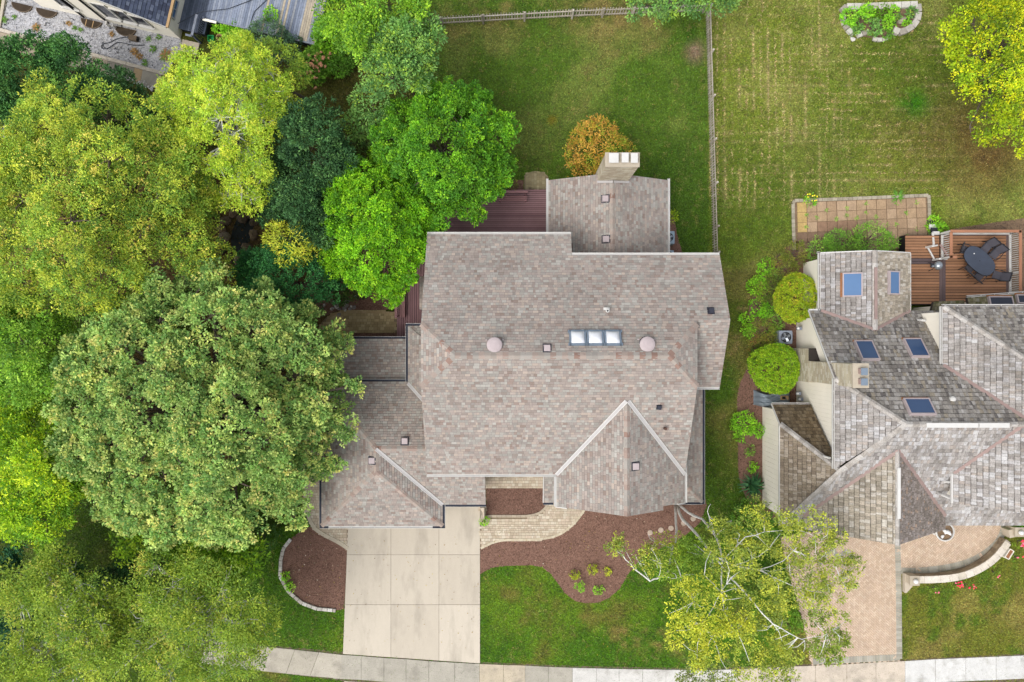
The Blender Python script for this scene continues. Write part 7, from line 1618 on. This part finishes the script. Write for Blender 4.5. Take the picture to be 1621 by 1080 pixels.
rosette('dark green spiky yucca against the cream wall near the birch', 1188, 766, 70, .95, .045, [L_(52, 92, 58), L_(42, 78, 48), L_(66, 108, 62)], 1, rise=.6)
# hedge at the right edge
hp_ = [W(1578, 803, .8), W(1640, 806, .8), W(1640, 836, .8), W(1606, 832, .8), W(1588, 822, .8)]
hd = thing('hedge', 'bright green clipped hedge at the right edge above the garden wall', 'hedge', W(1605, 818))
ls = [(W(a, b_).x, W(a, b_).y, .42, .62, .5, .5) for a, b_ in ((1592, 811), (1608, 815), (1625, 818), (1640, 820), (1612, 824), (1600, 809), (1628, 828), (1620, 808))]
v, f, c, _ = foliage(ls, dens=60, rc=.08, npl=12, L=.08, w=.026, pal=[(L_(104, 164, 14), 4), (L_(86, 144, 14), 4), (L_(122, 178, 18), 2)], seed=88, spread=(.9, 1.03), lobevar=0, low=-.6); obj('foliage', v, f, M['leaf'], hd, cols=c)
v, f = merge([tube_geo([(l[0], l[1], 0), (l[0], l[1], .5)], .02, 5) for l in ls]); obj('stems', v, f, M['bark'], hd)
# rose bushes with red flowers outside the wall
def rose(label, px, py, seed, red=True, n=5, r=9):
    t = shrub(label, px, py, r, .45, [(L_(112, 138, 40), 3), (L_(92, 120, 38), 3)], seed, name='rose_bush', cat='rose bush', dens=14, rc=.1, npl=7, L=.09, w=.026, stems=True); rr = random.Random(seed)
    for k in range(n):
        q = W(px + rr.uniform(-r, r) * .8, py + rr.uniform(-r, r) * .6); v, f = rock_geo((q.x, q.y, .45 + rr.uniform(0, .12)), rr.uniform(.04, .075), seed + k, .6, 7, 4); obj('flower', v, f, M['petal_' + ('red' if rr.random() < .7 else 'pink')], t)
M['petal_red'] = material('petal_red', L_(206, 40, 74), rough=.6, var=.1, fine=.1, bump=.05); M['petal_pink'] = material('petal_pink', L_(222, 96, 124), rough=.6, var=.1, fine=.1, bump=.05); M['petal_yellow'] = material('petal_yellow', L_(226, 190, 40), rough=.6, var=.1, fine=.1, bump=.05); M['petal_dry'] = material('petal_dry', L_(168, 122, 92), rough=.8, var=.2, fine=.2, bump=.1)
rose('rose bush with red blooms under the curved wall right of the left planter box', 1512, 921, 201, n=10); rose('rose bush with a few red blooms near the middle of the curved wall', 1530, 926, 202, n=5, r=8); rose('rose bush with one pink bloom by the left pier', 1477, 931, 203, n=2, r=6); rose('dense rose bush with many red blooms at the right edge by the pier', 1614, 858, 204, n=14, r=11); rose('sparse rose bush with red blooms on the lawn side of the curved wall', 1574, 905, 205, n=4, r=8); rose('rose sprig with a lone red bloom near the right planter box', 1606, 880, 206, n=2, r=6)
# plants in the stone-edged bed
for i, (lb, a, b_, r, h, pal) in enumerate((('big lime green plant at the left end of the stone-edged bed', 1343, 27, 11, .7, G2), ('tall lime green plant in the middle of the stone-edged bed', 1371, 19, 10, .8, G2), ('leafy green plant behind the inner stones of the raised bed', 1360, 33, 11, .5, G1), ('bluish green plant at the lower middle of the raised bed', 1381, 45, 11, .5, ELM), ('yellow green upright plant right of the inner stones', 1406, 37, 9, .6, G2), ('low dark green ground cover along the top of the raised bed', 1394, 21, 12, .3, [(L_(94, 132, 30), 3), (L_(80, 116, 28), 3)]), ('small green plant left of the tan boulder', 1419, 30, 5, .3, ELM), ('tiny lime plant right of the tan boulder', 1434, 36, 4, .3, G2), ('green plant in the upper right corner of the raised bed', 1443, 20, 6, .4, ELM), ('low green plant at the lower edge of the raised bed', 1404, 55, 7, .3, G1), ('blue green plant at the lower left of the raised bed', 1356, 47, 7, .4, ELM), ('green plant near the top right stones of the raised bed', 1414, 18, 6, .4, G2))):
    shrub(lb, a, b_, r, h, pal, 300 + i, name='plant', cat='plant', dens=30, rc=.14, npl=10, L=.15, w=.04)
yp = shrub('yellow flowering plant at the top left corner of the square stone patio', 1281, 318, 9, .4, G2, 320, name='plant', cat='plant', dens=20, rc=.12, npl=8, L=.12, w=.03)
for k in range(9): q = W(1281 + R.uniform(-8, 8), 315 + R.uniform(-6, 5)); v, f = rock_geo((q.x, q.y, .42), .05, 700 + k, .5, 6, 3); obj('flower', v, f, M['petal_yellow'], yp)
rosette('green weed sprawling over the top edge of the square stone patio', 1420, 312, 40, .55, .03, [L_(96, 140, 50), L_(80, 120, 44)], 5, 'weed', 'weed', .15)
wi = 0
for i in range(12):        # weeds growing in the joints of the patio
    for j in range(2):
        if R.random() < .8:
            u = (i + 1) / 13; a = 1261 + 205 * u; b_ = 322 - 7 * u + R.uniform(4, 60)
            rosette('green weed tuft growing in a joint of the square stone patio', a, b_, 16, .22, .022, [L_(108, 140, 56), L_(90, 122, 50), L_(130, 150, 70)], 800 + i * 3 + j, 'weed', 'weed', .06, 'weeds in the patio joints')
# upper left: plants by the deck
shrub('dark grey green bush against the blue deck', 425, 62, 30, 2.0, [(L_(78, 104, 72), 4), (L_(64, 90, 62), 4), (L_(94, 120, 84), 2)], 401, lobes=4); shrub('dark grey green bush right of its twin at the deck edge', 455, 75, 22, 1.6, [(L_(70, 98, 70), 4), (L_(58, 84, 60), 4)], 402, lobes=3)
shrub('light green leafy plants between the tub and the dark bush', 376, 52, 20, .8, G2, 403, lobes=4, L=.16, w=.05); shrub('light green vine creeping on to the blue deck', 432, 28, 11, 1.3, G2, 404, L=.16, w=.05); shrub('leafy green plant beside the deck corner post', 348, 42, 10, .7, G2, 405, L=.16, w=.05)
hy = shrub('hydrangea bush with faded brown blooms right of the lime locust', 502, 103, 26, 1.3, [(L_(104, 146, 44), 4), (L_(86, 124, 42), 4), (L_(122, 160, 50), 2)], 406, lobes=4, L=.16, w=.05)
rr_ = random.Random(4)
for k in range(40): a, b_ = rr_.gauss(498, 12), rr_.gauss(100, 11); q = W(a, b_, 1.3); v, f = rock_geo((q.x, q.y, 1.25 + rr_.uniform(-.1, .1)), rr_.uniform(.07, .12), 900 + k, .7, 6, 4); obj('faded_bloom', v, f, M['petal_dry'], hy)
shrub('leafy green shrub mass right of the blue deck', 530, 55, 32, 1.8, [(L_(112, 158, 34), 4), (L_(92, 136, 34), 4), (L_(132, 172, 40), 2)], 407, lobes=5, L=.16, w=.05); shrub('green shrub below the leafy mass by the hydrangea', 535, 95, 26, 1.3, [(L_(96, 140, 40), 4), (L_(80, 120, 38), 4)], 408, lobes=4, L=.15, w=.045)
for i, (a, b_, r, c_) in enumerate(((58, 45, 7, 0), (8, 32, 5, 1), (24, 28, 3, 1), (110, 38, 4, 0), (119, 45, 3, 1), (178, 55, 4, 0), (213, 83, 7, 0), (222, 90, 5, 0), (243, 78, 6, 1), (262, 88, 12, 2), (230, 100, 5, 1), (236, 62, 4, 1), (128, 48, 3, 1), (252, 60, 4, 1))):
    rosette('weed tuft growing through the white gravel', a, b_, 20 + r * 4, .04 * r + .1, .02, [[L_(150, 116, 70), L_(122, 100, 58)], [L_(100, 136, 58), L_(84, 116, 50)], [L_(150, 112, 72), L_(104, 136, 60)]][c_], 950 + i, 'weed', 'weed', .12, 'weeds in the white gravel')
# low growth among the trees
UND = [(L_(72, 104, 46), 3), (L_(58, 88, 40), 3), (L_(92, 116, 50), 2)]
for i, (lb, a, b_, r, h) in enumerate((('dark undergrowth shrub just left of the pond rocks', 318, 300, 18, .6), ('dark undergrowth shrub between the pond and the spruce', 412, 408, 16, .8), ('low green undergrowth below the lime locust', 330, 330, 16, .5), ('low shrub at the foot of the emerald spruce', 540, 470, 12, .5), ('dark undergrowth shrub at the foot of the vivid maple', 560, 455, 18, .9), ('dark undergrowth shrub left of the deep green maple', 600, 262, 18, .9), ('undergrowth shrub below the slim sapling', 560, 235, 20, .8), ('dark green shrub under the oak beside the side path', 500, 560, 24, 1.0), ('dark shrub under the lower edge of the oak', 415, 850, 22, 1.1), ('flowering pale green shrub under the lower left birches', 385, 900, 18, 1.0), ('dark shrub in the lower left between birch and lawn', 240, 900, 30, 1.4), ('dark shrub deeper under the lower left birches', 300, 940, 32, 1.4), ('dark shrub among the birches nearest the sidewalk', 200, 985, 34, 1.4), ('shaded shrub at left below the fresh green tree', 130, 560, 30, 1.4), ('shaded shrub at left between locust and oak', 160, 520, 26, 1.2), ('shaded shrub left of the oak trunk', 100, 640, 30, 1.4))):
    shrub(lb, a, b_, r, h, UND, 600 + i, lobes=3)
